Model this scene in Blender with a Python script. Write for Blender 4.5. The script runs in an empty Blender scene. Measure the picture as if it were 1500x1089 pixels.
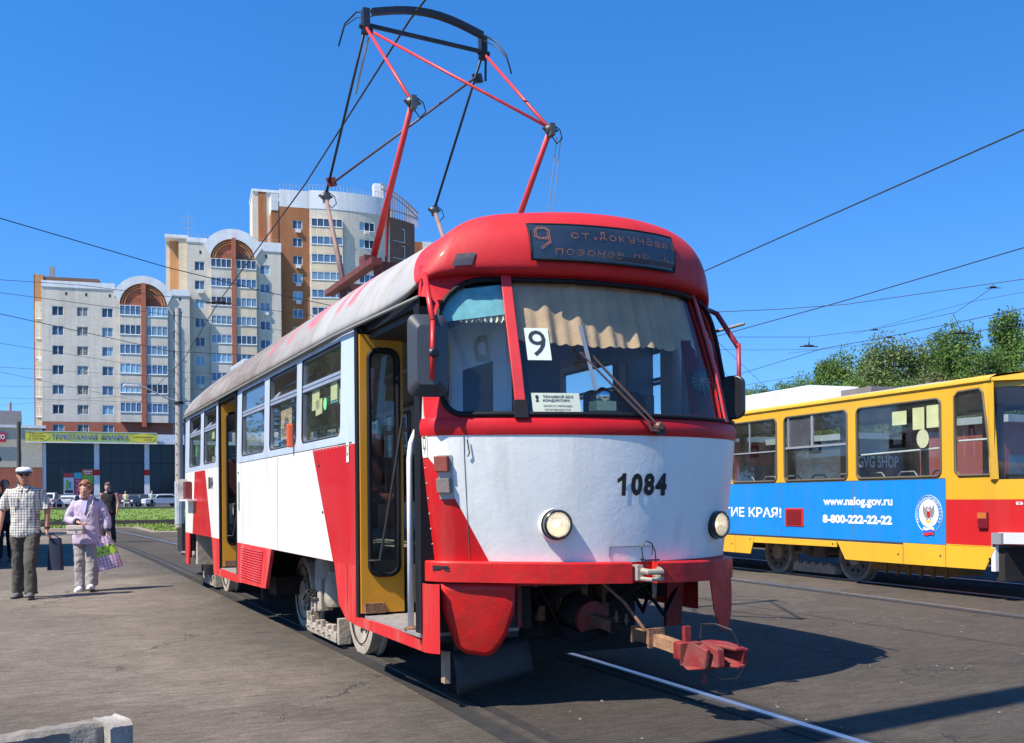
import bpy, math, random
import numpy as np
from mathutils import Vector, Matrix
random.seed(7)
SC = bpy.context.scene
COL = SC.collection
rad = math.radians

# ---------------------------------------------------------------- camera
YAW, PITCH, ROLL = rad(25.389), rad(.305), rad(-.508)
CAMP = Vector((-3.2644, -7.9657, 1.2623))
Fv = Vector((math.sin(YAW)*math.cos(PITCH), math.cos(YAW)*math.cos(PITCH), math.sin(PITCH)))
Rv = Vector((math.cos(YAW), -math.sin(YAW), 0)); Uv = Rv.cross(Fv)
R2 = Rv*math.cos(ROLL) + Uv*math.sin(ROLL); U2 = R2.cross(Fv)
cam = bpy.data.objects.new('camera', bpy.data.cameras.new('camera'))
COL.objects.link(cam)
mw = Matrix(((R2.x, U2.x, -Fv.x, CAMP.x), (R2.y, U2.y, -Fv.y, CAMP.y), (R2.z, U2.z, -Fv.z, CAMP.z), (0, 0, 0, 1)))
cam.matrix_world = mw
cam.data.sensor_width = 36; cam.data.sensor_fit = 'HORIZONTAL'
cam.data.lens = 1484.67/1500*36
cam.data.shift_y = 176.34/1500
cam.data.clip_start = .05; cam.data.clip_end = 6000
SC.camera = cam
# ---------------------------------------------------------------- world, sun
SUN = Vector((-.75, -.17, 1)).normalized()
world = bpy.data.worlds.new('World'); SC.world = world; world.use_nodes = True
nt = world.node_tree; nt.nodes.clear()
sky = nt.nodes.new('ShaderNodeTexSky'); sky.sky_type = 'NISHITA'; sky.sun_disc = False
sky.sun_elevation = math.asin(SUN.z); sky.sun_rotation = math.atan2(SUN.x, SUN.y)
sky.altitude = 0; sky.air_density = 1.0; sky.dust_density = 0; sky.ozone_density = 2.2
hsv = nt.nodes.new('ShaderNodeHueSaturation'); hsv.inputs['Saturation'].default_value = 1.37; hsv.inputs['Hue'].default_value = .507
# clear summer sky: the pale band at the horizon is kept thin by looking the sky up a little higher everywhere
tcw = nt.nodes.new('ShaderNodeTexCoord'); mpw = nt.nodes.new('ShaderNodeMapping'); mpw.inputs['Location'].default_value = (0, 0, .15)
nt.links.new(tcw.outputs['Generated'], mpw.inputs[0])
nrm = nt.nodes.new('ShaderNodeVectorMath'); nrm.operation = 'NORMALIZE'; nt.links.new(mpw.outputs[0], nrm.inputs[0]); nt.links.new(nrm.outputs[0], sky.inputs[0])
bg = nt.nodes.new('ShaderNodeBackground'); bg.inputs[1].default_value = .135
wo = nt.nodes.new('ShaderNodeOutputWorld')
nt.links.new(sky.outputs[0], hsv.inputs['Color']); nt.links.new(hsv.outputs[0], bg.inputs[0]); nt.links.new(bg.outputs[0], wo.inputs[0])
sl = bpy.data.lights.new('sun', 'SUN'); sl.energy = 4.5; sl.angle = rad(.5); sl.color = (1, .93, .82)
so = bpy.data.objects.new('sun', sl); COL.objects.link(so)
so.rotation_euler = SUN.to_track_quat('Z', 'Y').to_euler()
SC.view_settings.view_transform = 'Standard'; SC.view_settings.look = 'None'
SC.view_settings.exposure = .9; SC.view_settings.gamma = 1; SC.view_settings.use_curve_mapping = False
SC.cycles.max_bounces = 6; SC.cycles.transparent_max_bounces = 24; SC.cycles.glossy_bounces = 3; SC.cycles.diffuse_bounces = 3

# ---------------------------------------------------------------- helpers
def un(u, v, ax, val):
    r = Fv + R2*((u-750)/1484.67) - U2*((v-544.5-176.34)/1484.67)
    i = 'xyz'.index(ax)
    return CAMP + r*((val-CAMP[i])/r[i])

class MB:
    def __init__(s): s.v = []; s.f = []; s.mi = []; s.m = 0
    def add(s, vs, fs):
        n = len(s.v); s.v += [tuple(p) for p in vs]
        for f in fs: s.f.append(tuple(n+i for i in f)); s.mi.append(s.m)
        return s
    def box(s, x0, x1, y0, y1, z0, z1, M=None):
        vs = [(x, y, z) for z in (z0, z1) for y in (y0, y1) for x in (x0, x1)]
        if M: vs = [M @ Vector(p) for p in vs]
        return s.add(vs, [(0, 2, 3, 1), (4, 5, 7, 6), (0, 1, 5, 4), (2, 6, 7, 3), (0, 4, 6, 2), (1, 3, 7, 5)])
    def beam(s, a, b, w, h=None, up=(0, 0, 1)):
        a, b = Vector(a), Vector(b); d = b-a; h = h or w
        q = d.to_track_quat('Y', 'Z'); L = d.length
        M = Matrix.Translation(a) @ q.to_matrix().to_4x4()
        return s.box(-w/2, w/2, 0, L, -h/2, h/2, M)
    def tube(s, pts, r, seg=8, cap=True, closed=False, ell=None):
        pts = [Vector(p) for p in pts]; n = len(pts)
        rs = r if isinstance(r, (list, tuple)) else [r]*n
        ref = None; rings = []
        for i, p in enumerate(pts):
            if closed: t = pts[(i+1) % n]-pts[i-1]
            else: t = pts[min(i+1, n-1)]-pts[max(i-1, 0)]
            if t.length < 1e-9: t = Vector((0, 0, 1))
            t.normalize()
            if ref is None:
                ref = Vector((0, 0, 1)) if abs(t.z) < .9 else Vector((1, 0, 0))
            ref = (ref-t*ref.dot(t))
            if ref.length < 1e-6: ref = t.orthogonal()
            ref.normalize(); b = t.cross(ref)
            rr = rs[i]; ra, rb = (rr if isinstance(rr, (list, tuple)) else (rr, rr))
            rings.append([p + ref*(math.cos(2*math.pi*k/seg)*ra) + b*(math.sin(2*math.pi*k/seg)*rb) for k in range(seg)])
        vs = [q for g in rings for q in g]; fs = []
        for i in range(n if closed else n-1):
            j = (i+1) % n
            for k in range(seg):
                fs.append((i*seg+k, i*seg+(k+1) % seg, j*seg+(k+1) % seg, j*seg+k))
        if cap and not closed:
            fs.append(tuple(range(seg-1, -1, -1))); fs.append(tuple((n-1)*seg+k for k in range(seg)))
        return s.add(vs, fs)
    def cyl(s, a, b, r, seg=16, r2=None):
        return s.tube([a, b], [r, r if r2 is None else r2], seg)
    def lathe(s, prof, axis_o, axis_d, seg=24, cap=True):
        "prof: list of (radius, offset along axis)"
        o = Vector(axis_o); d = Vector(axis_d).normalized(); u = d.orthogonal().normalized(); w = d.cross(u)
        vs = []; fs = []
        for r, h in prof:
            for k in range(seg):
                a = 2*math.pi*k/seg; vs.append(o+d*h+u*(r*math.cos(a))+w*(r*math.sin(a)))
        for i in range(len(prof)-1):
            for k in range(seg): fs.append((i*seg+k, i*seg+(k+1) % seg, (i+1)*seg+(k+1) % seg, (i+1)*seg+k))
        if cap:
            fs.append(tuple(range(seg-1, -1, -1))); fs.append(tuple((len(prof)-1)*seg+k for k in range(seg)))
        return s.add(vs, fs)
    def prism(s, poly, ext):
        "poly: list of 3D points (planar), ext: extrusion vector"
        n = len(poly); e = Vector(ext); P = [Vector(p) for p in poly]
        vs = P+[p+e for p in P]
        fs = [tuple(range(n-1, -1, -1)), tuple(range(n, 2*n))]+[(i, (i+1) % n, n+(i+1) % n, n+i) for i in range(n)]
        return s.add(vs, fs)
    def grid(s, fn, us, vs_):
        n, m = len(us), len(vs_)
        vv = [fn(u, v) for v in vs_ for u in us]
        return s.add(vv, [(j*n+i, j*n+i+1, (j+1)*n+i+1, (j+1)*n+i) for j in range(m-1) for i in range(n-1)])
    def ring(s, fn, rect, hole, nr=2, depth=None):
        "panel over rect (u0,u1,v0,v1) with a star-shaped hole (list of uv), mapped by fn(u,v,off)"
        u0, u1, v0, v1 = rect
        cx = sum(p[0] for p in hole)/len(hole); cy = sum(p[1] for p in hole)/len(hole)
        H = [(math.atan2(p[1]-cy, p[0]-cx), p) for p in hole]; H.sort()
        def outer(a):
            dx, dy = math.cos(a), math.sin(a); t = 1e9
            if dx > 1e-9: t = min(t, (u1-cx)/dx)
            if dx < -1e-9: t = min(t, (u0-cx)/dx)
            if dy > 1e-9: t = min(t, (v1-cy)/dy)
            if dy < -1e-9: t = min(t, (v0-cy)/dy)
            return (cx+dx*t, cy+dy*t)
        def inner(a):
            n = len(H)
            for i in range(n):
                a0, p0 = H[i]; a1, p1 = H[(i+1) % n]
                if i == n-1: a1 += 2*math.pi
                aa = a if a >= a0 else a+2*math.pi
                if a0-1e-9 <= aa <= a1+1e-9:
                    ex, ey = p1[0]-p0[0], p1[1]-p0[1]; dx, dy = math.cos(a), math.sin(a)
                    den = dx*ey-dy*ex
                    if abs(den) < 1e-12: return p0
                    t = ((p0[0]-cx)*ey-(p0[1]-cy)*ex)/den
                    return (cx+dx*t, cy+dy*t)
            return H[0][1]
        A = [h[0] for h in H]+[math.atan2(y-cy, x-cx) for x in (u0, u1) for y in (v0, v1)]
        A += [2*math.pi*k/40-math.pi for k in range(40)]
        A = sorted(set(round(a, 6) for a in A)); 
        I = [inner(a) for a in A]; O = [outer(a) for a in A]; n = len(A)
        vv = []
        for j in range(nr+1):
            t = j/nr
            vv += [fn(i_[0]*(1-t)+o_[0]*t, i_[1]*(1-t)+o_[1]*t, 0) for i_, o_ in zip(I, O)]
        fs = [(j*n+i, j*n+(i+1) % n, (j+1)*n+(i+1) % n, (j+1)*n+i) for j in range(nr) for i in range(n)]
        if depth:
            k0 = len(vv); vv += [fn(i_[0], i_[1], depth) for i_ in I]
            fs += [(i, k0+i, k0+(i+1) % n, (i+1) % n) for i in range(n)]
        return s.add(vv, fs)
    def build(s, name, mats, parent=None, smooth=False, loc=None, bevel=0, mods=None):
        me = bpy.data.meshes.new(name); me.from_pydata(s.v, [], s.f)
        mats = mats if isinstance(mats, (list, tuple)) else [mats]
        for m in mats: me.materials.append(m)
        if len(mats) > 1: me.polygons.foreach_set('material_index', s.mi)
        me.update(); me.validate()
        if smooth:
            me.polygons.foreach_set('use_smooth', [True]*len(me.polygons))
            if isinstance(smooth, (int, float)) and smooth is not True:
                me.set_sharp_from_angle(angle=rad(smooth))
        o = bpy.data.objects.new(name, me); COL.objects.link(o)
        if parent: o.parent = parent
        if loc: o.location = loc
        if bevel:
            b = o.modifiers.new('b', 'BEVEL'); b.width = bevel; b.segments = 2; b.limit_method = 'ANGLE'; b.harden_normals = False
        return o

def tag(o, label=None, cat=None, group=None, kind=None):
    if label: o['label'] = label
    if cat: o['category'] = cat
    if group: o['group'] = group
    if kind: o['kind'] = kind
    return o
def empty(name, loc=(0, 0, 0), rz=0, label=None, cat=None, group=None):
    o = bpy.data.objects.new(name, None); COL.objects.link(o); o.location = loc; o.rotation_euler = (0, 0, rz)
    o.empty_display_size = .1
    return tag(o, label, cat, group)
def kids(o): return [c for c in bpy.data.objects if c.parent == o]
def copy_tree(o, loc=None, rz=None, parent=None):
    c = o.copy(); COL.objects.link(c)
    if parent: c.parent = parent
    if loc is not None: c.location = loc
    if rz is not None: c.rotation_euler = (0, 0, rz)
    for ch in kids(o): copy_tree(ch, parent=c)
    return c
def rrect(u0, u1, v0, v1, r=.05, n=5, rs=None):
    rs = rs or [r]*4   # bl, br, tr, tl
    out = []
    for (cx, cy, a0, rr) in ((u0, v0, 180, rs[0]), (u1, v0, 270, rs[1]), (u1, v1, 0, rs[2]), (u0, v1, 90, rs[3])):
        sx = cx+rr if cx == u0 else cx-rr; sy = cy+rr if cy == v0 else cy-rr
        if rr < 1e-5: out.append((cx, cy)); continue
        for k in range(n+1):
            a = rad(a0+90*k/n); out.append((sx+rr*math.cos(a), sy+rr*math.sin(a)))
    return out
_tc = {}
def text_arrays(body, bold=0., spacing=1.0):
    k = (body, bold, spacing)
    if k in _tc: return _tc[k]
    c = bpy.data.curves.new('t', 'FONT'); c.body = body; c.offset = bold; c.resolution_u = 3; c.space_character = spacing
    o = bpy.data.objects.new('t', c); me = bpy.data.meshes.new_from_object(o)
    v = [(p.co.x, p.co.y) for p in me.vertices]; f = [tuple(p.vertices) for p in me.polygons]
    bpy.data.objects.remove(o); bpy.data.curves.remove(c); bpy.data.meshes.remove(me)
    xs = [p[0] for p in v]; ys = [p[1] for p in v]
    x0, x1, y0, y1 = min(xs), max(xs), min(ys), max(ys)
    v = [((p[0]-x0)/(x1-x0), (p[1]-y0)/(y1-y0)) for p in v]
    _tc[k] = (v, f); return _tc[k]
def text_on(name, body, fn, u0, u1, v0, v1, mat, parent, bold=.01, spacing=1.0, mb=None):
    "fn(u,v) -> 3D point; text stretched to fill the box"
    v, f = text_arrays(body, bold, spacing)
    vs = [fn(u0+(u1-u0)*a, v0+(v1-v0)*b) for a, b in v]
    if mb is not None: mb.add(vs, f); return None
    return MB().add(vs, f).build(name, mat, parent)

# ---------------------------------------------------------------- materials
def _new(name):
    m = bpy.data.materials.new(name); m.use_nodes = True
    n = m.node_tree; b = n.nodes['Principled BSDF']; return m, n, b
def rgb(c): return (c[0], c[1], c[2], 1)
_mc = {}
def noise(n, scale, detail=4, rough=.6, coord=None, dist=0, vec=None):
    t = n.nodes.new('ShaderNodeTexNoise'); t.inputs['Scale'].default_value = scale; t.inputs['Detail'].default_value = detail
    t.inputs['Roughness'].default_value = rough; t.inputs['Distortion'].default_value = dist
    if coord: n.links.new(coord, t.inputs['Vector'])
    return t
def ramp(n, src, a, b, c0=(0, 0, 0), c1=(1, 1, 1)):
    r = n.nodes.new('ShaderNodeValToRGB'); r.color_ramp.elements[0].position = a; r.color_ramp.elements[1].position = b
    r.color_ramp.elements[0].color = rgb(c0); r.color_ramp.elements[1].color = rgb(c1)
    n.links.new(src, r.inputs[0]); return r
def mixc(n, fac, a, b, mode='MIX'):
    m = n.nodes.new('ShaderNodeMix'); m.data_type = 'RGBA'; m.blend_type = mode
    for sock, val in ((m.inputs[0], fac), (m.inputs[6], a), (m.inputs[7], b)):
        if hasattr(val, 'is_linked') or hasattr(val, 'node'): n.links.new(val, sock)
        elif isinstance(val, (int, float)): sock.default_value = val
        else: sock.default_value = rgb(val)
    return m.outputs[2]
def math_(n, op, a, b=0., clamp=False):
    m = n.nodes.new('ShaderNodeMath'); m.operation = op; m.use_clamp = clamp
    for i, val in enumerate((a, b)):
        if hasattr(val, 'node'): n.links.new(val, m.inputs[i])
        else: m.inputs[i].default_value = val
    return m.outputs[0]
def coords(n, scale=None, kind='Object'):
    t = n.nodes.new('ShaderNodeTexCoord')
    if not scale: return t.outputs[kind]
    mp = n.nodes.new('ShaderNodeMapping'); mp.inputs['Scale'].default_value = scale
    n.links.new(t.outputs[kind], mp.inputs[0]); return mp.outputs[0]
def bump(n, b, h, strength, dist=.01):
    k = n.nodes.new('ShaderNodeBump'); k.inputs['Strength'].default_value = strength; k.inputs['Distance'].default_value = dist
    n.links.new(h, k.inputs['Height']); n.links.new(k.outputs[0], b.inputs['Normal'])
def mat(name, c, rough=.5, metal=0., var=.12, vs=3., bmp=0., bs=30., spec=.5, dirt=0., dc=(.13, .10, .07), ds=2.5, coat=0., alpha=None, emit=None, stretch=None):
    if name in _mc: return _mc[name]
    m, n, b = _new(name)
    co = coords(n, stretch)
    nz = noise(n, vs, 5, .6, co)
    lo = tuple(max(0, x*(1-var)) for x in c); hi = tuple(min(1, x*(1+var)) for x in c)
    r = ramp(n, nz.outputs[0], .3, .7, lo, hi); out = r.outputs[0]
    if dirt:
        d = noise(n, ds, 8, .7, co, .3); dr = ramp(n, d.outputs[0], .5-.12*dirt, .78-.15*dirt)
        f = math_(n, 'MULTIPLY', dr.outputs[0], min(1, dirt)); out = mixc(n, f, out, dc)
        rr = math_(n, 'ADD', math_(n, 'MULTIPLY', f, .35), rough, True); n.links.new(rr, b.inputs['Roughness'])
    else: b.inputs['Roughness'].default_value = rough
    n.links.new(out, b.inputs['Base Color'])
    b.inputs['Metallic'].default_value = metal; b.inputs['Specular IOR Level'].default_value = spec
    if coat: b.inputs['Coat Weight'].default_value = coat; b.inputs['Coat Roughness'].default_value = .08
    if bmp: bn = noise(n, bs, 3, .6, co); bump(n, b, bn.outputs[0], bmp)
    if emit: b.inputs['Emission Color'].default_value = rgb(emit[0]); b.inputs['Emission Strength'].default_value = emit[1]
    _mc[name] = m; return m
def glass(name, tint=(.85, .92, .9), refl=1.0, dust=.03, dustc=(.5, .5, .45)):
    if name in _mc: return _mc[name]
    m, n, b = _new(name); n.nodes.remove(b); o = n.nodes['Material Output']
    tr = n.nodes.new('ShaderNodeBsdfTransparent'); tr.inputs[0].default_value = rgb(tint)
    gl = n.nodes.new('ShaderNodeBsdfGlossy'); gl.inputs['Roughness'].default_value = .02; gl.inputs[0].default_value = (1, 1, 1, 1)
    fr = n.nodes.new('ShaderNodeFresnel'); fr.inputs[0].default_value = 1.5
    # both sides of a pane reflect; the same value from inside and outside
    ge = n.nodes.new('ShaderNodeNewGeometry'); 
    lw = n.nodes.new('ShaderNodeLayerWeight'); lw.inputs[0].default_value = .5
    f3 = math_(n, 'POWER', lw.outputs['Facing'], 4.0)
    f = math_(n, 'ADD', math_(n, 'MULTIPLY', f3, .9*refl), .075*refl, True)
    co = coords(n); nz = noise(n, 2.2, 4, .6, co)
    bp = n.nodes.new('ShaderNodeBump'); bp.inputs['Strength'].default_value = .04; bp.inputs['Distance'].default_value = .02
    nz2 = noise(n, 1.6, 1, .5, co); n.links.new(nz2.outputs[0], bp.inputs['Height']); n.links.new(bp.outputs[0], gl.inputs['Normal'])
    mx = n.nodes.new('ShaderNodeMixShader'); n.links.new(f, mx.inputs[0]); n.links.new(tr.outputs[0], mx.inputs[1]); n.links.new(gl.outputs[0], mx.inputs[2])
    df = n.nodes.new('ShaderNodeBsdfDiffuse'); df.inputs[0].default_value = rgb(dustc)
    dr = ramp(n, nz.outputs[0], .35, .8, (dust*.4,)*3, (dust*2.2,)*3)
    m2 = n.nodes.new('ShaderNodeMixShader'); n.links.new(dr.outputs[0], m2.inputs[0]); n.links.new(mx.outputs[0], m2.inputs[1]); n.links.new(df.outputs[0], m2.inputs[2])
    n.links.new(m2.outputs[0], o.inputs[0]); _mc[name] = m; return m
def plane_mask(n, co, a, b, c, d, soft=.004):
    "1 where a*x+b*y+c*z+d > 0"
    dp = n.nodes.new('ShaderNodeVectorMath'); dp.operation = 'DOT_PRODUCT'; n.links.new(co, dp.inputs[0]); dp.inputs[1].default_value = (a, b, c)
    v = math_(n, 'ADD', dp.outputs['Value'], d)
    return math_(n, 'DIVIDE', v, soft, True)
def livery(name, base, regions, rough=.35, dirt=.25, coat=.25, bmp=.12, var=.04, dc=(.16, .13, .10), chips=0.):
    "regions: list of (colour, [(a,b,c,d)...]) painted in turn where every half-space holds"
    m, n, b = _new(name); co = coords(n)
    cur = base; first = True
    for col, planes in regions:
        f = None
        for p in planes:
            k = plane_mask(n, co, *p); f = k if f is None else math_(n, 'MULTIPLY', f, k)
        cur = mixc(n, f, cur, col)
    if not hasattr(cur, 'node'):
        q = n.nodes.new('ShaderNodeRGB'); q.outputs[0].default_value = rgb(cur); cur = q.outputs[0]
    nz = noise(n, 1.3, 6, .65, co); r = ramp(n, nz.outputs[0], .3, .75, (1-var*3,)*3, (1, 1, 1)); cur = mixc(n, 1.0, cur, r.outputs[0], 'MULTIPLY')
    st = noise(n, 1.0, 6, .7, coords(n, (4.5, 4.5, .5)), .4); sr = ramp(n, st.outputs[0], .48, .76)
    f = math_(n, 'MULTIPLY', sr.outputs[0], dirt)
    d2 = noise(n, 9, 8, .75, co, .2); d2r = ramp(n, d2.outputs[0], .62, .74); f = math_(n, 'ADD', f, math_(n, 'MULTIPLY', d2r.outputs[0], dirt*.5), True)
    cur = mixc(n, f, cur, dc)
    if chips:
        vz = noise(n, 38, 5, .7, co, .5); vr = ramp(n, vz.outputs[0], .66, .69); big = noise(n, 1.4, 2, .5, co); br = ramp(n, big.outputs[0], .5, .6)
        cur = mixc(n, math_(n, 'MULTIPLY', math_(n, 'MULTIPLY', vr.outputs[0], br.outputs[0]), chips), cur, (.10, .06, .04))
    n.links.new(cur, b.inputs['Base Color'])
    rr = math_(n, 'ADD', math_(n, 'MULTIPLY', f, .5), rough, True); n.links.new(rr, b.inputs['Roughness'])
    b.inputs['Coat Weight'].default_value = coat; b.inputs['Coat Roughness'].default_value = .12; b.inputs['Specular IOR Level'].default_value = .32
    h = noise(n, 2.2, 4, .55, co); h2 = noise(n, 45, 2, .5, co)
    hh = math_(n, 'ADD', math_(n, 'MULTIPLY', h.outputs[0], .35), math_(n, 'MULTIPLY', h2.outputs[0], .04))
    bump(n, b, hh, bmp, .06)
    return m

WHITE = (.84, .84, .77); RED = (.56, .009, .013); SILL = (.52, .60, .70)
M_red = mat('red_paint', RED, .45, var=.14, bmp=.15, bs=14, dirt=.35, dc=(.10, .03, .02), coat=.05, spec=.3)
M_oldred = mat('old_red_paint', (.26, .016, .016), .55, var=.3, vs=9, bmp=.4, bs=30, dirt=.8, dc=(.09, .05, .035), ds=9)
M_panto = mat('pantograph_red', (.55, .03, .03), .45, var=.2, vs=12, dirt=.2, dc=(.15, .06, .05), ds=14)
M_rubber = mat('black_rubber', (.008, .008, .010), .6, var=.3, spec=.25)
M_black = mat('black_steel', (.012, .012, .013), .5, var=.35, bmp=.2)
M_under = mat('underfloor_steel', (.014, .012, .011), .85, var=.4, vs=6, bmp=.4)
M_dust = mat('dusty_steel', (.36, .31, .245), .92, var=.25, vs=7, bmp=.6, bs=25, dirt=.45, dc=(.10, .085, .07), ds=5)
M_rust = mat('rusty_steel', (.20, .10, .055), .85, var=.4, vs=14, bmp=.6, bs=40)
M_wood = mat('worn_timber', (.33, .21, .13), .85, var=.3, vs=10, bmp=.4, stretch=(1, .2, 1))
M_ochre = mat('ochre_door', (.62, .28, .018), .42, var=.08, dirt=.15, coat=.2)
M_grey = mat('grey_metal', (.32, .33, .34), .5, .3, var=.15)
M_chrome = mat('chrome', (.7, .7, .7), .18, 1.)
M_whitep = mat('white_enamel', (.75, .75, .73), .35, var=.05, dirt=.2, ds=12)
M_floor = mat('ribbed_floor', (.28, .26, .24), .7, .2, var=.2, vs=20, bmp=.5, bs=90)
M_int = mat('interior_panel', (.30, .29, .26), .6, var=.1)
M_intd = mat('dark_cab_lining', (.018, .020, .023), .6, var=.2)
M_paper = mat('paper', (.78, .77, .68), .8, var=.05)
M_ink = mat('black_print', (.012, .012, .014), .7)
M_curtain = mat('brown_curtain', (.46, .30, .17), .95, var=.2, vs=5, bmp=.3, bs=60)
M_glass = glass('window_glass', (.80, .87, .84), 1.0, .03)
M_wsglass = glass('windscreen_glass', (.90, .95, .95), .6, .012)
M_orange = mat('orange_lens', (.75, .10, .02), .25, coat=.5)
# ================================================================ ground
def gz(x, y):
    t = min(1, max(0, (y-58)/52)); t = t*t*(3-2*t); return .55*t
def ground_mat():
    m, n, b = _new('asphalt'); co = coords(n)
    big = noise(n, .35, 6, .6, co, .6); mid = noise(n, 2.6, 7, .68, co, .4); fine = noise(n, 55, 5, .8, co); agg = noise(n, 190, 2, .6, co)
    base = ramp(n, big.outputs[0], .3, .72, (.248, .212, .175), (.352, .305, .252)).outputs[0]
    r2 = ramp(n, mid.outputs[0], .3, .75, (.74, .73, .72), (1.10, 1.09, 1.08)); base = mixc(n, .9, base, r2.outputs[0], 'MULTIPLY')
    # darker oiled asphalt along and between the tracks, edge broken up by noise
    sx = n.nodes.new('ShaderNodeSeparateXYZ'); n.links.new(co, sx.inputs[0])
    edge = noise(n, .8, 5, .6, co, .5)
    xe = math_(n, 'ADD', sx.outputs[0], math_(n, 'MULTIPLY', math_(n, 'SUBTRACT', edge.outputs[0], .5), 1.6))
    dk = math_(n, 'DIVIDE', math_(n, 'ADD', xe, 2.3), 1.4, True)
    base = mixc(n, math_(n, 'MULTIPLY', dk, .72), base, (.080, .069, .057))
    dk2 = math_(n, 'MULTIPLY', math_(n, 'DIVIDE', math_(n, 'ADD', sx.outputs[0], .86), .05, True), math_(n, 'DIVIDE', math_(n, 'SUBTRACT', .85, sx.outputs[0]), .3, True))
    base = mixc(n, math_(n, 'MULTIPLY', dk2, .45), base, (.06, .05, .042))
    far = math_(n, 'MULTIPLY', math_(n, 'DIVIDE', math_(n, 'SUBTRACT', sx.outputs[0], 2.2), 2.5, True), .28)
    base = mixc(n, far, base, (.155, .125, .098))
    vc = n.nodes.new('ShaderNodeTexVoronoi'); vc.inputs['Scale'].default_value = .28; vc.inputs['Randomness'].default_value = .9; wq = noise(n, .9, 4, .6, co); wa = n.nodes.new('ShaderNodeVectorMath'); wa.operation = 'ADD'; n.links.new(co, wa.inputs[0]); n.links.new(wq.outputs[1], wa.inputs[1]); n.links.new(wa.outputs[0], vc.inputs['Vector'])
    sv = n.nodes.new('ShaderNodeSeparateColor'); n.links.new(vc.outputs['Color'], sv.inputs[0]); pr = ramp(n, sv.outputs[0], .1, .9, (.84, .83, .82), (1.08, 1.08, 1.08)); base = mixc(n, .9, base, pr.outputs[0], 'MULTIPLY')
    stn = noise(n, 4.5, 8, .78, coords(n, (.8, 3.2, 1)), .5); stm = ramp(n, stn.outputs[0], .34, .66, (.62, .60, .58), (1.20, 1.19, 1.17)); base = mixc(n, .9, base, stm.outputs[0], 'MULTIPLY')
    stf = noise(n, 15, 7, .8, coords(n, (.9, 2.6, 1)), .3); stg = ramp(n, stf.outputs[0], .36, .62, (.66, .65, .64), (1.16, 1.16, 1.15)); base = mixc(n, .9, base, stg.outputs[0], 'MULTIPLY')
    gr_ = noise(n, 12, 6, .75, co, .3); grr = ramp(n, gr_.outputs[0], .56, .66); base = mixc(n, math_(n, 'MULTIPLY', grr.outputs[0], .35), base, (.085, .068, .052))
    # oil spots, tar patches, cracks
    sp = noise(n, 1.7, 9, .78, co, 1.2); spr = ramp(n, sp.outputs[0], .60, .68); base = mixc(n, math_(n, 'MULTIPLY', spr.outputs[0], .5), base, (.06, .05, .045))
    vo = n.nodes.new('ShaderNodeTexVoronoi'); vo.feature = 'DISTANCE_TO_EDGE'; vo.inputs['Scale'].default_value = .55
    wv = n.nodes.new('ShaderNodeVectorMath'); wv.operation = 'ADD'; wn = noise(n, 1.5, 5, .7, co); n.links.new(co, wv.inputs[0]); n.links.new(wn.outputs[1], wv.inputs[1]); n.links.new(wv.outputs[0], vo.inputs['Vector'])
    cr = ramp(n, vo.outputs['Distance'], .0, .012, (1, 1, 1), (0, 0, 0)); cm = noise(n, .5, 3, .5, co); cmr = ramp(n, cm.outputs[0], .47, .53)
    crf = math_(n, 'MULTIPLY', cr.outputs[0], cmr.outputs[0])
    base = mixc(n, math_(n, 'MULTIPLY', crf, .85), base, (.05, .042, .036))
    fr = ramp(n, fine.outputs[0], .3, .7, (.58, .58, .58), (1.32, 1.3, 1.26)); base = mixc(n, .85, base, fr.outputs[0], 'MULTIPLY')
    ar = ramp(n, agg.outputs[0], .35, .72, (.62, .62, .62), (1.45, 1.45, 1.45)); base = mixc(n, .7, base, ar.outputs[0], 'MULTIPLY')
    n.links.new(base, b.inputs['Base Color']); b.inputs['Roughness'].default_value = .88; b.inputs['Specular IOR Level'].default_value = .3
    h = math_(n, 'ADD', math_(n, 'MULTIPLY', stf.outputs[0], .9), math_(n, 'MULTIPLY', fine.outputs[0], .6))
    h = math_(n, 'ADD', h, math_(n, 'MULTIPLY', mid.outputs[0], .5)); h = math_(n, 'ADD', h, math_(n, 'MULTIPLY', agg.outputs[0], .3))
    h = math_(n, 'SUBTRACT', h, math_(n, 'MULTIPLY', crf, .7))
    bump(n, b, h, .8, .03); return m
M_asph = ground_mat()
M_soil = mat('dry_soil', (.24, .19, .13), .95, var=.3, vs=1.5, bmp=.5, bs=12, dirt=.3, dc=(.07, .09, .03), ds=.7)
M_turf = mat('turf', (.15, .22, .04), .95, var=.35, vs=.6, bmp=.5, bs=8)
ys = [-60, -20, 0, 20, 40, 58]+[58+52*k/12 for k in range(1, 13)]+[300, 1500, 3000]
xs = [-1500, -300, -60, -20, 0, 20, 60, 300, 1500]
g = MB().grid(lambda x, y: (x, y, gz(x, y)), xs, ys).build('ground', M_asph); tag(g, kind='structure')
def sheet(name, x0, x1, y0, y1, dz, m, wob=.6, kind='structure'):
    k = MB(); us = [x0+(x1-x0)*i/40 for i in range(41)]; vs_ = [y0+(y1-y0)*j/14 for j in range(15)]
    rnd = random.Random(name)
    off0 = [rnd.uniform(-wob, wob) for _ in us]; off1 = [rnd.uniform(-wob, wob) for _ in us]
    def fn(u, v):
        i = min(40, max(0, round((u-x0)/(x1-x0)*40))); t = (v-y0)/(y1-y0); y = v+off0[i]*(1-t)+off1[i]*t
        return (u, y, gz(u, y)+dz)
    k.grid(fn, us, vs_); o = k.build(name, m); tag(o, kind=kind); return o
sheet('track_bed_soil', -40, 60, 43, 59, .004, M_soil)
sheet('lawn_ground', -60, 60, 58.5, 106, .008, M_turf)
sheet('verge_soil', 1.0, 3.4, 34, 43.5, .008, M_soil, .3)
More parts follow.
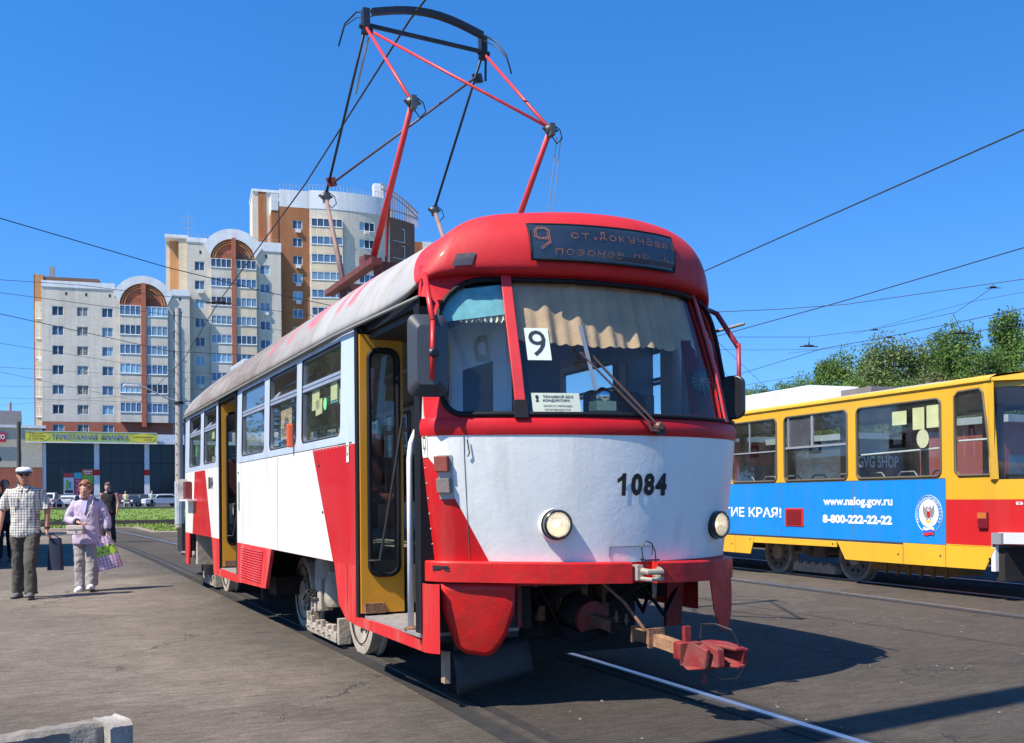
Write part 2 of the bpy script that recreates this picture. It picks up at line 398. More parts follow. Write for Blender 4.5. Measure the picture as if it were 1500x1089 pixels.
# grass blades: one uncountable mass
gb = MB(); R = random.Random(3)
def blades(n, x0, x1, y0, y1, h, w):
    for _ in range(n):
        x = R.uniform(x0, x1); y = R.uniform(y0, y1); a = R.uniform(0, 3.14); hh = h*R.uniform(.5, 1.3); z = gz(x, y)
        dx, dy = math.cos(a)*w, math.sin(a)*w; lx, ly = R.uniform(-.1, .1), R.uniform(-.1, .1)
        gb.add([(x-dx, y-dy, z), (x+dx, y+dy, z), (x+lx, y+ly, z+hh)], [(0, 1, 2)])
blades(26000, -8, 24, 58, 106, .06, .07)
blades(1600, 1.4, 3.4, 35.5, 43, .10, .03); blades(900, -2.5, 3, 44, 47, .12, .04); blades(1500, -8, 20, 54, 58, .15, .05)
M_grass = mat('grass_blades', (.17, .26, .04), .8, var=.35, vs=.5)
tag(gb.build('grass', M_grass), kind='stuff')
# rails of the tram's own track: head, groove and flange strip
M_rail = mat('rail_steel', (.85, .87, .90), .32, 1., var=.05, vs=30, stretch=(1, .05, 1))
M_railold = mat('rail_dark', (.10, .085, .07), .6, .5, var=.3, vs=9)
M_groove = mat('rail_groove_dark', (.020, .018, .016), .9, var=.4, vs=8, bmp=.5)  # flat dark strip laid on both sides of each rail head
def rail_line(name, pts, bright=True, label=None):
    k = MB(); k.tube
    def strip(off0, off1, z, mi):
        k.m = mi; vs = []; 
        for i, p in enumerate(pts):
            p = Vector(p); a = Vector(pts[max(i-1, 0)]); b_ = Vector(pts[min(i+1, len(pts)-1)]); t = (b_-a).normalized(); nn = Vector((t.y, -t.x, 0))
            vs += [p+nn*off0+Vector((0, 0, z)), p+nn*off1+Vector((0, 0, z))]
        k.add(vs, [(2*i, 2*i+1, 2*i+3, 2*i+2) for i in range(len(pts)-1)])
    strip(-.12, .16, .004, 0); 
    strip(.0, .055, .016, 1); strip(-.003, -.0029, .016, 1)
    k.m = 1
    for o_ in (0, .055):
        vs = []
        for i, p in enumerate(pts):
            p = Vector(p); a = Vector(pts[max(i-1, 0)]); b_ = Vector(pts[min(i+1, len(pts)-1)]); t = (b_-a).normalized(); nn = Vector((t.y, -t.x, 0))
            vs += [p+nn*o_+Vector((0, 0, .016)), p+nn*o_]
        k.add(vs, [(2*i, 2*i+1, 2*i+3, 2*i+2) for i in range(len(pts)-1)])
    o = k.build(name, [M_groove, M_rail if bright else M_railold]); tag(o, kind='structure'); return o
own = [(0, y, 0) for y in (-7.6, -5, -3, -1.2, 0, 5, 10, 15, 20, 25, 30, 35, 40)]
def bend(y): return 0 if y < 12 else -.0045*(y-12)**2*.25
nb_ = lambda y: .036*min(0, y+1.2)
rail_line('tram_rail', [(-.87+bend(y)+nb_(y), y, 0) for _, y, _ in own], False)
rail_line('tram_rail', [(.585+bend(y)+nb_(y), y, 0) for _, y, _ in own])
YA = rad(4.205); YX = 6.8327
yd = Vector((math.sin(YA), math.cos(YA), 0)); yn = Vector((math.cos(YA), -math.sin(YA), 0))
for off in (.46, 1.98):
    P0 = Vector((YX, 0, 0))+yn*off
    rail_line('tram_rail', [P0+yd*s for s in (-9, -4, 0, 5, 10, 20, 32)])
for off in (-.95, ):
    P0 = Vector((YX, 0, 0))+yn*off
    rail_line('tram_rail', [P0+yd*s for s in (-9, -4, 0, 5, 10, 20, 32)])
for yy, sl in ((47.2, .04), (48.7, .04), (53.0, .02), (54.5, .02)):
    k = MB(); k.beam((-30, yy-30*sl*.3, .07), (60, yy+60*sl*.3, .07), .07, .14); tag(k.build('crossing_rail', M_railold), kind='structure')
# sleepers of the cross track that show as a rusty ladder
slp = MB()
for i in range(70):
    x = -8+i*.55; slp.box(x-.12, x+.12, 46.5, 49.4, .0, .06)
tag(slp.build('track_sleepers', mat('old_sleepers', (.12, .075, .05), .9, var=.3)), kind='structure')
k = MB(); k.box(-60, 60, 96, 96.25, .3, .66); tag(k.build('lawn_kerb', mat('kerb_concrete', (.10, .10, .09), .9)), kind='structure')
# broken concrete block beside the camera
blk = MB(); rr = random.Random(5)
B0 = empty('concrete_barrier', (-3.2, -3.2, 0), 0, 'low weathered concrete barrier with a chipped white painted end, lying on the asphalt', 'barrier')
M_conc = mat('weathered_concrete', (.25, .225, .19), .92, var=.3, vs=5, bmp=.9, bs=22, dirt=.7, dc=(.10, .085, .07), ds=7)
M_cpaint = mat('chipped_whitewash', (.30, .275, .24), .9, var=.3, vs=8, bmp=.9, bs=25, dirt=.35, dc=(.35, .28, .22), ds=12)
def rough_slab(x0, x1, y0, y1, z0, z1, nx, seed, amp=.008):
    q = random.Random(seed); k = MB()
    def sec(x, a):
        j = lambda: q.uniform(-a, a)
        return [(x, y0+j(), z0), (x+j(), y0+j()*.5, z1-.02+j()), (x, y0+.02+j(), z1+j()), (x, y1-.02+j(), z1+j()), (x+j(), y1+j(), z1-.02+j()), (x, y1+j(), z0)]
    vs = []; 
    for i in range(nx+1): vs += sec(x0+(x1-x0)*i/nx, amp)
    fs = []
    for i in range(nx):
        for c in range(6): fs.append((i*6+c, i*6+(c+1) % 6, (i+1)*6+(c+1) % 6, (i+1)*6+c))
    fs += [tuple(range(5, -1, -1)), tuple(nx*6+c for c in range(6))]
    return k.add(vs, fs)
o = rough_slab(-2.4, .19, -.02, .10, 0, .295, 60, 1, .004).build('slab', M_conc, B0, smooth=40)
o = rough_slab(.19, .285, -.10, .105, 0, .30, 6, 4, .005).build('end_cap', M_cpaint, B0, smooth=40)
B0.rotation_euler.z = rad(19); B0.location = (-3.17, -3.235, 0)
# small stones and litter
st = MB()
for _ in range(220):
    x = R.uniform(-1.6, 5); y = R.uniform(-4, 9); s = R.uniform(.004, .014)
    a = R.uniform(0, 3); c, d = math.cos(a)*s, math.sin(a)*s
    st.add([(x+c, y+d, .002), (x-d, y+c, .002), (x-c, y-d, .002), (x+d, y-c, .002), (x, y, s*.9)], [(0, 1, 4), (1, 2, 4), (2, 3, 4), (3, 0, 4)])
tag(st.build('gravel', mat('pale_stones', (.19, .165, .14), .9)), kind='stuff')
# ================================================================ red and white tram
T = empty('tram', (0, 0, 0), 0, 'red and white old tram numbered 1084 with a raised pantograph and open doors', 'tram')
W = 1.25
def xs_(y):
    if y < -.9: return W-(-.9-y)*.048
    if y > 7.3: return W-(y-7.3)*.155
    return W
# --- plan of the nose, from the front door's post round to the other side
NC = [(-1.180, -2.33), (-1.165, -2.40), (-1.11, -2.48), (-.99, -2.55), (-.72, -2.67), (-.35, -2.78), (0, -2.815), (.35, -2.79), (.68, -2.70), (.90, -2.57), (1.03, -2.43), (1.10, -2.26), (1.15, -2.0), (1.17, -1.75)]
def catmull(P, n=8):
    P = [Vector((p[0], p[1], 0)) for p in P]; out = []
    Q = [P[0]*2-P[1]]+P+[P[-1]*2-P[-2]]
    for i in range(1, len(Q)-2):
        for k in range(n):
            t = k/n; a, b, c, d = Q[i-1], Q[i], Q[i+1], Q[i+2]
            out.append(.5*((2*b)+(c-a)*t+(2*a-5*b+4*c-d)*t*t+(3*b-a-3*c+d)*t**3))
    out.append(P[-1]); return out
NP = catmull(NC); NL = [0]
for i in range(1, len(NP)): NL.append(NL[-1]+(NP[i]-NP[i-1]).length)
TL = NL[-1]
def nose(t):
    t = min(max(t, 0), TL)
    for i in range(1, len(NL)):
        if t <= NL[i]+1e-9:
            k = (t-NL[i-1])/(NL[i]-NL[i-1]); return NP[i-1].lerp(NP[i], k)
    return NP[-1]
def t_of_x(x):
    "arc parameter where the nose has this x"
    for i in range(1, len(NP)):
        if NP[i-1].x <= x <= NP[i].x:
            k = (x-NP[i-1].x)/(NP[i].x-NP[i-1].x+1e-12); return NL[i-1]+k*(NL[i]-NL[i-1])
    return 0 if x < 0 else TL
def sstep(a, b, x):
    t = min(1, max(0, (x-a)/(b-a))); return t*t*(3-2*t)
LV = [(.30, .07, .10), (.60, .06, .09), (.75, .055, .085), (.87, .05, .08), (1.2, .025, .04), (1.5, .005, .01), (1.62, 0, 0), (1.72, .005, .005), (2.0, .012, .07), (2.3, .028, .16), (2.60, .05, .25), (2.70, .06, .28)]
def lv(z):
    for i in range(1, len(LV)):
        if z <= LV[i][0]:
            k = (z-LV[i-1][0])/(LV[i][0]-LV[i-1][0]); k = max(0, k)
            return tuple(LV[i-1][j]*(1-k)+LV[i][j]*k for j in (1, 2))
    return LV[-1][1:]
def NS(t, z, off=0.):
    "point on the nose surface; off > 0 moves outward"
    p = nose(t); q = nose(t+.02); q0 = nose(t-.02); d = (q-q0).normalized(); nn = Vector((d.y, -d.x, 0))
    a, b = lv(z); w = sstep(-2.2, -2.62, p.y)**.7
    if z < 1.62: w = max(w, .35)
    s = .35 if p.x < 0 and z > 1.62 else 1.
    s = s + (1-s)*sstep(-1.1, .4, p.x) + (.9*sstep(.3, 1.0, p.x) if z > 1.62 else 0)
    r = Vector((p.x*(1-a*s/W*1.6), p.y+b*w, z)); return r+nn*off
def NX(x, z, off=0.): return NS(t_of_x(x), z, off)
# --- liveries
line = lambda y0, z0, y1, z1, s: ((0, s*(z1-z0), -s*(y1-y0), s*(y0*(z1-z0)*-1+z0*(y1-y0))))
M_side = livery('tram_side_paint', WHITE, [
    (RED, [line(-.03, 1.66, -.62, .8, 1), (0, 0, -1, 1.648)]),
    (RED, [(0, 0, -1, .803), (0, -1, 0, 9)]),
    (RED, [line(5.45, 1.66, 4.95, .8, -1), (0, 0, -1, 1.648), line(6.35, 1.66, 6.6, .8, 1)]),
    (SILL, [(0, 0, 1, -1.652)])], dirt=.42, chips=.9)
M_front = livery('tram_front_paint', WHITE, [
    (RED, [(-1, 0, -.53, -1.17+1.525*.53), (0, 0, -1, 1.51)]),
    ((.62, .62, .55), [(-1, 0, 0, -1.172), (0, 0, 1, -1.64)])], dirt=.30, chips=1., bmp=.3, coat=.12)
M_cabred = livery('tram_red_paint', RED, [((.62, .62, .55), [(-1, 0, 0, -1.168), (0, 0, 1, -1.64), (0, 0, -1, 2.42)])], dirt=.30, chips=.9, dc=(.10, .03, .02), coat=.05, rough=.45)
def roof_mat():
    m = livery('tram_roof_paint', (.42, .41, .38), [], dirt=.75, coat=.05, rough=.55, var=.10, dc=(.22, .17, .12))
    n = m.node_tree; b = n.nodes['Principled BSDF']; src = b.inputs['Base Color'].links[0].from_socket
    co = coords(n)
    # sooty brown film further back, faded red letters sprayed on the shoulder
    sx = n.nodes.new('ShaderNodeSeparateXYZ'); n.links.new(co, sx.inputs[0])
    nz = noise(n, 1.1, 6, .7, coords(n, (2.2, .8, 2.2)), .6)
    f = math_(n, 'MULTIPLY', math_(n, 'DIVIDE', math_(n, 'SUBTRACT', sx.outputs[1], -.6), 2.6, True), ramp(n, nz.outputs[0], .26, .54).outputs[0])
    f = math_(n, 'MULTIPLY', f, math_(n, 'DIVIDE', math_(n, 'SUBTRACT', 8.2, sx.outputs[1]), 2.5, True))
    c1 = mixc(n, math_(n, 'MULTIPLY', f, .9), src, (.17, .125, .09))
    # graffiti: slanted strokes in (y, z)
    g0 = None
    for (ya, yb, za, zb, sl_) in ((-1.0, -.78, 2.62, 2.98, .25), (-.70, -.50, 2.62, 3.0, .25), (-.1, .22, 2.62, 2.95, -.35), (.2, .5, 2.66, 2.95, .4), (.9, 1.1, 2.6, 2.85, .3), (1.5, 1.75, 2.6, 2.85, -.3)):
        # band: ya < y - sl*(z-2.8) < yb and za<z<zb
        k = math_(n, 'MULTIPLY', math_(n, 'MULTIPLY', plane_mask(n, co, 0, 1, -sl_, sl_*2.8-ya, .05), plane_mask(n, co, 0, -1, sl_, -sl_*2.8+yb, .05)),
                  math_(n, 'MULTIPLY', plane_mask(n, co, 0, 0, 1, -za, .05), plane_mask(n, co, 0, 0, -1, zb, .05)))
        k = math_(n, 'MULTIPLY', k, plane_mask(n, co, -1, 0, 0, 0))
        g0 = k if g0 is None else math_(n, 'MAXIMUM', g0, k)
    gn = noise(n, 5, 5, .7, co); gr = ramp(n, gn.outputs[0], .30, .6, (.45,)*3, (.95,)*3)
    c2 = mixc(n, math_(n, 'MULTIPLY', g0, gr.outputs[0]), c1, (.50, .10, .12))
    # red front end: boundary is a slanting curve round the dome
    rb = plane_mask(n, co, 0, -1, 1.15, -5.16, .01)
    nzc = noise(n, 1.5, 4, .6, co); rc = ramp(n, nzc.outputs[0], .3, .75, (.45, .010, .014), (.56, .016, .019)).outputs[0]
    vz = noise(n, 4.5, 8, .75, co, .8); vr = ramp(n, vz.outputs[0], .62, .68); rc = mixc(n, math_(n, 'MULTIPLY', vr.outputs[0], .7), rc, (.07, .035, .03)); fz = noise(n, .9, 5, .7, co, .6); fr2 = ramp(n, fz.outputs[0], .42, .7); rc = mixc(n, math_(n, 'MULTIPLY', fr2.outputs[0], .35), rc, (.48, .10, .09))
    c3 = mixc(n, rb, c2, rc); n.links.new(c3, b.inputs['Base Color']); return m
M_roof = roof_mat()

# --- nose panels
u0, u1 = 0, TL; NT = 60
tt = [u0+(u1-u0)*i/NT for i in range(NT+1)]
k = MB(); zz = [.87-.005, .95, 1.05, 1.2, 1.35, 1.5, 1.635]
fp = k.grid(lambda t, z: NS(t, z), tt, zz).build('front_panel', M_front, T, smooth=True)
# lower apron behind the bumper
MB().grid(lambda t, z: NS(t, z), tt, [.74, .80, .866]).build('bumper_backing', M_red, T, smooth=True)
# belt rail (bulging red band)
MB().grid(lambda t, k_: NS(t, 1.625+.105*k_, .003+.011*math.sin(math.pi*min(1, k_*1.0))), tt, [0, .12, .3, .5, .7, .88, 1]).build('belt_rail', M_red, T, smooth=True)
# windscreen surround
ZB, ZT = 1.725, 2.60
tpl, tpr = t_of_x(-.69), t_of_x(.80)
tl0, tl1 = 0.0, tpl
def fN(t, z, d): return NS(t, z, -d)
k = MB()
tga = t_of_x(-1.10)
holeL = rrect(tga, tpl-.0, ZB+.02, 2.575, rs=[.12, .001, .001, .33], n=8)
k.ring(fN, (0, tpl+.001, ZB-.01, ZT+.06), holeL, 2, .03)
holeR = rrect(tpr+.02, t_of_x(1.08), ZB+.02, 2.575, rs=[.001, .10, .3, .001], n=8)
k.ring(fN, (tpr, TL, ZB-.01, ZT+.06), holeR, 2, .03)
holeC = rrect(tpl+.001, tpr-.001, ZB+.02, 2.575, r=.004, n=1)
k.ring(fN, (tpl, tpr, ZB-.01, ZT+.06), holeC, 1, .03)
ws = k.build('windscreen_surround', M_cabred, T, smooth=35)
def seal(name, hole, fn, r, parent, m=M_rubber, sub=3):
    P = []
    n = len(hole)
    for i in range(n):
        a, b = hole[i], hole[(i+1) % n]; L = math.hypot(b[0]-a[0], b[1]-a[1]); q = max(1, int(L/.08))
        for j in range(q): P.append(fn(a[0]+(b[0]-a[0])*j/q, a[1]+(b[1]-a[1])*j/q, -.004))
    return MB().tube(P, r, 8, closed=True).build(name, m, parent, smooth=True)
seal('rubber_seal', rrect(tga, tpl, ZB+.02, 2.575, rs=[.12, .001, .001, .33], n=8), fN, .017, T)
seal('rubber_seal', holeC, fN, .015, T); seal('rubber_seal', holeR, fN, .015, T)
def pane(name, t0, t1, z0, z1, m, parent, fn, off=.02, poly=None, nu=20):
    if poly:
        cx = sum(p[0] for p in poly)/len(poly); cy = sum(p[1] for p in poly)/len(poly); k = MB(); n = len(poly); vs = [fn(cx, cy, off)]; nr = 5
        for j in range(1, nr+1): vs += [fn(cx+(p[0]-cx)*j/nr, cy+(p[1]-cy)*j/nr, off) for p in poly]
        fs = [(0, 1+i, 1+(i+1) % n) for i in range(n)]
        for j in range(nr-1): fs += [(1+j*n+i, 1+j*n+(i+1) % n, 1+(j+1)*n+(i+1) % n, 1+(j+1)*n+i) for i in range(n)]
        return k.add(vs, [tuple(reversed(f)) for f in fs]).build(name, m, parent, smooth=True)
    us = [t0+(t1-t0)*i/nu for i in range(nu+1)]; vs_ = [z0+(z1-z0)*i/6 for i in range(7)]
    return MB().grid(lambda u, v: fn(u, v, off), us, vs_).build(name, m, parent, smooth=True)
pane('windscreen_glass', tpl, tpr, ZB+.02, 2.575, M_wsglass, T, fN, .018)
pane('side_glass', 0, 0, 0, 0, M_wsglass, T, fN, .018, holeL)
pane('side_glass', 0, 0, 0, 0, M_wsglass, T, fN, .018, holeR)
M_pillar = mat('pillar_red', (.56, .03, .03), .4, var=.15, dirt=.25, ds=20, dc=(.06, .05, .05))
def strip_on(name, pts, w, th, m, parent, fn):
    vs = []; L = []; R_ = []
    for (t, z) in pts: 
        for (du, o) in ((-w/2, 0), (-w/2, -th), (w/2, -th), (w/2, 0)): vs.append(fn(t+du, z, o))
    n = len(pts); fs = [(i*4+c, i*4+(c+1) % 4, (i+1)*4+(c+1) % 4, (i+1)*4+c) for i in range(n-1) for c in range(4)]
    fs += [(3, 2, 1, 0), tuple((n-1)*4+c for c in range(4))]
    return MB().add(vs, fs).build(name, m, parent, bevel=.004)
strip_on('pillar', [(tpl, ZB+.10+i*(2.60-ZB-.10)/8) for i in range(9)], .062, .022, M_pillar, T, fN)
strip_on('pillar_foot', [(tpl, ZB-.005+i*.055) for i in range(3)], .085, .026, M_rubber, T, fN)
strip_on('pillar', [(tpr+.01, ZB+.01+i*(2.60-ZB)/8) for i in range(9)], .05, .022, M_pillar, T, fN)

# --- roof and dome, one lofted shell from the gutter up
def plan_loop():
    "full outline, counter-clockwise seen from above starting at the left door post going back"
    P = []
    for y in [-2.33+i*(.5) for i in range(0, 20)]: 
        if y < 7.3: P.append(Vector((-xs_(y), y, 0)))
    rear = [(-1.25, 7.3), (-1.17, 7.8), (-1.09, 8.3), (-1.01, 8.8), (-.93, 9.3), (-.85, 9.8), (-.74, 10.2), (-.5, 10.5), (0, 10.6)]
    P += [Vector((x, y, 0)) for x, y in rear]; P += [Vector((-x, y, 0)) for x, y in reversed(rear[:-1])]
    for y in [7.0-i*.5 for i in range(0, 18)]: P.append(Vector((xs_(y), y, 0)))
    P = [p for p in P if not (p.x > 0 and p.y < -1.74)]
    nn = [nose(TL-i*TL/44) for i in range(0, 44)]
    return P+nn
PL = plan_loop()
RG = [(2.455, 2.600, -.004, .25, .2), (2.470, 2.608, -.022, .19, .1), (2.50, 2.625, -.024, .165, .1), (2.56, 2.68, 0, .155, .12), (2.66, 2.77, .05, .160, .2), (2.77, 2.87, .13, .182, .35), (2.87, 2.955, .24, .235, .5), (2.96, 3.025, .38, .335, .75), (3.03, 3.07, .54, .49, 1.0), (3.08, 3.095, .74, .74, 1.4), (3.115, 3.12, .95, 1.0, 1.8), (3.13, 3.13, 1.15, 1.35, 2.4)]
def rp(p, r):
    zs, zf, a, bf, br = r
    if zs > 2.6: kq = sstep(-1.4, -2.4, p.y)*sstep(-.9, .5, p.x); a = a*(1-.30*kq); bf = bf*(1-.10*kq)
    w = sstep(-2.2, -2.62, p.y)
    wr = sstep(7.2, 10.2, p.y)
    yy = -2.815+bf+(p.y+2.815)/(10.6+2.815)*(10.6-br-(-2.815+bf))
    # corners of the dome rounder higher up
    cx = 1-a/W
    x = p.x*cx*(1-(.012 if p.x < 0 else .095)*sstep(-1.7, -2.45, p.y))
    z_ = zs*(1-w)+zf*w; z_ -= (z_-2.45)*.30*sstep(5.5, 10.0, p.y)
    return Vector((x*(1-.03*wr), yy, z_))
k = MB(); n = len(PL); vs = []
for r in RG: vs += [rp(p, r) for p in PL]
fs = [(j*n+i, j*n+(i+1) % n, (j+1)*n+(i+1) % n, (j+1)*n+i) for j in range(len(RG)-1) for i in range(n)]
vs.append(Vector((0, 4, 3.135))); c0 = len(vs)-1; j = len(RG)-1
fs += [(j*n+i, j*n+(i+1) % n, c0) for i in range(n)]
fs = [tuple(reversed(f)) for f in fs]
k.add(vs, fs); roof = k.build('roof', M_roof, T, smooth=True)
md = roof.modifiers.new('s', 'SUBSURF'); md.levels = 2; md.render_levels = 2
# soffit under the dome lip
k = MB(); A_ = [rp(p, RG[0]) for p in PL[-44:]]; B_ = [Vector((p.x*.93, p.y*.93-.1, 2.60)) for p in A_]
k.add(A_+B_, [(i, i+1, 44+i+1, 44+i) for i in range(43)]).build('dome_soffit', M_red, T)
# gutter along the doors side
for sx_ in (-1, 1):
    MB().tube([(sx_*(xs_(y)+.016), y, 2.448) for y in [-2.33+i*.535 for i in range(19)]]+[(sx_*(xs_(y)+.0), y, 2.44) for y in (8, 9)], .012, 6).build('gutter', mat('gutter_grey', (.22, .22, .20), .7), T, smooth=True)

# --- side walls
def sideF(sgn):
    def f(y, z, d): 
        return Vector((sgn*(xs_(y)-d-max(0, (z-1.7))*.02), y, z))
    return f
SL, SR = sideF(-1), sideF(1)
M_alu = mat('window_frame_alloy', (.16, .18, .21), .4, .3, var=.15)
M_hop = mat('vent_bar_blue', (.24, .28, .36), .45)
ZW0, ZW1 = 1.715, 2.405
def window(parent, fn, y0, y1, open_=False, papers=None, sgn=-1):
    h = rrect(y0, y1, ZW0, ZW1, rs=[.07, .07, .03, .03])
    fr = MB().ring(fn, (y0-.0, y1+.0, ZW0, ZW1), rrect(y0+.022, y1-.022, ZW0+.022, ZW1-.022, rs=[.055, .055, .02, .02]), 1, .03)
    # sit the frame 12 mm inside the wall
    fr.v = [tuple(Vector(p)+Vector((-sgn*.012, 0, 0))) for p in fr.v]
    W_ = fr.build('window', M_alu, parent)
    seal('rubber_seal', rrect(y0+.004, y1-.004, ZW0+.004, ZW1-.004, rs=[.06, .06, .025, .025], n=4), lambda u, v, d: fn(u, v, .008), .008, W_)
    zt = 2.165
    b = MB()
    for (za, zb) in ((zt-.028, zt-.004), (zt+.004, zt+.028)):
        P = [fn(y0+.01, za, .006), fn(y1-.01, za, .006), fn(y1-.01, zb, .006), fn(y0+.01, zb, .006)]
        b.prism(P, (-sgn*.03, 0, 0))
    b.build('transom', M_hop, W_)
    pane('pane', y0+.02, y1-.02, ZW0+.02, zt-.025, M_glass, W_, fn, .024, nu=3)
    if open_:
        # hopper pane leaning into the car
        P = [fn(y0+.02, zt+.03, .03), fn(y1-.02, zt+.03, .03), fn(y1-.02, ZW1-.07, .16), fn(y0+.02, ZW1-.07, .16)]
        MB().add(P, [(0, 1, 2, 3)]).build('pane', M_glass, W_)
        q = MB(); q.tube([P[3]]+[P[0]], .008, 4); q.tube([P[3], P[2], P[1]], .009, 4); q.build('hopper_rim', M_hop, W_)
    else:
        pane('pane', y0+.02, y1-.02, zt+.025, ZW1-.02, M_glass, W_, fn, .024, nu=3)
    return W_
def side(sgn, wins, doors, name):
    fn = SL if sgn < 0 else SR
    # window band between windows, per bay
    k = MB(); ys_ = sorted([w[0] for w in wins]+[w[1] for w in wins])
    # bays
    segs = []; cur = None
    lo, hi = (-1.17, 7.34) if sgn < 0 else (-1.75, 9.9)
    bounds = []
    prev = lo
    edges = sorted([(d[0], d[1], 'd') for d in doors if lo-.01 < d[0] < hi]+[(w[0], w[1], 'w') for w in wins])
    for i, e in enumerate(edges):
        if e[2] == 'd':
            if prev < e[0]-.001: bounds.append((prev, e[0], None))
            prev = e[1]
        else:
            nxt = edges[i+1][0] if i+1 < len(edges) else hi
            isd = i+1 < len(edges) and edges[i+1][2] == 'd'
            right = nxt if (isd or i+1 >= len(edges)) else (e[1]+nxt)/2
            bounds.append((prev, right, e)); prev = right
    if prev < hi-.01: bounds.append((prev, hi, None))
    k = MB(); last = None
    for (a, b, w) in bounds:
        if last is not None and a > last+.01: k.build(name, M_side, T, smooth=30); k = MB()
        if w: k.ring(fn, (a, b, 1.66, 2.47), rrect(w[0], w[1], ZW0, ZW1, rs=[.07, .07, .03, .03]), 1, .03)
        else: k.grid(lambda y, z: fn(y, z, 0), [a, (a+b)/2, b], [1.66, 2.47])
        k.grid(lambda y, z: fn(y, z, 0), [a+(b-a)*i/4 for i in range(5)], [.80, 1.1, 1.4, 1.66])
        last = b
    k.build(name, M_side, T, smooth=30)
    return bounds
winL = [(-.84, .33), (.50, 1.58), (1.80, 2.96), (4.60, 5.58), (5.83, 6.88)]
DF, DM, DR = (-2.33, -1.17), (3.22, 4.38), (7.34, 8.75)
side(-1, winL, [DF, DM, DR], 'side_wall')
winR = [(-1.55, -.85), (-.6, .33), (.50, 1.58), (1.80, 2.96), (3.2, 4.3), (4.60, 5.58), (5.83, 6.88), (7.2, 8.2), (8.5, 9.4)]
side(1, winR, [], 'side_wall')
for i, w in enumerate(winL):
    wo_ = window(T, SL, w[0], w[1], open_=i in (1, 3, 4))
for w in winR: window(T, SR, w[0], w[1], sgn=1, open_=w[0] in (1.80,))
# skirts below z=.8 on the door side
M_skirt = livery('tram_skirt_paint', (.58, .02, .02), [], dirt=.6, rough=.6, coat=.05, dc=(.30, .20, .15), chips=.5)
def skirt(parts, name='skirt', m=M_skirt, th=.02):
    for poly in parts:
        P = [Vector((-(xs_(y)+.002), y, z)) for y, z in poly]
        MB().prism(P, (th, 0, 0)).build(name, m, T)
skirt([[(-1.17, .44), (-.95, .41), (-.78, .50), (-.66, .80), (-1.17, .80)],
       [(-2.60, .355), (-1.17, .44-.06), (-1.17, .44), (-2.22, .445), (-2.22, .8), (-2.36, .80), (-2.44, .355)][:0] or [(-2.33, .358), (-1.17, .385), (-.95, .41), (-1.17, .445), (-2.33, .445)],
       [(3.0, .37), (4.9, .36), (4.95, .80), (4.38, .80), (4.38, .455), (3.22, .455), (3.22, .80), (3.0, .80)][:0] or [(3.0, .38), (3.22, .37), (3.22, .80), (3.0, .80)],
       [(3.22, .365), (4.38, .36), (4.38, .45), (3.22, .45)], [(4.38, .36), (4.80, .36), (4.93, .80), (4.38, .80)],
       [(6.95, .35), (7.34, .35), (7.34, .8), (6.85, .8)], [(7.34, .33), (8.75, .33), (8.75, .43), (7.34, .43)]])
# louvred red panel leaning outward
vp = MB(); fA = lambda y, z: Vector((-(1.255+(.8-z)*.10), y, z))
P = [fA(3.0, .80), fA(1.48, .80), fA(1.58, .43), fA(2.85, .40)]; vp.prism([P[0], P[3], P[2], P[1]], (.03, 0, 0)); V = vp.build('vent_panel', M_skirt, T)
for r_ in range(13):
    z = .765-r_*.024; ya = 2.93-(.8-z)*.3; yb = 1.82
    b = MB(); b.prism([fA(ya, z)+Vector((-.004, 0, 0)), fA(yb, z)+Vector((-.004, 0, 0)), fA(yb, z-.010)+Vector((-.012, 0, 0)), fA(ya, z-.010)+Vector((-.012, 0, 0))], (.012, 0, 0)); b.build('louver', M_skirt, V)
# front lower apron round the corner: skirt piece beside the door, swept plough plates
k = MB(); t1 = t_of_x(-1.125)
k.grid(lambda t, z: nose(t)+Vector((0, 0, z)), [t1*i/8 for i in range(9)], [.355, .5, .62, .76]); e_ = nose(t1); k.add([e_+Vector((0, 0, .355)), e_+Vector((.03, .25, .355)), e_+Vector((.03, .25, .76)), e_+Vector((0, 0, .76))], [(0, 1, 2, 3)]); k.build('corner_skirt', M_skirt, T, smooth=True)
M_plough = mat('plough_red', (.62, .016, .014), .42, var=.16, vs=6, bmp=.35, bs=12, dirt=.5, ds=9, dc=(.12, .035, .02), coat=.06, spec=.3)
def plate(poly, nx, sgn):
    "bulging apron plate below the bumper: poly in (x, z)"
    k = MB(); n = len(poly); cx = sum(p[0] for p in poly)/n; cz = sum(p[1] for p in poly)/n; nr = 6; vs = []
    def f(x, z):
        tt_ = t_of_x(x); p = NS(tt_, .80, -.01); return Vector((x, p.y-.02+(.80-z)*.16, z))
    vs.append(f(cx, cz)+Vector((0, -.010, 0)))
    for j in range(1, nr+1):
        for p in poly: q = f(cx+(p[0]-cx)*j/nr, cz+(p[1]-cz)*j/nr); q.y -= .010*(1-(j/nr)**2); vs.append(q)
    fs = [(0, 1+(i+1) % n, 1+i) for i in range(n)]
    for j in range(nr-1): fs += [(1+j*n+i, 1+j*n+(i+1) % n, 1+(j+1)*n+(i+1) % n, 1+(j+1)*n+i) for i in range(n)]
    k.add(vs, fs); o = k.build('apron_plate', M_plough, T, smooth=True)
    s = o.modifiers.new('s', 'SOLIDIFY'); s.thickness = .008
plate([(-1.10, .76), (-1.085, .60), (-1.05, .50), (-1.00, .385), (-.95, .345), (-.84, .325), (-.80, .34), (-.755, .40), (-.73, .46), (-.70, .58), (-.695, .76)], 8, -1)
MB().prism([Vector((x, -2.42+(x-.85)*.55, z)) for x, z in [(.80, .74), (1.10, .74), (1.115, .62), (1.11, .48), (1.08, .38), (1.02, .335), (.94, .37), (.86, .50)]], (0, .012, 0)).build('apron_plate', M_plough, T, bevel=.004)
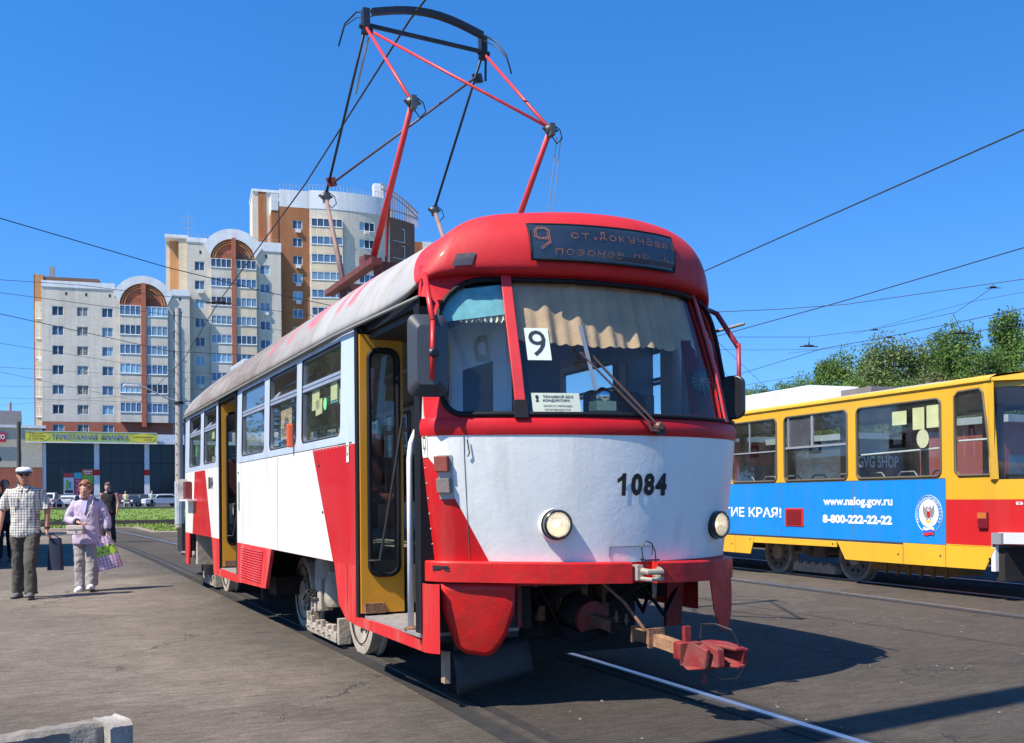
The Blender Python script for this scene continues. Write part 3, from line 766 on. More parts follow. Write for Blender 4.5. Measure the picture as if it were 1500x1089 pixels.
k = MB(); k.prism([(-.63, -2.35, .72), (-.70, -2.33, .72), (-.72, -2.3, .40), (-.66, -2.31, .39), (-.61, -2.32, .42)], (0, .05, 0)); k.build('apron_bracket', M_oldred, T)
k = MB(); k.prism([(.60, -2.25, .72), (.74, -2.25, .72), (.74, -2.2, .38), (.62, -2.2, .38)], (0, .03, 0)); k.build('apron_bracket', M_oldred, T)
# rubber flap guarding the wheel
k = MB()
def flap(u, v): return Vector((-1.0+u*.62+.02*v, -2.32-.05*math.sin(v*2)+.25*u, .34-.25*v+.03*u))
k.grid(flap, [i/8 for i in range(9)], [i/5 for i in range(6)]); o = k.build('rubber_flap', mat('grey_rubber', (.028, .028, .028), .6, var=.3, bmp=.3), T, smooth=True); o.modifiers.new('s', 'SOLIDIFY').thickness = .012
MB().box(-1.055, -1.02, -2.36, -2.30, .16, .35).build('flap_batten', M_wood, T)

# --- bumper: two red boards wrapped round the nose
def bumper(t0, t1, name='bumper'):
    n = 30; vs = []; prof = [(.0, .0), (.055, .0), (.062, .008), (.062, .92), (.055, 1.), (.0, 1.)]
    for i in range(n+1):
        t = t0+(t1-t0)*i/n; p = nose(t)
        zt = .868-.022*p.x; zb = .740-.028*p.x
        for (o, h) in prof: 
            q = NS(t, .83, o+.005); vs.append(Vector((q.x, q.y, zb+(zt-zb)*h)))
    m = len(prof); fs = [(i*m+c, i*m+(c+1) % m, (i+1)*m+(c+1) % m, (i+1)*m+c) for i in range(n) for c in range(m)]
    fs += [tuple(range(m-1, -1, -1)), tuple(n*m+c for c in range(m))]
    return MB().add(vs, fs).build(name, M_plough, T, smooth=30)
tc0, tc1 = t_of_x(-.02), t_of_x(.17)
bu = bumper(.02, tc0); bumper(tc1, TL-.1)
# slot cut-out in the bumper end
t_s = t_of_x(-1.155)
k = MB(); 
for (a, b, z0, z1) in ((0, .05, .845, .868), (.05, .09, .855, .866), (.0, .09, .836, .850)):
    k.add([NS(t_s+a, z0, .071), NS(t_s+b, z0, .071), NS(t_s+b, z1, .071), NS(t_s+a, z1, .071)], [(0, 1, 2, 3)])
k.build('bumper_slot', M_ink, bu)

# --- headlights
def headlight(x, z):
    t = t_of_x(x); c = NS(t, z); d = (NS(t, z, .1)-c).normalized()
    d = (d*.55+Vector((0, -1, 0))*.45).normalized()
    H = MB().lathe([(.055, -.05), (.088, -.02), (.088, .055), (.082, .062), (.075, .062), (.073, .050)], c, d, 36, cap=False).build('headlight', mat('lamp_rim_black', (.012, .012, .014), .25, coat=.4), T, smooth=35)
    MB().lathe([(.095, -.03), (.102, .0), (.094, .012)], c, d, 36, cap=False).build('mounting_ring', M_whitep, H, smooth=35)
    MB().lathe([(.073, .05), (.06, .02), (.035, -.005), (.012, -.018)], c, d, 32).build('reflector', mat('lamp_reflector', (.92, .84, .66), .3, .1, var=.25, vs=60, bmp=.2, bs=60, emit=((1, .88, .70), .20)), H, smooth=True)
    MB().lathe([(.016, -.01), (.018, .015), (.010, .03)], c, d, 12).build('bulb', mat('bulb_glass', (.8, .6, .35), .1, coat=.5, emit=((1, .78, .5), 3.)), H, smooth=True)
    lens = MB().lathe([(.074, .050), (.060, .060), (.035, .068), (.01, .071)], c, d, 32)
    M_lens = glass('lamp_lens', (.97, .97, .95), .45, .02)
    lens.build('lens', M_lens, H, smooth=True)
    r = d.cross(Vector((0, 0, 1))).normalized()
    rb = MB()
    for q in range(-6, 7):
        xx = q*.0105; hh = math.sqrt(max(0, .068**2-xx**2)); rb.tube([c+d*.0645+r*xx+Vector((0, 0, -hh)), c+d*.070+r*xx, c+d*.0645+r*xx+Vector((0, 0, hh))], .0012, 4)
    rb.build('lens_flutes', M_whitep, H)
headlight(-.50, 1.10); headlight(.76, 1.075)

# --- number and signs on the front
for i, ch in enumerate('1084'):
    xa = [-.118, -.020, .072, .158][i]; wd = [.062, .082, .078, .088][i]
    if ch == '1':
        P1 = [(.55, 0), (1, 0), (1, 1), (.62, 1), (.45, .86), (.05, .74), (.05, .56), (.55, .68)]
        MB().add([NX(xa+wd*a, 1.265+.135*b_, .006) for a, b_ in P1], [(0, 1, 2, 3, 7), (3, 4, 7), (4, 5, 6, 7)]).build('fleet_number', M_ink, T); continue
    text_on('fleet_number', ch, lambda u, v: NX(u, v, .006), xa, xa+wd, 1.265, 1.400, M_ink, T, .05)
# door-open pictogram beside both door posts
def pict(fn, u, v):
    a = MB().add([fn(u-.0, v), fn(u+.05, v), fn(u+.05, v+.14), fn(u, v+.14)], [(0, 1, 2, 3)]).build('door_sticker', M_paper, T)
    q = MB()
    for (x0, x1, z0, z1) in ((.010, .040, .115, .122), (.010, .014, .05, .115), (.036, .040, .05, .115), (.010, .022, .05, .055), (.028, .040, .05, .055), (.023, .027, .015, .07)):
        q.add([fn(u+x0, v+z0, .002), fn(u+x1, v+z0, .002), fn(u+x1, v+z1, .002), fn(u+x0, v+z1, .002)], [(0, 1, 2, 3)])
    q.build('pictogram', M_ink, a)
pict(lambda u, v, o=0: NS(u, v, .004+o), .015, 1.50)
pict(lambda u, v, o=0: SL(-1.06+u, v, -.004-o), .015, 1.52)

# --- marker lamps beside the front door
def lampbox(t, z0, z1, m, name):
    k = MB(); P = [NS(t, z0, -.001), NS(t+.085, z0, -.001), NS(t+.085, z1, -.001), NS(t, z1, -.001)]
    nn = (NS(t+.04, z0, .1)-NS(t+.04, z0)).normalized()*.04
    k.prism([Vector(p) for p in P], nn); return k.build(name, m, T, bevel=.004)
MB().prism([NS(.135, 1.255, .001), NS(.225, 1.255, .001), NS(.225, 1.51, .001), NS(.135, 1.51, .001)], (0, -.004, 0)).build('lamp_backplate', M_grey, T)
lampbox(.125, 1.415, 1.505, mat('lamp_brown_red', (.30, .07, .045), .55, var=.3, bmp=.3), 'marker_lamp')
lampbox(.13, 1.29, 1.375, mat('lamp_dusty_grey', (.19, .155, .13), .8, var=.3, bmp=.3), 'marker_lamp')
# orange indicator on the side
MB().box(-1.31, -1.255, .555, .60, 1.70, 1.90).build('turn_signal', M_orange, T, bevel=.012)

# --- destination display
DX0, DX1 = -.57, .40
def fD(u, v, d=0):
    "u along x, v = 0..1 between bottom and top of the display"
    z = 2.672+v*.225; 
    sc = .988 if u < 0 else .905
    for i in range(3, 8):
        if RG[i][1] <= z <= RG[i+1][1]: f = (z-RG[i][1])/(RG[i+1][1]-RG[i][1]); rr_ = tuple(RG[i][j]*(1-f)+RG[i+1][j]*f for j in range(5)); break
    else: rr_ = RG[3]
    q = rp(nose(t_of_x(u/sc/(1-rr_[2]/W))), rr_)
    return Vector((u, q.y-d-.018, z-.005*u))
fr_ = MB(); h = rrect(DX0, DX1, 0, 1, r=.02, n=3)
h = [(p[0], p[1]) for p in h]
D_ = MB().grid(lambda u, v: fD(u, v, .016), [DX0+(DX1-DX0)*i/24 for i in range(25)], [i/10 for i in range(11)]).build('destination_display', mat('display_face', (.020, .032, .050), .25, var=.25, vs=4, coat=.4), T, smooth=True)
border = [(DX0, 0), (DX1, 0), (DX1, 1), (DX0, 1)]
P = []
for (a, b) in zip(border, border[1:]+border[:1]):
    q = 20 if a[1] == b[1] else 4
    for j in range(q): P.append(fD(a[0]+(b[0]-a[0])*j/q, a[1]+(b[1]-a[1])*j/q, .012))
MB().tube(P, .009, 6, closed=True).build('display_rim', M_rubber, D_, smooth=True)
GL = {'с': ['00000', '00000', '01110', '10001', '10000', '10001', '01110'], 'т': ['00000', '00000', '11111', '00100', '00100', '00100', '00100'],
 '.': ['000', '000', '000', '000', '000', '011', '011'], 'Д': ['01110', '01010', '01010', '01010', '01010', '11111', '10001'], 'о': ['00000', '00000', '01110', '10001', '10001', '10001', '01110'],
 'к': ['00000', '00000', '10010', '10100', '11000', '10100', '10010'], 'у': ['00000', '10001', '10001', '10001', '01111', '00001', '01110'], 'ч': ['00000', '00000', '10001', '10001', '01111', '00001', '00001'],
 'а': ['00000', '01110', '00001', '01111', '10001', '10001', '01111'], 'е': ['00000', '00000', '01110', '10001', '11111', '10000', '01111'], 'в': ['00000', '00000', '11110', '10001', '11110', '10001', '11110'],
 'п': ['00000', '00000', '11111', '10001', '10001', '10001', '10001'], 'з': ['00000', '00000', '01110', '10001', '00110', '10001', '01110'], 'н': ['00000', '00000', '10001', '10001', '11111', '10001', '10001'],
 'р': ['00000', '11110', '10001', '10001', '11110', '10000', '10000'], 'К': ['10001', '10010', '10100', '11000', '10100', '10010', '10001'], ' ': ['000']*7,
 'О': ['01110', '10001', '10001', '10001', '10001', '10001', '01110'], 'щ': ['00000', '00000', '10101', '10101', '10101', '11111', '00001']}
led = MB(); pit = (DX1-DX0)/104.; rows = 30; vp_ = 1/rows
def dot(c, r): 
    u = DX0+(c+.5)*pit; v = 1-(r+.5)*vp_; s = .30*pit; sv = .30*vp_
    led.add([fD(u-s, v-sv, .025), fD(u+s, v-sv, .025), fD(u+s, v+sv, .025), fD(u-s, v+sv, .025)], [(0, 1, 2, 3)])
def row_text(t, c, r):
    for ch in t:
        g_ = GL[ch]
        for j, ln in enumerate(g_):
            for i, b in enumerate(ln):
                if b == '1': dot(c+i, r+j)
        c += len(g_[0])+2
row_text('ст.Докучаева', 25, 5); row_text('позонзв', 14, 19); row_text('пр.', 68, 19); row_text('К', 93, 17)
nine = ['0011111100', '0111111110', '1110000111', '1100000011', '1100000011', '1100000011', '1100000011', '1100000011', '1110000111', '0111111111', '0011111111', '0000000011', '0000000011', '0000000111', '0000001110', '0000011100', '0000111000', '0001110000', '0001100000']
for j, ln in enumerate(nine):
    for i, b in enumerate(ln):
        if b == '1': dot(2+i, 3+j)
tag(led.build('led_lettering', mat('led_dots', (.34, .115, .05), .5, var=.4, vs=40), D_), kind='stuff')

# --- interior of the cab and saloon
I = MB(); I.box(-.53, 1.18, -2.1, 9.6, .80, .86)
for (a, b) in ((-1.16, 3.20), (4.40, 7.3)): I.box(-1.18, -.53, a, b, .80, .86)
I.build('floor_deck', M_floor, T)
MB().box(-1.14, 1.14, -1.7, 7.2, 2.50, 2.53).build('ceiling_lining', M_int, T)
# step wells
for (a, b) in (DF, DM, DR):
    k = MB(); x_ = -xs_((a+b)/2)
    k.box(x_+.01, -.55, a, b, .44, .46); k.m = 0; k.build('step_plate', M_floor, T)
    MB().box(-.56, -.53, a, b, .46, .80).build('step_riser', M_oldred, T)
    for yy in (a+.012, b-.022):
        MB().box(x_+.02, -.55, yy, yy+.01, .40, .9).build('step_cheek', M_intd, T)
# cab: dashboard, partition, seat, driver's odds and ends
k = MB()
def dash(u, v): 
    t = t_of_x(u); p = NS(t, 1.66, -.03)
    return Vector((u*(1-.06*v), p.y+.62*v*(1 if v < 1 else 1), 1.70-.03*v+.10*math.sin(v*2.2)*sstep(-1., .2, u)))
k.grid(dash, [-1.05+2.05*i/16 for i in range(17)], [0, .25, .5, .75, 1.]); k.build('dashboard', mat('dash_vinyl', (.17, .19, .19), .7, var=.15, vs=6), T, smooth=True)
MB().grid(lambda u, v: Vector((dash(u, 1).x, dash(u, 1).y, dash(u, 1).z*(1-v)+.86*v)), [-1.05+2.05*i/8 for i in range(9)], [0, 1]).build('dash_front', M_intd, T)
part = MB(); part.box(-.52, .35, -1.22, -1.18, .86, 2.52); part.box(.95, 1.18, -1.22, -1.18, .86, 2.52); part.box(.35, .95, -1.22, -1.18, .86, 1.35); part.box(.35, .95, -1.22, -1.18, 2.3, 2.52)
part.build('cab_partition', mat('partition_blue_grey', (.09, .13, .18), .5, var=.1), T)
MB().box(-.54, -.50, -2.15, -1.18, .86, 2.52).build('cab_side_wall', mat('cab_wall_blue', (.30, .44, .56), .45), T)
MB().box(-.545, -.505, -1.95, -1.45, 1.5, 2.15).build('cab_side_window', M_intd, T)
MB().box(1.02, 1.10, -1.72, -1.56, 1.7, 2.48).build('cab_corner_post', mat('pale_grey_paint', (.42, .43, .42), .5), T)
k = MB(); k.box(.3, .75, -1.75, -1.62, 1.35, 2.02); k.box(.28, .77, -2.15, -1.62, 1.2, 1.34); k.build('driver_seat', M_intd, T, bevel=.04)
# curtain: gathered cloth hanging from the top of the windscreen with a scalloped hem
cur = MB(); nu = 220
def hem(u):
    base = .36+.03*math.sin(u*3)
    if 1.17 < u < 1.45: base -= .10*math.sin((u-1.17)/.28*math.pi)
    return base + .012*abs(math.sin(u*42))
tA, tB = tpl+.04, tpr-.0
def cf(i, v):
    t = tA+(tB-tA)*i/nu; u = t-tA; L = hem(u)+.05*sstep(.9, 1.3, u)
    z = 2.57-L*v; fold = .016*math.sin(u*34+1.5*math.sin(u*7))+.011*math.sin(u*61+2)
    q = NS(t, z, -.06+fold*(.35+.65*v)); return q
cur.grid(cf, range(nu+1), [0, .1, .25, .4, .55, .7, .82, .92, 1.0]); o = cur.build('curtain', M_curtain, T, smooth=True)
cu2 = MB(); cu2.grid(lambda i, v: NS(tga+.14+(tpl-tga-.16)*i/60, 2.53-(.20+.02*abs(math.sin(i*.5)))*v, -.05+.012*math.sin(i*.8)), range(61), [0, .3, .6, 1.]); cu2.build('curtain', mat('pale_net_curtain', (.62, .58, .42), .9, var=.2), T, smooth=True)
# teal sun film in the corner pane
sf = MB(); sf.grid(lambda u, v: NS(tga+.03+u*.40, 2.36+v*.19-.05*(1-u)+(.10 if v > .99 else 0)*u*0, -.032), [i/10 for i in range(11)], [0, .25, .5, .75, 1.]); sf.build('sun_film', mat('teal_film', (.13, .36, .38), .6, var=.2, vs=15), T)
# route number sheet, notice
def sheet_on(name, x0, x1, z0, z1, m, off=-.028):
    return MB().grid(lambda u, v: NX(u, v, off), [x0+(x1-x0)*i/6 for i in range(7)], [z0, (z0+z1)/2, z1]).build(name, m, T)
s9 = sheet_on('route_sheet', -.615, -.475, 2.075, 2.275, M_paper)
text_on('route_number', '9', lambda u, v: NX(u, v, -.026), -.597, -.497, 2.10, 2.26, M_ink, s9, .0)
no = sheet_on('notice_card', -.62, -.335, 1.757, 1.875, mat('cream_card', (.68, .67, .52), .7, var=.06))
for (txt, a, b, z0, z1, bo) in (('!', -.598, -.578, 1.822, 1.862, .03), ('ТРАМВАЙ БЕЗ', -.555, -.375, 1.845, 1.864, .03), ('КОНДУКТОРА', -.555, -.395, 1.820, 1.838, .03), ('ОПЛАТА ПРОЕЗДА', -.555, -.385, 1.790, 1.803, .02), ('ПРОИЗВОДИТСЯ', -.55, -.40, 1.768, 1.780, .02)):
    text_on('lettering', txt, lambda u, v: NX(u, v, -.0255), a, b, z0, z1, M_ink, no, bo)
# fan, cup, box, bits
F_ = MB(); c = Vector((.80, -2.38, 2.03)); d = Vector((-.5, -.85, 0)).normalized(); F_.lathe([(.085, 0), (.088, .02), (.075, .045), (.02, .055)], c, d, 24)
F_.cyl(c, c-d*.10, .035); F_.cyl(c-Vector((0, 0, .02)), c-Vector((0, 0, .28)), .008); F_.lathe([(.05, -.30), (.05, -.28), (.02, -.27)], c, (0, 0, 1), 16)
F_.build('fan', M_intd, T, smooth=35)
gr_ = MB()
for q in range(12):
    a = q*math.pi/6; u_ = d.orthogonal().normalized(); w_ = d.cross(u_); e = u_*math.cos(a)+w_*math.sin(a); gr_.tube([c+d*.06, c+d*.056+e*.05, c+d*.03+e*.09], .002, 4)
gr_.build('fan_guard', M_grey, T)
MB().box(-.08, .06, -2.5, -2.4, 1.80, 1.86).build('card_box', mat('yellow_card', (.60, .58, .30), .7), T)
MB().lathe([(.055, 0), (.05, .05), (.03, .08), (.01, .09)], (-.01, -2.45, 1.86), (0, 0, 1), 20).build('plastic_dome', M_chrome, T, smooth=True)
MB().box(.33, .40, -2.42, -2.36, 1.78, 1.92).build('radio_box', M_intd, T, bevel=.01)
k = MB(); 
for q in range(5): k.tube([(.62+q*.05, -2.45+.03*q, 1.76), (.66+q*.05, -2.44, 1.80+.01*q), (.74+q*.04, -2.40, 1.77)], .004, 5)
k.build('loose_wires', mat('wire_red', (.5, .06, .05), .5), T)
# saloon seats and poles
def seat(x, y):
    k = MB(); k.box(x-.21, x+.21, y-.2, y+.2, 1.22, 1.30); k.box(x-.21, x+.21, y+.16, y+.24, 1.30, 1.78); k.box(x-.03, x+.03, y-.05, y+.05, .86, 1.22)
    k.build('seat', mat('seat_vinyl', (.13, .035, .03), .5, var=.15), T, bevel=.03)
for y in (-.4, .5, 1.4, 2.3, 5.1, 6.0, 6.9): seat(-.92, y)
for y in (-.4, .5, 1.4, 2.3, 3.2, 4.1, 5.1, 6.0, 6.9): seat(.9, y)
for (x, y) in ((-.5, -1.0), (-.5, 1.0), (-.5, 3.1), (-.5, 4.5), (.5, 1.0), (.5, 3.1), (.5, 5.5)):
    MB().cyl((x, y, .86), (x, y, 2.5), .017, 8).build('grab_pole', M_grey, T, smooth=True)
MB().tube([(-.5, -1.0, 2.3), (-.5, 8, 2.3)], .015, 6).build('grab_rail', M_grey, T)
MB().box(-.62, -.48, -.95, -.88, 1.55, 1.85).build('ticket_validator', mat('validator_grey', (.25, .27, .28), .4), T, bevel=.02)
# --- papers stuck in the side windows
def side_paper(y0, y1, z0, z1, m, name='window_notice', skew=0):
    return MB().add([SL(y0, z0, .03), SL(y1, z0+skew, .03), SL(y1, z1+skew, .03), SL(y0, z1, .03)], [(0, 1, 2, 3)]).build(name, m, T)
M_yp = mat('yellow_paper', (.80, .74, .42), .7); M_gp = mat('green_oval', (.18, .60, .22), .6); M_tp = mat('teal_paper', (.10, .45, .45), .6)
side_paper(-.13, .10, 1.97, 2.13, M_yp, skew=.0); side_paper(-.22, -.02, 1.93, 2.05, M_yp, 'window_notice', -.01)
side_paper(-.67, -.46, 1.98, 2.16, M_tp); o = side_paper(-.655, -.48, 2.0, 2.15, M_yp); o.location.x = -.004
side_paper(-.78, -.70, 1.96, 2.07, mat('orange_paper', (.75, .50, .12), .7))
MB().lathe([(.001, 0), (.048, 0), (.048, .002)], (-1.225, -.345, 1.99), (-1, 0, 0), 20).build('green_sticker', M_gp, T).scale = (1, 1, 1)
po = side_paper(.80, 1.22, 1.80, 2.06, mat('poster', (.62, .40, .22), .7, var=.35, vs=14))
k = MB(); 
for r_ in range(4): k.add([SL(.84, 1.83+r_*.018, .028), SL(1.18, 1.83+r_*.018, .028), SL(1.18, 1.84+r_*.018, .028), SL(.84, 1.84+r_*.018, .028)], [(0, 1, 2, 3)])
k.add([SL(.90, 1.90, .028), SL(1.10, 1.90, .028), SL(1.06, 1.99, .028), SL(.93, 1.98, .028)], [(0, 1, 2, 3)]); k.build('poster_print', mat('poster_print', (.16, .12, .08), .7), po)
side_paper(4.68, 4.86, 1.80, 1.92, M_paper); side_paper(6.35, 6.48, 1.86, 2.0, M_gp); side_paper(4.9, 5.1, 2.02, 2.12, M_yp)

# --- doors: frames, folded leaves, rods
def door_frame(d):
    k = MB(); w_ = .05
    for (a, b) in ((d[0], d[0]+(.10 if d[0] < 0 else w_)), (d[1]-w_*1.25, d[1])):
        xa = -xs_((a+b)/2)
        k.box(xa-.004, xa+.08, a, b, .45, 2.455)
    k.box(-xs_(d[0]), -xs_(d[0])+.08, d[0], d[1], 2.40, 2.455)
    return k.build('door_frame', M_rubber, T)
for d in (DF, DM): door_frame(d)
k = MB(); xa = -xs_(7.4); k.box(xa-.004, xa+.08, 7.34, 7.44, .43, 2.45); xa = -xs_(8.7); k.box(xa, xa+.08, 8.65, 8.75, .43, 2.45); k.build('door_frame', M_rubber, T)
def leaf(x0, x1, y, z0=.475, z1=2.39, knob=True, slant=0):
    "a folded leaf standing across the doorway, facing the front"
    w = x1-x0; f = lambda u, v, d: Vector((u, y+d+slant*(u-x0), v))
    hole = rrect(x0+.2*w, x1-.12*w, z0+.26, z1-.10, r=.22*w, n=5)
    k = MB(); k.ring(f, (x0, x1, z0, z1), hole, 1, .03); k.ring(lambda u, v, d: f(u, v, .03-d), (x0, x1, z0, z1), hole, 1, 0)
    k.add([f(x0, z0, 0), f(x0, z0, .03), f(x0, z1, .03), f(x0, z1, 0)], [(0, 1, 2, 3)]); k.add([f(x1, z0, 0), f(x1, z0, .03), f(x1, z1, .03), f(x1, z1, 0)], [(3, 2, 1, 0)])
    L = k.build('door_leaf', M_ochre, T)
    MB().tube([f(p[0], p[1], -.006) for p in hole], .016, 8, closed=True).build('rubber_seal', M_rubber, L, smooth=True)
    pane('pane', 0, 0, 0, 0, M_glass, L, lambda u, v, d: f(u, v, .015), 0, hole)
    if knob:
        MB().tube([f(x0+.16*w, z0+.36, -.02), f(x0+.38*w, z0+.365, -.05), f(x0+.72*w, z0+.95, -.05), f(x0+.95*w, z0+1.35, -.04)], .010, 8).build('door_rod', M_black, L)
        MB().box(x0+.02, x0+.16, y-.03, y+.02, z0-.0, z0+.07).build('hinge_bracket', M_rust, L)
    return L
leaf(-1.225, -.915, -1.25); leaf(-1.19, -.90, -1.17, knob=False, slant=.1)
leaf(-1.225, -.93, 4.30)
MB().tube([(-1.165, -2.08, .46), (-1.165, -2.08, 1.50), (-1.155, -2.085, 1.60), (-1.13, -2.10, 1.67), (-1.10, -2.14, 1.70), (-1.10, -2.2, 1.70)], .019, 12).build('handrail', mat('chipped_white_rail', (.84, .84, .80), .35, dirt=.12, ds=30, dc=(.12, .07, .05)), T, smooth=True)
MB().lathe([(.045, 0), (.045, .008), (.02, .02)], (-1.165, -2.08, .46), (0, 0, 1), 12).build('rail_foot', M_rust, T)
MB().box(-1.19, -1.14, 3.30, 3.34, .9, 1.0).build('hinge_bracket', M_rust, T)
# top door gear, interior clutter seen above the leaf
MB().box(-1.15, -.8, -2.1, -1.2, 2.36, 2.42).build('door_gear', M_intd, T)

# --- mirrors
ML = empty('mirror_mount', (0, 0, 0)); ML.parent = T
bpy.data.objects.remove(ML)
k = MB(); 
mc = un(626, 522, 'y', -2.52); a = Vector((.95, -.25, 0)).normalized()
q = rrect(-.115, .115, -.235, .235, r=.05, n=6)
fr = [Vector((mc.x, mc.y, mc.z))+a*u+Vector((0, 0, v)) for u, v in q]; nb = Vector((a.y, -a.x, 0)).normalized()
k.prism(fr, nb*.022); 
mir = k.build('mirror', mat('mirror_shell', (.045, .048, .052), .35, var=.1, coat=.15), T, bevel=.006)
k = MB(); n_ = len(q); 
vs = [p+nb*.022 for p in fr]+[Vector(mc)+a*(u*.55)+Vector((0, 0, v*.72))+nb*.06 for u, v in q]
k.add(vs, [(i, (i+1) % n_, n_+(i+1) % n_, n_+i) for i in range(n_)]+[tuple(n_+i for i in range(n_))]); k.build('mirror_back', mat('mirror_shell', (0, 0, 0)), mir, smooth=25)
M_arm = mat('arm_red', (.58, .02, .02), .4, var=.15, dirt=.1)
p1 = un(622, 402, 'y', -2.36); p2 = un(634, 470, 'y', -2.60); p3 = un(633, 556, 'y', -2.60)
MB().tube([p1, (p1+p2)/2, p2-Vector((0, 0, 0))], .017, 10).build('mirror_arm', M_arm, T, smooth=True)
MB().tube([p2, p3], .013, 10).build('mirror_rod', M_arm, T, smooth=True)
MB().lathe([(.018, -.012), (.030, 0), (.018, .012)], (p2+(p3-p2)*.55)+Vector((0, -.02, 0)), (0, 1, 0), 12).build('clamp', M_black, mir)
MB().beam(p1+Vector((.01, .12, -.2)), p1+Vector((.02, .10, .02)), .02).build('mirror_bracket', M_arm, T)
q1 = un(1031, 452, 'y', -2.0); q2 = un(1050, 460, 'y', -2.3); q3 = un(1082, 510, 'y', -2.5); q4 = un(1083, 598, 'y', -2.5)
MB().tube([q1, q2, q3], .018, 10).build('mirror_arm', mat('arm_dark_red', (.30, .02, .03), .45), T, smooth=True)
MB().tube([q3+Vector((0, 0, .03)), q4], .015, 10).build('mirror_rod', mat('arm_dark_red', (0, 0, 0)), T, smooth=True)
mc = un(1075, 583, 'y', -2.5); a = Vector((.42, -.9, 0)).normalized(); nb = Vector((a.y, -a.x, 0)).normalized()
k = MB(); k.prism([mc+a*(u*.8)+Vector((0, 0, v*.62)) for u, v in rrect(-.11, .11, -.235, .235, r=.09, n=6)], nb*.035); k.build('mirror', mat('mirror_black', (.012, .012, .014), .35), T, bevel=.008)

# --- seams, rivets and small panels
def seam(name, pts, r=.0022, m=None): return MB().tube(pts, r, 4).build(name, m or mat('seam_dark', (.10, .09, .085), .9), T)  # thin dark lines mark the joints between panels
seam('panel_seam', [SL(1.22, z, -.001) for z in (.81, 1.2, 1.64)]); seam('panel_seam', [SL(y, 1.655, -.001) for y in [-1.1+.3*i for i in range(15)]], .003)
seam('panel_seam', [NS(.30, z, .001) for z in (.9, 1.1, 1.3, 1.5, 1.62)]); seam('panel_seam', [SL(-.98, z, -.001) for z in (.45, .6, .8)])
for x_ in (-.15, .17): seam('flap_seam', [NX(x_, .90, .002), NX(x_, .96, .002)])
seam('flap_seam', [NX(-.15+.04*i, .96, .002) for i in range(9)])
k = MB()
for i in range(9): k.lathe([(.004, 0), (.003, .003)], NX(-.14+.036*i, .95, .001), (0, -1, 0), 6)
for i in range(46): k.lathe([(.004, 0), (.003, .003)], SL(-1.05+i*.095, 1.635, -.0005), (-1, 0, 0), 6)
for i in range(12): k.lathe([(.005, 0), (.004, .004)], NS(.03+.0*i, .45+i*.09, .001), (-1, -.2, 0), 6)
tag(k.build('rivets', mat('rivet_paint', (.55, .53, .50), .5), T), kind='stuff')
for (y, z) in ((-.25, 1.52), (-.35, 1.16), (3.12, 1.55), (3.12, 1.2)):
    MB().lathe([(.012, 0), (.010, .006)], SL(y, z, -.001), (-1, 0, 0), 10).build('plug', M_under, T)
MB().tube([NX(-.98, 1.60, .012), NX(-.97, 1.52, .014), NX(-.98, 1.5, .012)], .004, 5).build('hook', M_under, T)
# --- wiper
b0 = NX(.13, 1.675, .04); tipA = un(852, 515, 'y', -2.72)
M_wip = mat('wiper_brown', (.13, .075, .06), .5, .3, var=.3)
pv = un(965, 625, 'y', -2.86); e1 = un(850, 517, 'y', -2.74); e2 = un(866, 520, 'y', -2.73); pv2 = un(950, 618, 'y', -2.86)
k = MB(); k.beam(pv, e2, .020, .012); k.beam(pv2, e1, .014, .010); k.tube([e1, e2], .006, 6); k.tube([pv2, pv2+Vector((.02, -.005, -.05)), pv+Vector((.0, -.01, -.03))], .010, 6)
k.lathe([(.028, -.02), (.03, .01), (.02, .03)], pv, (0, -1, 0), 12)
wp = k.build('wiper', M_wip, T)
k = MB(); k.beam(un(850, 477, 'y', -2.73), un(873, 572, 'y', -2.77), .016, .022); k.build('wiper_blade', mat('blade_alloy', (.30, .31, .32), .35, .6), wp)
k = MB(); k.box(0, .06, 0, .03, 0, .05); k.build('wiper_motor', M_black, wp, loc=tuple(pv+Vector((-.02, -.01, -.05))))
# dome lamp dirt patch / antenna plug on the shoulder
tq = t_of_x(-1.0)
def patch_pt(u, v):
    z = 2.645+.075*v; f = (z-2.625)/(2.68-2.625) if z < 2.68 else (z-2.68)/(2.77-2.68); A1, A2 = (RG[2], RG[3]) if z < 2.68 else (RG[3], RG[4])
    r_ = tuple(a*(1-f)+b*f for a, b in zip(A1, A2)); t = tq+.12*u; p = rp(nose(t), r_); q = nose(t+.02)-nose(t-.02); n_ = Vector((q.y, -q.x, 0)).normalized(); return p+n_*.007
MB().grid(patch_pt, [i/6 for i in range(7)], [i/5 for i in range(6)]).build('taped_patch', mat('taped_cover', (.10, .08, .085), .35, .4, var=.4, vs=20), T, smooth=True)

# --- hook on the bumper, coupler
k = MB(); hc = NX(.075, .84, .03)
k.tube([hc+Vector((-.05, -.02, -.02)), hc+Vector((-.02, -.10, -.03)), hc+Vector((.06, -.12, -.03)), hc+Vector((.10, -.03, -.02))], .018, 8)
k.tube([hc+Vector((-.06, -.02, -.07)), hc+Vector((-.01, -.12, -.075)), hc+Vector((.07, -.11, -.07)), hc+Vector((.08, -.02, -.06))], .013, 8)
k.box(hc.x-.07, hc.x-.03, hc.y-.06, hc.y+.02, hc.z-.08, hc.z+.01); k.build('tow_hook', M_dust, T, smooth=40)
k = MB(); k.cyl(hc+Vector((.04, -.07, -.10)), hc+Vector((.04, -.07, -.19)), .016, 10, .011); k.build('tow_pin', mat('pin_rust', (.24, .15, .11), .8, .3), T, smooth=True)
k = MB(); k.tube([hc+Vector((.06, -.06, .02)), hc+Vector((.055, -.06, .09)), hc+Vector((.03, -.06, .14)), hc+Vector((-.01, -.06, .155)), hc+Vector((-.04, -.06, .12)), hc+Vector((-.035, -.06, .06)), hc+Vector((-.01, -.06, .02))], .004, 6)
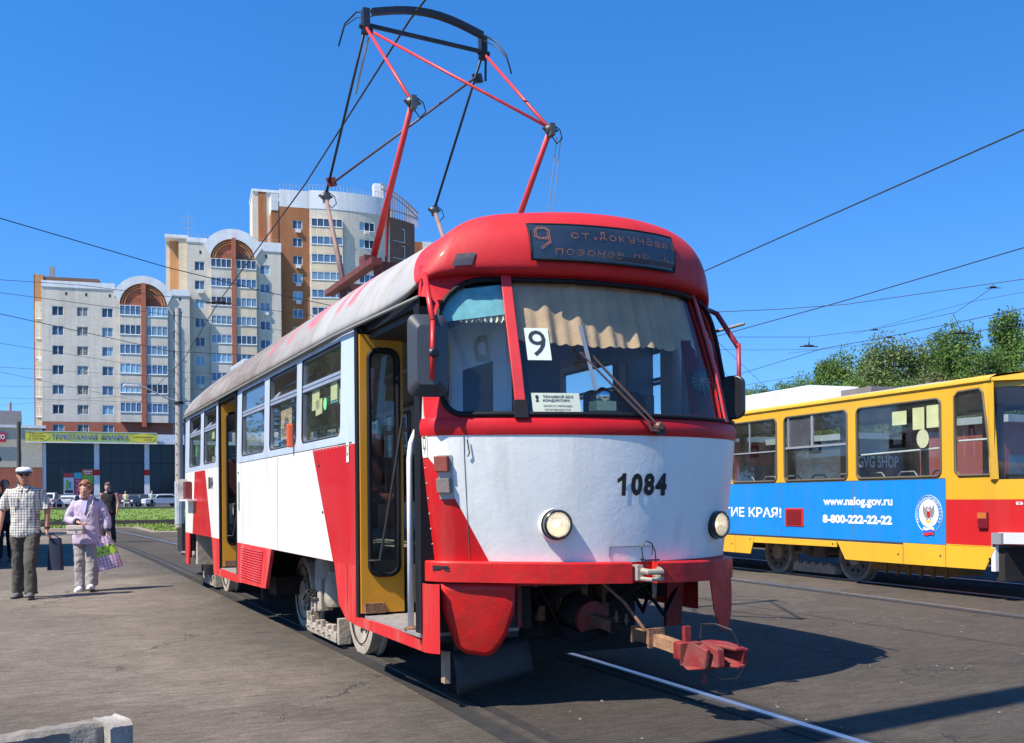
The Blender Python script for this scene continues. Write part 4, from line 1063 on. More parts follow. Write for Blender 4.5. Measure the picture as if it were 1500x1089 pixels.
k.tube([hc+Vector((-.02, -.08, 0)), hc+Vector((-.06, -.08, .05)), hc+Vector((-.03, -.09, .04)), hc+Vector((.07, -.08, .04))], .005, 6); k.build('pin_wire', M_black, T)
# coupler: pivot drum, drawbar, head
Cc = [Vector((-.02, -2.05, .50)), Vector((.02, -2.45, .455)), Vector((.06, -2.85, .42)), Vector((.10, -3.15, .385)), Vector((.12, -3.50, .37))]
k = MB(); k.lathe([(.09, 0), (.13, .03), (.13, .12), (.10, .16), (.08, .22)], Cc[0], Cc[1]-Cc[0], 18); k.build('coupler_drum', M_under, T, smooth=40)
k = MB(); k.lathe([(.06, 0), (.115, .0), (.115, .03), (.05, .05)], Cc[0]+(Cc[1]-Cc[0])*.48, Cc[1]-Cc[0], 18); k.build('coupler_flange', M_oldred, T, smooth=40)
k = MB(); k.beam(Cc[0]+(Cc[1]-Cc[0])*.5, Cc[1]+Vector((.01, -.1, -.01)), .06, .07)
for q in (.2, .45): p_ = Cc[1].lerp(Cc[2], q); k.cyl(p_+Vector((0, 0, .02)), p_+Vector((0, 0, .10)), .008, 6); k.cyl(p_+Vector((0, 0, .05)), p_+Vector((0, 0, .07)), .016, 6)
k.build('drawbar', M_rust, T)
k = MB(); k.beam(Cc[1]+Vector((.005, -.06, -.005)), Cc[2], .062, .064); k.build('drawbar_black', M_black, T)
k = MB(); k.beam(Cc[2]+Vector((0, .12, .01)), Cc[3], .062, .068); k.build('drawbar_timber', mat('drawbar_scuffed', (.28, .15, .075), .8, var=.4, vs=18, bmp=.4), T)
k = MB(); p_ = Cc[2]+Vector((.015, -.05, 0)); k.box(p_.x-.055, p_.x+.055, p_.y-.012, p_.y+.012, p_.z-.055, p_.z+.06); k.build('drawbar_clamp', M_rust, T); k = MB(); p_ = Cc[2]+Vector((0, .12, .01)); k.box(p_.x-.05, p_.x+.05, p_.y-.006, p_.y+.006, p_.z-.05, p_.z+.05); k.build('drawbar_clamp', M_rust, T)
CH = empty('coupler_anchor'); bpy.data.objects.remove(CH)
h0 = Cc[3]; ax = (Cc[4]-Cc[3]).normalized(); lat = Vector((1, 0, 0)); 
k = MB(); k.beam(h0-ax*.02, h0+ax*.16, .13, .10)
def hp(u, v, w): return h0+ax*u+lat*v+Vector((0, 0, w))
k.prism([hp(.10, -.11, -.07), hp(.14, -.13, .07), hp(.20, -.02, .08), hp(.30, -.01, .05), hp(.31, -.01, -.05), hp(.20, -.03, -.08)], lat*.05)
k.prism([hp(.12, -.10, -.07), hp(.18, -.12, -.075), hp(.27, -.07, -.06), hp(.28, -.06, .05), hp(.18, -.10, .07), hp(.12, -.09, .07)], lat*.03)
k.build('coupler_head', M_oldred, T, bevel=.008)
k = MB(); k.prism([hp(.12, .03, -.065), hp(.20, .10, -.06), hp(.33, .13, -.05), hp(.35, .13, .05), hp(.22, .12, .07), hp(.12, .05, .07)], lat*.035+Vector((0, 0, 0)))
k.prism([hp(.12, .02, -.07), hp(.34, .10, -.055), hp(.35, .14, -.05), hp(.14, .10, -.07)], (0, 0, .02)); k.prism([hp(.12, .02, .05), hp(.34, .08, .04), hp(.35, .14, .04), hp(.14, .10, .05)], (0, 0, .02)); k.build('coupler_jaw', M_oldred, T, bevel=.006)
k = MB(); k.cyl(hp(.20, -.02, -.10), hp(.20, -.02, -.15), .014, 8); k.box(hp(.02, 0, 0).x-.02, hp(.02, 0, 0).x+.02, hp(.02, 0, 0).y-.02, hp(.02, 0, 0).y+.01, .43, .52); k.build('coupler_pin', M_oldred, T)
k = MB(); k.tube([hp(.12, .02, .08), hp(.12, .03, .16), hp(.2, .06, .17), hp(.30, .09, .15), hp(.33, .13, .04)], .006, 6); k.tube([hp(.25, -.02, -.07), hp(.28, .03, -.12), hp(.33, .10, -.11), hp(.36, .14, -.02)], .003, 5); k.build('coupler_wire', M_black, T)
k = MB()
for q in range(4): k.tube([Cc[0]+Vector((-.16+.02*q, .02, .02)), Cc[0]+Vector((-.18, -.10, -.06-.02*q)), Cc[0]+Vector((-.06, -.2, -.12-.015*q)), Cc[0]+Vector((.08, -.3, -.09-.01*q)), Cc[0]+Vector((.05, -.4, -.05))], .014, 6)
k.build('cable_loom', M_rubber, T, smooth=True)
for q, (xa, xb) in enumerate(((-.55, -.30), (-.40, -.12), (.25, .52), (.35, .75))):
    MB().tube([(xa, -2.25, .74), ((xa+xb)/2, -2.28, .50-.03*(q % 2)), (xb, -2.2, .72)], .016, 6).build('air_hose', M_rubber, T, smooth=True)
k = MB()
for q in range(7): k.cyl((-.42+q*.13, -2.30, .70), (-.42+q*.13, -2.30, .745), .014, 6)
for q in range(4): k.box(-.30+q*.16, -.25+q*.16, -2.1, -2.02, .46, .70)
tag(k.build('mounting_bolts', M_rust, T), kind='stuff')
MB().tube([Vector((-.12, -2.60, .74)), Vector((-.02, -2.7, .62)), Vector((.06, -2.80, .46))], .010, 6).build('support_chain', M_rust, T)
# dark underfloor mass at the front
k = MB(); k.box(-.50, .50, -2.0, -1.85, .34, .80); k.box(-.9, .9, -1.95, -1.2, .55, .80); k.box(-.62, -.45, -2.3, -1.9, .45, .76); k.beam((-.2, -2.5, .74), (-.3, -1.9, .5), .05); k.beam((.3, -2.5, .74), (.2, -1.9, .5), .05)
k.box(-.75, .75, -1.9, -1.75, .20, .32)
for x in (-.35, -.25, -.15): k.cyl((x, -2.02, .4), (x, -2.02, .6), .03, 8)
k.build('underframe', M_under, T)
k = MB(); k.box(-.7, 1.1, 1.5, 4.9, .36, .78); k.box(-1.1, .9, 2.0, 2.7, .32, .50); k.box(-1.0, .9, 4.6, 5.0, .3, .8); k.box(-1.0, 1.0, 9.2, 10.2, .4, .8); k.box(-.9, .9, -1.2, 9.4, .76, .80); k.build('equipment_boxes', M_under, T)
MB().box(-1.16, -.7, 2.36, 2.42, .24, .8).build('mud_flap', M_under, T)
MB().box(-1.16, -.7, 6.75, 6.95, .36, .79).build('mud_flap', M_dust, T)
# right side lower wall closing panel, rear end
k = MB(); k.grid(lambda y, z: SR(y, z, 0), [-1.75+i*1.0 for i in range(12)]+[9.9], [.42, .80]); k.build('skirt', M_skirt, T)
rearP = [Vector((-.85, 9.8, 0)), Vector((-.74, 10.2, 0)), Vector((-.5, 10.5, 0)), Vector((0, 10.6, 0)), Vector((.5, 10.5, 0)), Vector((.74, 10.2, 0)), Vector((.85, 9.8, 0))]
k = MB()
for z0, z1 in ((.4, 1.7), (2.3, 2.5)):
    k.grid(lambda i, z: Vector((rearP[i].x, rearP[i].y, z)), range(7), [z0, z1])
for i in (0, 5): k.grid(lambda j, z: Vector((rearP[j].x, rearP[j].y, z)), [i, i+1], [1.7, 2.3])
k.grid(lambda y, z: Vector((-xs_(y), y, z)), [8.75, 9.8], [.4, 1.2, 2.5]); k.build('rear_wall', M_side, T)
pane('pane', 0, 0, 0, 0, M_glass, T, lambda u, v, d: Vector((u, 10.5, v)), 0, rrect(-.6, .6, 1.7, 2.3, .05))
# plates and rack at the rear door
k = MB(); k.box(-1.40, -1.27, 6.95, 6.99, 1.28, 1.56); k.build('rear_indicator_box', mat('worn_white_box', (.62, .58, .50), .8, dirt=.6, ds=10), T)
k = MB(); k.box(-1.33, -1.26, 6.6, 6.9, 1.28, 1.52); k.build('marker_lamp', mat('dark_red_lens', (.12, .01, .012), .4), T); MB().box(-1.38, -1.25, 6.2, 7.0, 1.25, 1.275).build('lamp_bracket', M_whitep, T)
for i, ch in enumerate('1084'):
    text_on('fleet_number', ch, lambda u, v: SL(u, v, -.004), 5.15-i*.09, 5.15-i*.09-.07, 1.40, 1.55, M_ink, T, .02)
for i, ch in enumerate('1084'):
    text_on('fleet_number', ch, lambda u, v: SL(u, v, .026), 5.02-i*.06, 5.02-i*.06-.045, 1.74, 1.80, M_paper, T, .02)
MB().box(-1.262, -1.25, 3.06, 3.09, 1.15, 1.45).build('trim_strip', M_grey, T)

# --- bogies
def wheel(x, y, sgn):
    w = MB().lathe([(.345, 0), (.350, .02), (.350, .09), (.378, .095), (.378, .12), (.30, .12)], (x, y, .35), (-sgn*-1, 0, 0), 40, cap=False)
    w.lathe([(.345, 0), (.285, 0), (.275, .012), (.12, .03), (.115, -.01), (.05, -.02), (.01, -.02)], (x, y, .35), (-sgn*-1, 0, 0), 40, cap=False)
    o = w.build('wheel', M_dust, T, smooth=30)
    hl = MB()
    for q in range(8):
        a = q*math.pi/4+.3; cy, cz = y+math.cos(a)*.20, .35+math.sin(a)*.20
        e = Vector((0, -math.sin(a), math.cos(a))); r_ = Vector((0, math.cos(a), math.sin(a)))
        c_ = Vector((x+sgn*.0-sgn*-.0, cy, cz)); xo = x-(.0 if sgn < 0 else 0)
        P = [Vector((x-.003 if sgn > 0 else x+.003, cy, cz))]
        pts = [Vector((x+(-.004), cy, cz))+e*u+r_*v for u, v in rrect(-.028, .028, -.05, .05, .02, 3)]
        pts = [Vector((p.x+.026, p.y, p.z)) for p in pts]
        hl.add(pts, [tuple(range(len(pts)))])
    hl.build('spoke_hole', M_under, o)
    rg = MB(); rg.tube([Vector((x-.004, y+math.cos(a)*.262, .35+math.sin(a)*.262)) for a in [k_*math.pi/16 for k_ in range(32)]], .006, 5, closed=True); rg.build('tyre_lip', M_under, o)
    return o
def bogie(yc):
    for dy in (-.95, .95):
        wheel(-.86, yc+dy, 1)
        w = MB().lathe([(.345, 0), (.350, .02), (.350, .11), (.30, .12)], (.60, yc+dy, .35), (1, 0, 0), 28); w.build('wheel', M_dust, T, smooth=30)
        MB().cyl((-.75, yc+dy, .35), (.65, yc+dy, .35), .07, 12).build('axle', M_under, T)
    # frame, brake drum, track brake
    k = MB(); k.box(-.84, -.74, yc-.55, yc+.55, .38, .50); k.box(-.8, .7, yc-.15, yc+.15, .35, .55); k.build('bogie_frame', M_dust, T, bevel=.02)
    k = MB(); k.lathe([(.001, 0), (.125, 0), (.13, .02), (.13, .24), (.115, .27)], (-.86, yc-.02, .46), (0, 0, 1), 20); k.build('spring_drum', M_dust, T, smooth=35)
    k = MB(); k.lathe([(.10, 0), (.12, .05), (.11, .2), (.08, .30)], (-.88, yc-.36, .34), (0, 0, 1), 16); k.box(-.98, -.86, yc-.12, yc-.05, .28, .50); k.box(-.99, -.96, yc-.22, yc-.14, .30, .56); k.box(-.97, -.90, yc+.05, yc+.12, .26, .42); k.build('brake_gear', M_dust, T, smooth=35)
    k = MB()
    for q in range(6): k.cyl((-1.0, yc+.30-q*.06, .40+.03*(q % 2)), (-.96, yc+.30-q*.06, .40+.03*(q % 2)), .014, 8)
    k.tube([(-.97, yc+.5, .33), (-.99, yc+.3, .42), (-.98, yc+.1, .36), (-.98, yc-.1, .38)], .012, 6); k.build('brake_linkage', M_under, T)
    k = MB(); k.box(-.96, -.82, yc-.56, yc+.42, .05, .14)
    for q in range(5): yy = yc-.50+q*.18; k.box(-.965, -.93, yy, yy+.05, .13, .20-.025*(q % 2)); k.cyl((-.985, yy+.12, .10), (-.95, yy+.12, .10), .014, 8)
    k.box(-.95, -.84, yc-.62, yc-.57, .04, .26); k.box(-.95, -.84, yc+.43, yc+.47, .06, .22); k.tube([(-.94, yc+.40, .14), (-.93, yc+.3, .26), (-.92, yc+.15, .30)], .014, 6)
    k.build('track_brake', M_dust, T, bevel=.008)
bogie(.93); bogie(7.22)

# --- roof gear
k = MB(); k.box(-.55, .15, 6.6, 7.6, 2.95, 3.26); k.build('roof_locker', mat('faded_blue_grey', (.34, .40, .46), .6, dirt=.3), T, bevel=.03)

# ---------------------------------------------------------------- pantograph (part of the tram)
Pn = MB()
HW = .60
def frame_beam(a, b, w=.06, h=.06): Pn.beam(a, b, w, h)
zb = 3.24
bx = .66
frame_beam((-bx, .1, zb), (-bx, 1.6, zb), .09, .05); frame_beam((bx, .1, zb), (bx, 1.6, zb), .09, .05)
frame_beam((-bx, .38, zb+.02), (bx, .38, zb+.02), .07, .07); frame_beam((-bx, 1.35, zb+.02), (bx, 1.35, zb+.02), .07, .07)
for x in (-.6, .6):
    for y in (.25, 1.3): Pn.cyl((x, y, 2.9 if abs(x) > .5 else 3.1), (x, y, zb), .04, 10)
for x in (-.64,):
    Pn.box(x-.05, x+.05, .34, .50, zb, zb+.10)
PB = Pn.build('pantograph_frame', mat('frame_maroon', (.12, .022, .02), .7, var=.35, vs=9, dirt=.5), T)
k = MB()
for q in range(7): k.lathe([(.02, 0), (.045, .01), (.02, .02)], (-.40+.07*q, .55, zb+.06), (0, 0, 1), 10)
k.cyl((-.42, .55, zb+.05), (.06, .55, zb+.05), .02); k.build('pantograph_springs', M_under, PB)
jf = [un(604, 150, 'x', -HW), un(806, 190, 'x', HW)]; jr = [un(477, 288, 'x', -HW), un(636, 308, 'x', HW)]
hd = [un(536, 40, 'x', -.58), un(708, 78, 'x', .60)]
bf = [Vector((-HW, .42, zb+.05)), Vector((HW, .42, zb+.05))]; br = [Vector((-HW, 1.30, zb+.05)), Vector((HW, 1.30, zb+.05))]
M_pblk = mat('pantograph_black', (.025, .028, .034), .45, .3, var=.3)
M_pold = mat('pantograph_faded', (.27, .17, .14), .7, var=.3, vs=6, dirt=.4)
for i in (0, 1):
    MB().tube([bf[i], jf[i]], [.030, .022], 12).build('lower_arm', M_panto, T, smooth=True)
    MB().tube([br[i], jr[i]], [.028, .019], 12).build('lower_arm', M_pold, T, smooth=True)
    MB().tube([jf[i], hd[i]], [.015, .013], 10).build('upper_arm', M_panto, T, smooth=True)
    MB().tube([jr[i], hd[i]+Vector((0, .05, -.03))], [.013, .012], 10).build('upper_arm', M_pblk, T, smooth=True)
MB().tube([jf[1]+Vector((-.03, 0, .02)), hd[0]+Vector((.05, 0, -.03))], .0125, 10).build('cross_brace', M_panto, T, smooth=True)
ra = jr[0].lerp(hd[0], .10); rb_ = jr[1].lerp(hd[1], .86)
MB().tube([ra+Vector((.05, 0, 0)), rb_], .012, 8).build('cross_brace', mat('brace_dark', (.09, .06, .06), .5), T, smooth=True)
for p_ in (ra, rb_): MB().prism([p_+Vector((-.03, 0, .03)), p_+Vector((.06, 0, .05)), p_+Vector((.08, 0, -.03)), p_+Vector((0, 0, -.05))], (0, .03, 0)).build('gusset', M_oldred if p_ is ra else M_pblk, T)
def joint(p):
    k = MB(); k.lathe([(.02, -.05), (.035, -.03), (.035, .03), (.02, .05)], p, (1, 0, 0), 12); k.box(p.x-.02, p.x+.02, p.y-.05, p.y+.03, p.z-.06, p.z+.04)
    k.cyl(p+Vector((-.07, 0, 0)), p+Vector((.07, 0, 0)), .012, 8); j_ = k.build('arm_joint', mat('joint_steel', (.10, .10, .10), .5, .5, var=.4, vs=30), T, smooth=35)
    MB().tube([p+Vector((.02, 0, .05)), p+Vector((.09, 0, .01)), p+Vector((.11, 0, -.06)), p+Vector((.06, 0, -.11)), p+Vector((.02, 0, -.06))], .005, 6).build('shunt_cable', M_rubber, j_)
for p_ in jf+jr: joint(p_)
for p_ in hd: 
    k = MB(); k.box(p_.x-.03, p_.x+.03, p_.y-.03, p_.y+.05, p_.z-.05, p_.z+.16); k.cyl(p_+Vector((-.06, 0, 0)), p_+Vector((.06, 0, 0)), .022, 8); k.lathe([(.02, 0), (.03, .02), (.02, .05)], p_+Vector((0, 0, .08)), (0, 0, 1), 8)
    k.build('head_bracket', M_pblk, T)
# collector head: thick slightly arched bar, thin lower bar, curved horns
h1 = un(545, 18, 'x', -.54); h2 = un(706, 52, 'x', .56)
P = [h1.lerp(h2, t)+Vector((0, 0, .10*math.sin(math.pi*t)*1.0)) for t in [i/10 for i in range(11)]]
k = MB()
for a_, b_ in zip(P, P[1:]): k.beam(a_, b_+(b_-a_)*.02, .05, .055)
k.build('collector_bar', M_pblk, T)
MB().beam(hd[0]+Vector((.02, .02, .03)), hd[1]+Vector((-.02, .02, .02)), .03, .03).build('lower_bar', M_pblk, T)
g1 = [un(545, 16, 'x', -.54), un(522, 18, 'x', -.62), un(505, 35, 'x', -.70), un(496, 68, 'x', -.74)]; g2 = [un(706, 50, 'x', .56), un(728, 62, 'x', .64), un(742, 82, 'x', .70), un(749, 108, 'x', .73)]
for G_ in (g1, g2):
    MB().tube(G_, .008, 6).build('horn', M_pblk, T, smooth=True)
    MB().tube([G_[0]+Vector((0, 0, -.05)), G_[1]+Vector((0, 0, -.05)), G_[2]+Vector((0, 0, -.02)), G_[3]], .005, 6).build('horn', M_pblk, T, smooth=True)
for (pa, pb) in ((un(822, 200, 'x', .70), un(810, 312, 'x', .70)), (un(816, 200, 'x', .68), un(803, 312, 'x', .68))):
    MB().tube([pa, pb], .004, 5).build('pull_rope', M_grey, T)
sp_ = MB(); sp_.tube([hd[0]+Vector((.03, .02, -.08)), hd[0].lerp(jr[0], .36)+Vector((.05, 0, 0))], .010, 6); sp_.build('balance_spring', M_grey, T)
MB().tube([hd[1]+Vector((.02, -.01, -.02)), hd[1]+Vector((.02, 0, -.26))], .012, 6).build('damper', M_pblk, T)
k = MB(); k.tube([un(566, 385, 'x', -.5), un(567, 330, 'x', -.5), un(572, 285, 'x', -.5)], [.012, .020, .008], 6); k.build('lowering_hook', M_oldred, T)
# ================================================================ yellow tram
YT = empty('tram', (YX, 0, 0), -YA, 'yellow tram with a blue advertisement band and red corner, standing on the next track', 'tram')
M_ypaint = livery('yellow_tram_paint', (.72, .39, .025), [
    ((.010, .235, .66), [(0, 1, 0, -1.02), (0, 0, -1, 1.448), (0, 0, 1, -.625)]),
    ((.56, .018, .02), [(0, -1, 0, 1.02), (0, 0, -1, 1.19), (0, 0, 1, -.64)])], dirt=.16, rough=.35, coat=.3, chips=.3, dc=(.16, .11, .07))
M_yel = livery('yellow_skirt_paint', (.75, .42, .03), [], dirt=.22, rough=.4, coat=.2, chips=.5, dc=(.20, .13, .07))
M_ysill = mat('yellow_window_rim', (.10, .08, .05), .6)
def YF(y, z, d=0): return Vector((d, y, z))
YW = [(.40, .86, 'c'), (1.09, 2.62, 'a'), (2.82, 4.25, 'b'), (4.45, 5.66, 'a'), (5.9, 7.3, 'a'), (7.5, 8.9, 'b'), (9.1, 10.5, 'a')]
YZ0, YZ1 = 1.475, 2.44
k = MB(); edges = [.27]
for i in range(len(YW)-1): edges.append((YW[i][1]+YW[i+1][0])/2)
edges.append(14.)
holes = []
for i, w in enumerate(YW):
    if w[2] == 'c':
        h = [(.22, YZ0+.05), (.20, YZ0+.02), (.27, YZ0), (.80, YZ0), (.86, YZ0+.06), (.86, YZ1-.0), (.80, YZ1+.05), (.46, YZ1+.06), (.40, YZ1+.0)]
        h = [(max(a, .29-(b-YZ0)*0) if False else a, b) for a, b in h]
        h = [(.30, YZ0+.05), (.34, YZ0), (.80, YZ0), (.86, YZ0+.06), (.86, YZ1-.0), (.80, YZ1+.05), (.48, YZ1+.06), (.43, YZ1+.01)]
    else: h = rrect(w[0], w[1], YZ0, YZ1, .075)
    holes.append(h); k.ring(YF, (edges[i], edges[i+1], 1.40, 2.56), h, 1, .03)
k.grid(lambda y, z: YF(y, z), [.27, 1.0, 1.02, 3, 6, 10, 14], [.63, .64, 1.0, 1.19, 1.40])
YB = k.build('side_wall', M_ypaint, YT)
for i, (w, h) in enumerate(zip(YW, holes)):
    Wd = MB().tube([YF(p[0], p[1], -.002) for p in h], .016, 8, closed=True).build('window', M_ysill, YT, smooth=True)
    pane('pane', 0, 0, 0, 0, M_glass, Wd, lambda u, v, d: YF(u, v, .012), 0, h)
    if w[2] == 'b':
        a, b = w[0], w[1]; k = MB(); k.box(-.004, .02, a+.02, b-.02, 1.955, 1.985); k.box(-.006, .02, a+(b-a)*.52, a+(b-a)*.55, 1.97, YZ1); k.box(-.006, .02, b-.11, b-.09, 1.97, YZ1); k.build('sliding_bar', M_grey, Wd)
        k = MB(); k.box(.02, .03, a+(b-a)*.55, b-.02, 1.98, YZ1-.01); k.build('tinted_pane', mat('tinted_pane', (.10, .08, .11), .1, coat=.5), Wd)
    elif w[2] == 'a' and i > 2:
        k = MB(); k.box(-.004, .02, w[0]+.02, w[1]-.02, 1.93, 1.95); k.box(-.004, .02, w[1]-.5, w[1]-.48, 1.94, YZ1); k.build('sliding_bar', M_grey, Wd)
# front end: cheek and face, leaning windscreen
k = MB()
fpl = [(0, .27), (.42, -.42), (.9, -.62), (1.25, -.66), (1.6, -.62), (2.08, -.42), (2.5, .27)]
def face(i, z):
    x, y = fpl[i]; lean = max(0, z-1.40)*.17; return Vector((x+(1.25-x)*.03*max(0, z-1.4), y+lean*(1 if 0 < i < 6 else .55), z))
for z0, z1 in ((.66, 1.19), (1.19, 1.42)): k.grid(face, range(7), [z0, z1])
k.grid(face, range(7), [2.50, 2.60])
k.build('front_panel', M_ypaint, YT, smooth=30)
for i in (0, 1, 5):
    MB().beam(face(i, 1.42), face(i, 2.56), .07, .07).build('pillar', M_yel, YT)
MB().grid(lambda i, z: face(i, z)+Vector((0, .02, 0)), range(7), [1.42, 2.0, 2.52]).build('windscreen_glass', M_wsglass, YT, smooth=30)
# pillar along the side window's slanting edge
k = MB(); k.prism([YF(.27, 1.40, -.003), YF(.31, 1.44, -.003), YF(.42, 2.56, -.003), YF(.34, 2.56, -.003)], (.05, 0, 0)); k.build('corner_pillar', M_yel, YT)
# roof
k = MB(); prof = [(0, 2.56), (-.025, 2.58), (-.02, 2.61), (.08, 2.655), (.45, 2.70), (1.25, 2.725), (2.05, 2.70), (2.42, 2.655), (2.52, 2.61), (2.5, 2.56)]
ysr = [.30, 1.0, 1.05, 3, 6, 10, 14]
vs = []
for y in ysr: vs += [Vector((x, y, z)) for x, z in prof]
m = len(prof); fs = [(j*m+i, j*m+i+1, (j+1)*m+i+1, (j+1)*m+i) for j in range(len(ysr)-1) for i in range(m-1)]
fs = [tuple(reversed(f)) for f in fs]
k.add(vs, fs); 
M_yroof = livery('yellow_roof_paint', (.42, .41, .39), [((.75, .42, .03), [(-1, 0, 0, .06)]), ((.75, .42, .03), [(0, -1, 0, 1.0)])], dirt=.3, coat=.1, rough=.5)
k.build('roof', M_yroof, YT, smooth=40)
k = MB(); n7 = 7
A_ = [face(i, 2.56)+Vector((0, -.03, 0)) for i in range(7)]; B_ = [a+Vector((0, .01, .10)) for a in A_]; C_ = [Vector((a.x*.9+.125, max(a.y, .3)+.35, 2.70)) for a in A_]
A_[0] = Vector((-.02, .33, 2.575)); B_[0] = Vector((-.02, .33, 2.61)); C_[0] = Vector((.08, .45, 2.655))
k.add(A_+B_+C_, [(i, i+1, 8+i, 7+i) for i in range(6)]+[(7+i, 8+i, 15+i, 14+i) for i in range(6)]); k.build('roof_visor', M_yel, YT, smooth=30)
MB().box(.02, 2.48, .4, 13.9, 2.50, 2.53).build('ceiling_lining', M_int, YT)
# skirts
def ysk(poly, name='skirt'):
    o = MB().prism([Vector((-.006, y, z)) for y, z in poly], (.02, 0, 0)).build(name, M_yel, YT, bevel=.003)
    b = MB()
    for y, z in [(poly[0][0]-.08 if poly[0][0] > poly[-1][0] else poly[0][0]+.08, (poly[0][1]+poly[1][1])/2)]: b.cyl((-.012, y, z), (0, y, z), .012, 8)
    b.build('rivet', M_under, o); return o
ysk([(.27, .625), (.42, .36), (1.02, .355), (1.02, .625)]); ysk([(1.03, .625), (1.03, .355), (1.75, .352), (1.75, .625)]); ysk([(1.76, .60), (1.76, .352), (2.88, .35), (3.05, .60)])
ysk([(3.06, .60), (3.06, .515), (5.08, .505), (5.08, .60)]); ysk([(5.09, .60), (5.09, .51), (5.17, .32), (5.6, .32), (5.6, .60)]); ysk([(5.61, .60), (5.61, .32), (6.6, .32), (6.6, .60)]); ysk([(6.62, .6), (6.62, .33), (9, .33), (9, .6)])
# louvre and lettering on the blue band
V = MB().box(-.012, 0, 3.80, 4.24, .79, 1.06).build('vent_panel', mat('vent_red', (.56, .02, .02), .4), YT, bevel=.004)
for q in range(9): 
    MB().box(-.020, -.010, 3.84, 4.20, .815+q*.026, .828+q*.026).build('louver', mat('louver_dark_red', (.20, .01, .012), .5), V)
yf = lambda u, v: Vector((-.004, -u, v))
def ytext(body, y1, y0, z0, z1, m=M_paper, bold=.02, name='lettering', d=-.004, parent=YT):
    return text_on(name, body, lambda u, v: Vector((d, -u, v)), -y1, -y0, z0, z1, m, parent, bold)
M_wlet = mat('white_lettering', (.82, .82, .82), .5, var=.02)
ytext('www.nalog.gov.ru', 3.34, 1.94, 1.075, 1.225, M_wlet, .03); ytext('8-800-222-22-22', 3.36, 1.95, .855, .975, M_wlet, .045)
ytext('РАЗВИТИЕ КРАЯ!', 6.95, 4.34, .91, 1.07, M_wlet, .02)
# round emblem: ring, white disc, two headed bird, shield, tricolour ribbon
EC = (1.30, 1.005)
def ep(a, b, d=-.004): return Vector((d, EC[0]-a, EC[1]+b))
EM = MB(); EM.add([ep(.165*math.cos(q*math.pi/20), .175*math.sin(q*math.pi/20)+.01) for q in range(40)], [tuple(range(40))]); E_ = EM.build('emblem', M_wlet, YT)
MB().tube([ep(.225*math.cos(q*math.pi/20), .235*math.sin(q*math.pi/20)) for q in range(40)], .003, 4, closed=True).build('emblem_ring', M_wlet, E_)
for word, a0, a1 in (('ФЕДЕРАЛЬНАЯ', 208, 118), ('НАЛОГОВАЯ', 108, 42), ('СЛУЖБА', 32, -28)):
    lt = MB()
    for q, ch in enumerate(word):
        a = rad(a0+(a1-a0)*q/(len(word)-1)); ca, sa = math.cos(a), math.sin(a)
        text_on('', ch, lambda u, v: ep((.198+v)*ca+u*sa, (.205+v)*sa-u*ca, -.006), -.011, .011, -.013, .013, None, None, .03, mb=lt)
    tag(lt.build('emblem_lettering', M_wlet, E_), kind='stuff')
M_eg = mat('emblem_grey', (.25, .24, .24), .5)
bd = MB()
for s in (1, -1):
    S = lambda pts: [ep(s*a, b, -.007) for a, b in pts]
    wing = S([(.01, .04), (.035, .075), (.03, .10), (.055, .07), (.075, .10), (.09, .12), (.10, .06), (.09, .0), (.06, -.05), (.02, -.03)])
    bd.add(wing, [(0, 1, 3, 9), (1, 2, 3), (3, 4, 9), (4, 5, 6, 9), (6, 7, 8, 9)])
    bd.add(S([(.005, .05), (.03, .08), (.045, .085), (.035, .105), (.02, .10), (.0, .07)]), [(0, 1, 2, 3, 4, 5)])
    bd.add(S([(.0, -.02), (.03, -.04), (.045, -.075), (.03, -.08), (.0, -.05)]), [(0, 1, 2, 3, 4)])
bd.build('emblem_bird', M_eg, E_)
MB().add([ep(-.026, .035, -.010), ep(.026, .035, -.010), ep(.026, -.02, -.010), ep(0, -.045, -.010), ep(-.026, -.02, -.010)], [(0, 1, 2, 3, 4)]).build('emblem_shield', M_red, E_)
MB().add([ep(-.04, -.08, -.008), ep(.04, -.08, -.008), ep(.055, -.10, -.008), ep(0, -.11, -.008), ep(-.055, -.10, -.008)], [(0, 1, 2, 3, 4)]).build('emblem_scroll', mat('emblem_yellow', (.75, .55, .08), .5), E_)
for q, cc in enumerate(((.8, .8, .8), (.02, .10, .5), (.6, .02, .03))):
    kk = MB(); z1 = -.165-q*.033; kk.grid(lambda u, v: ep(u, v+.008*math.sin(u*40), -.009-.001*q), [-.09+.18*i/12 for i in range(13)], [z1-.033, z1]); kk.build('ribbon', mat('ribbon_%d' % q, cc, .6), E_)
# corner lamp, sheets in the window, bumper, text on the front
k = MB(); k.box(-.035, 0, .36, .50, .85, 1.04); Lp = k.build('corner_lamp', mat('lamp_dark_red', (.16, .01, .02), .3, coat=.4), YT, bevel=.008)
MB().box(-.038, 0, .365, .495, .965, 1.035).build('lamp_segment', mat('lamp_amber', (.50, .13, .03), .3, coat=.4), Lp)
M_lemon = mat('lemon_sheet', (.80, .72, .40), .7)
for (a, b, c, d) in ((1.95, 1.69, 2.16, 2.34), (1.58, 1.38, 2.08, 2.36), (1.34, 1.14, 2.09, 2.37)): MB().box(.016, .019, b, a, c, d).build('window_sheet', M_lemon, YT)
MB().add([Vector((.016, 1.41+.105*math.cos(q*.3142), 1.96+.12*math.sin(q*.3142))) for q in range(20)], [tuple(range(20))]).build('window_sticker', mat('cream_disc', (.78, .68, .45), .7), YT)
k = MB(); 
for i in range(6):
    k.beam(face(i, .74)+Vector((0, -.05, 0)), face(i+1, .74)+Vector((0, -.05, 0)), .05, .13)
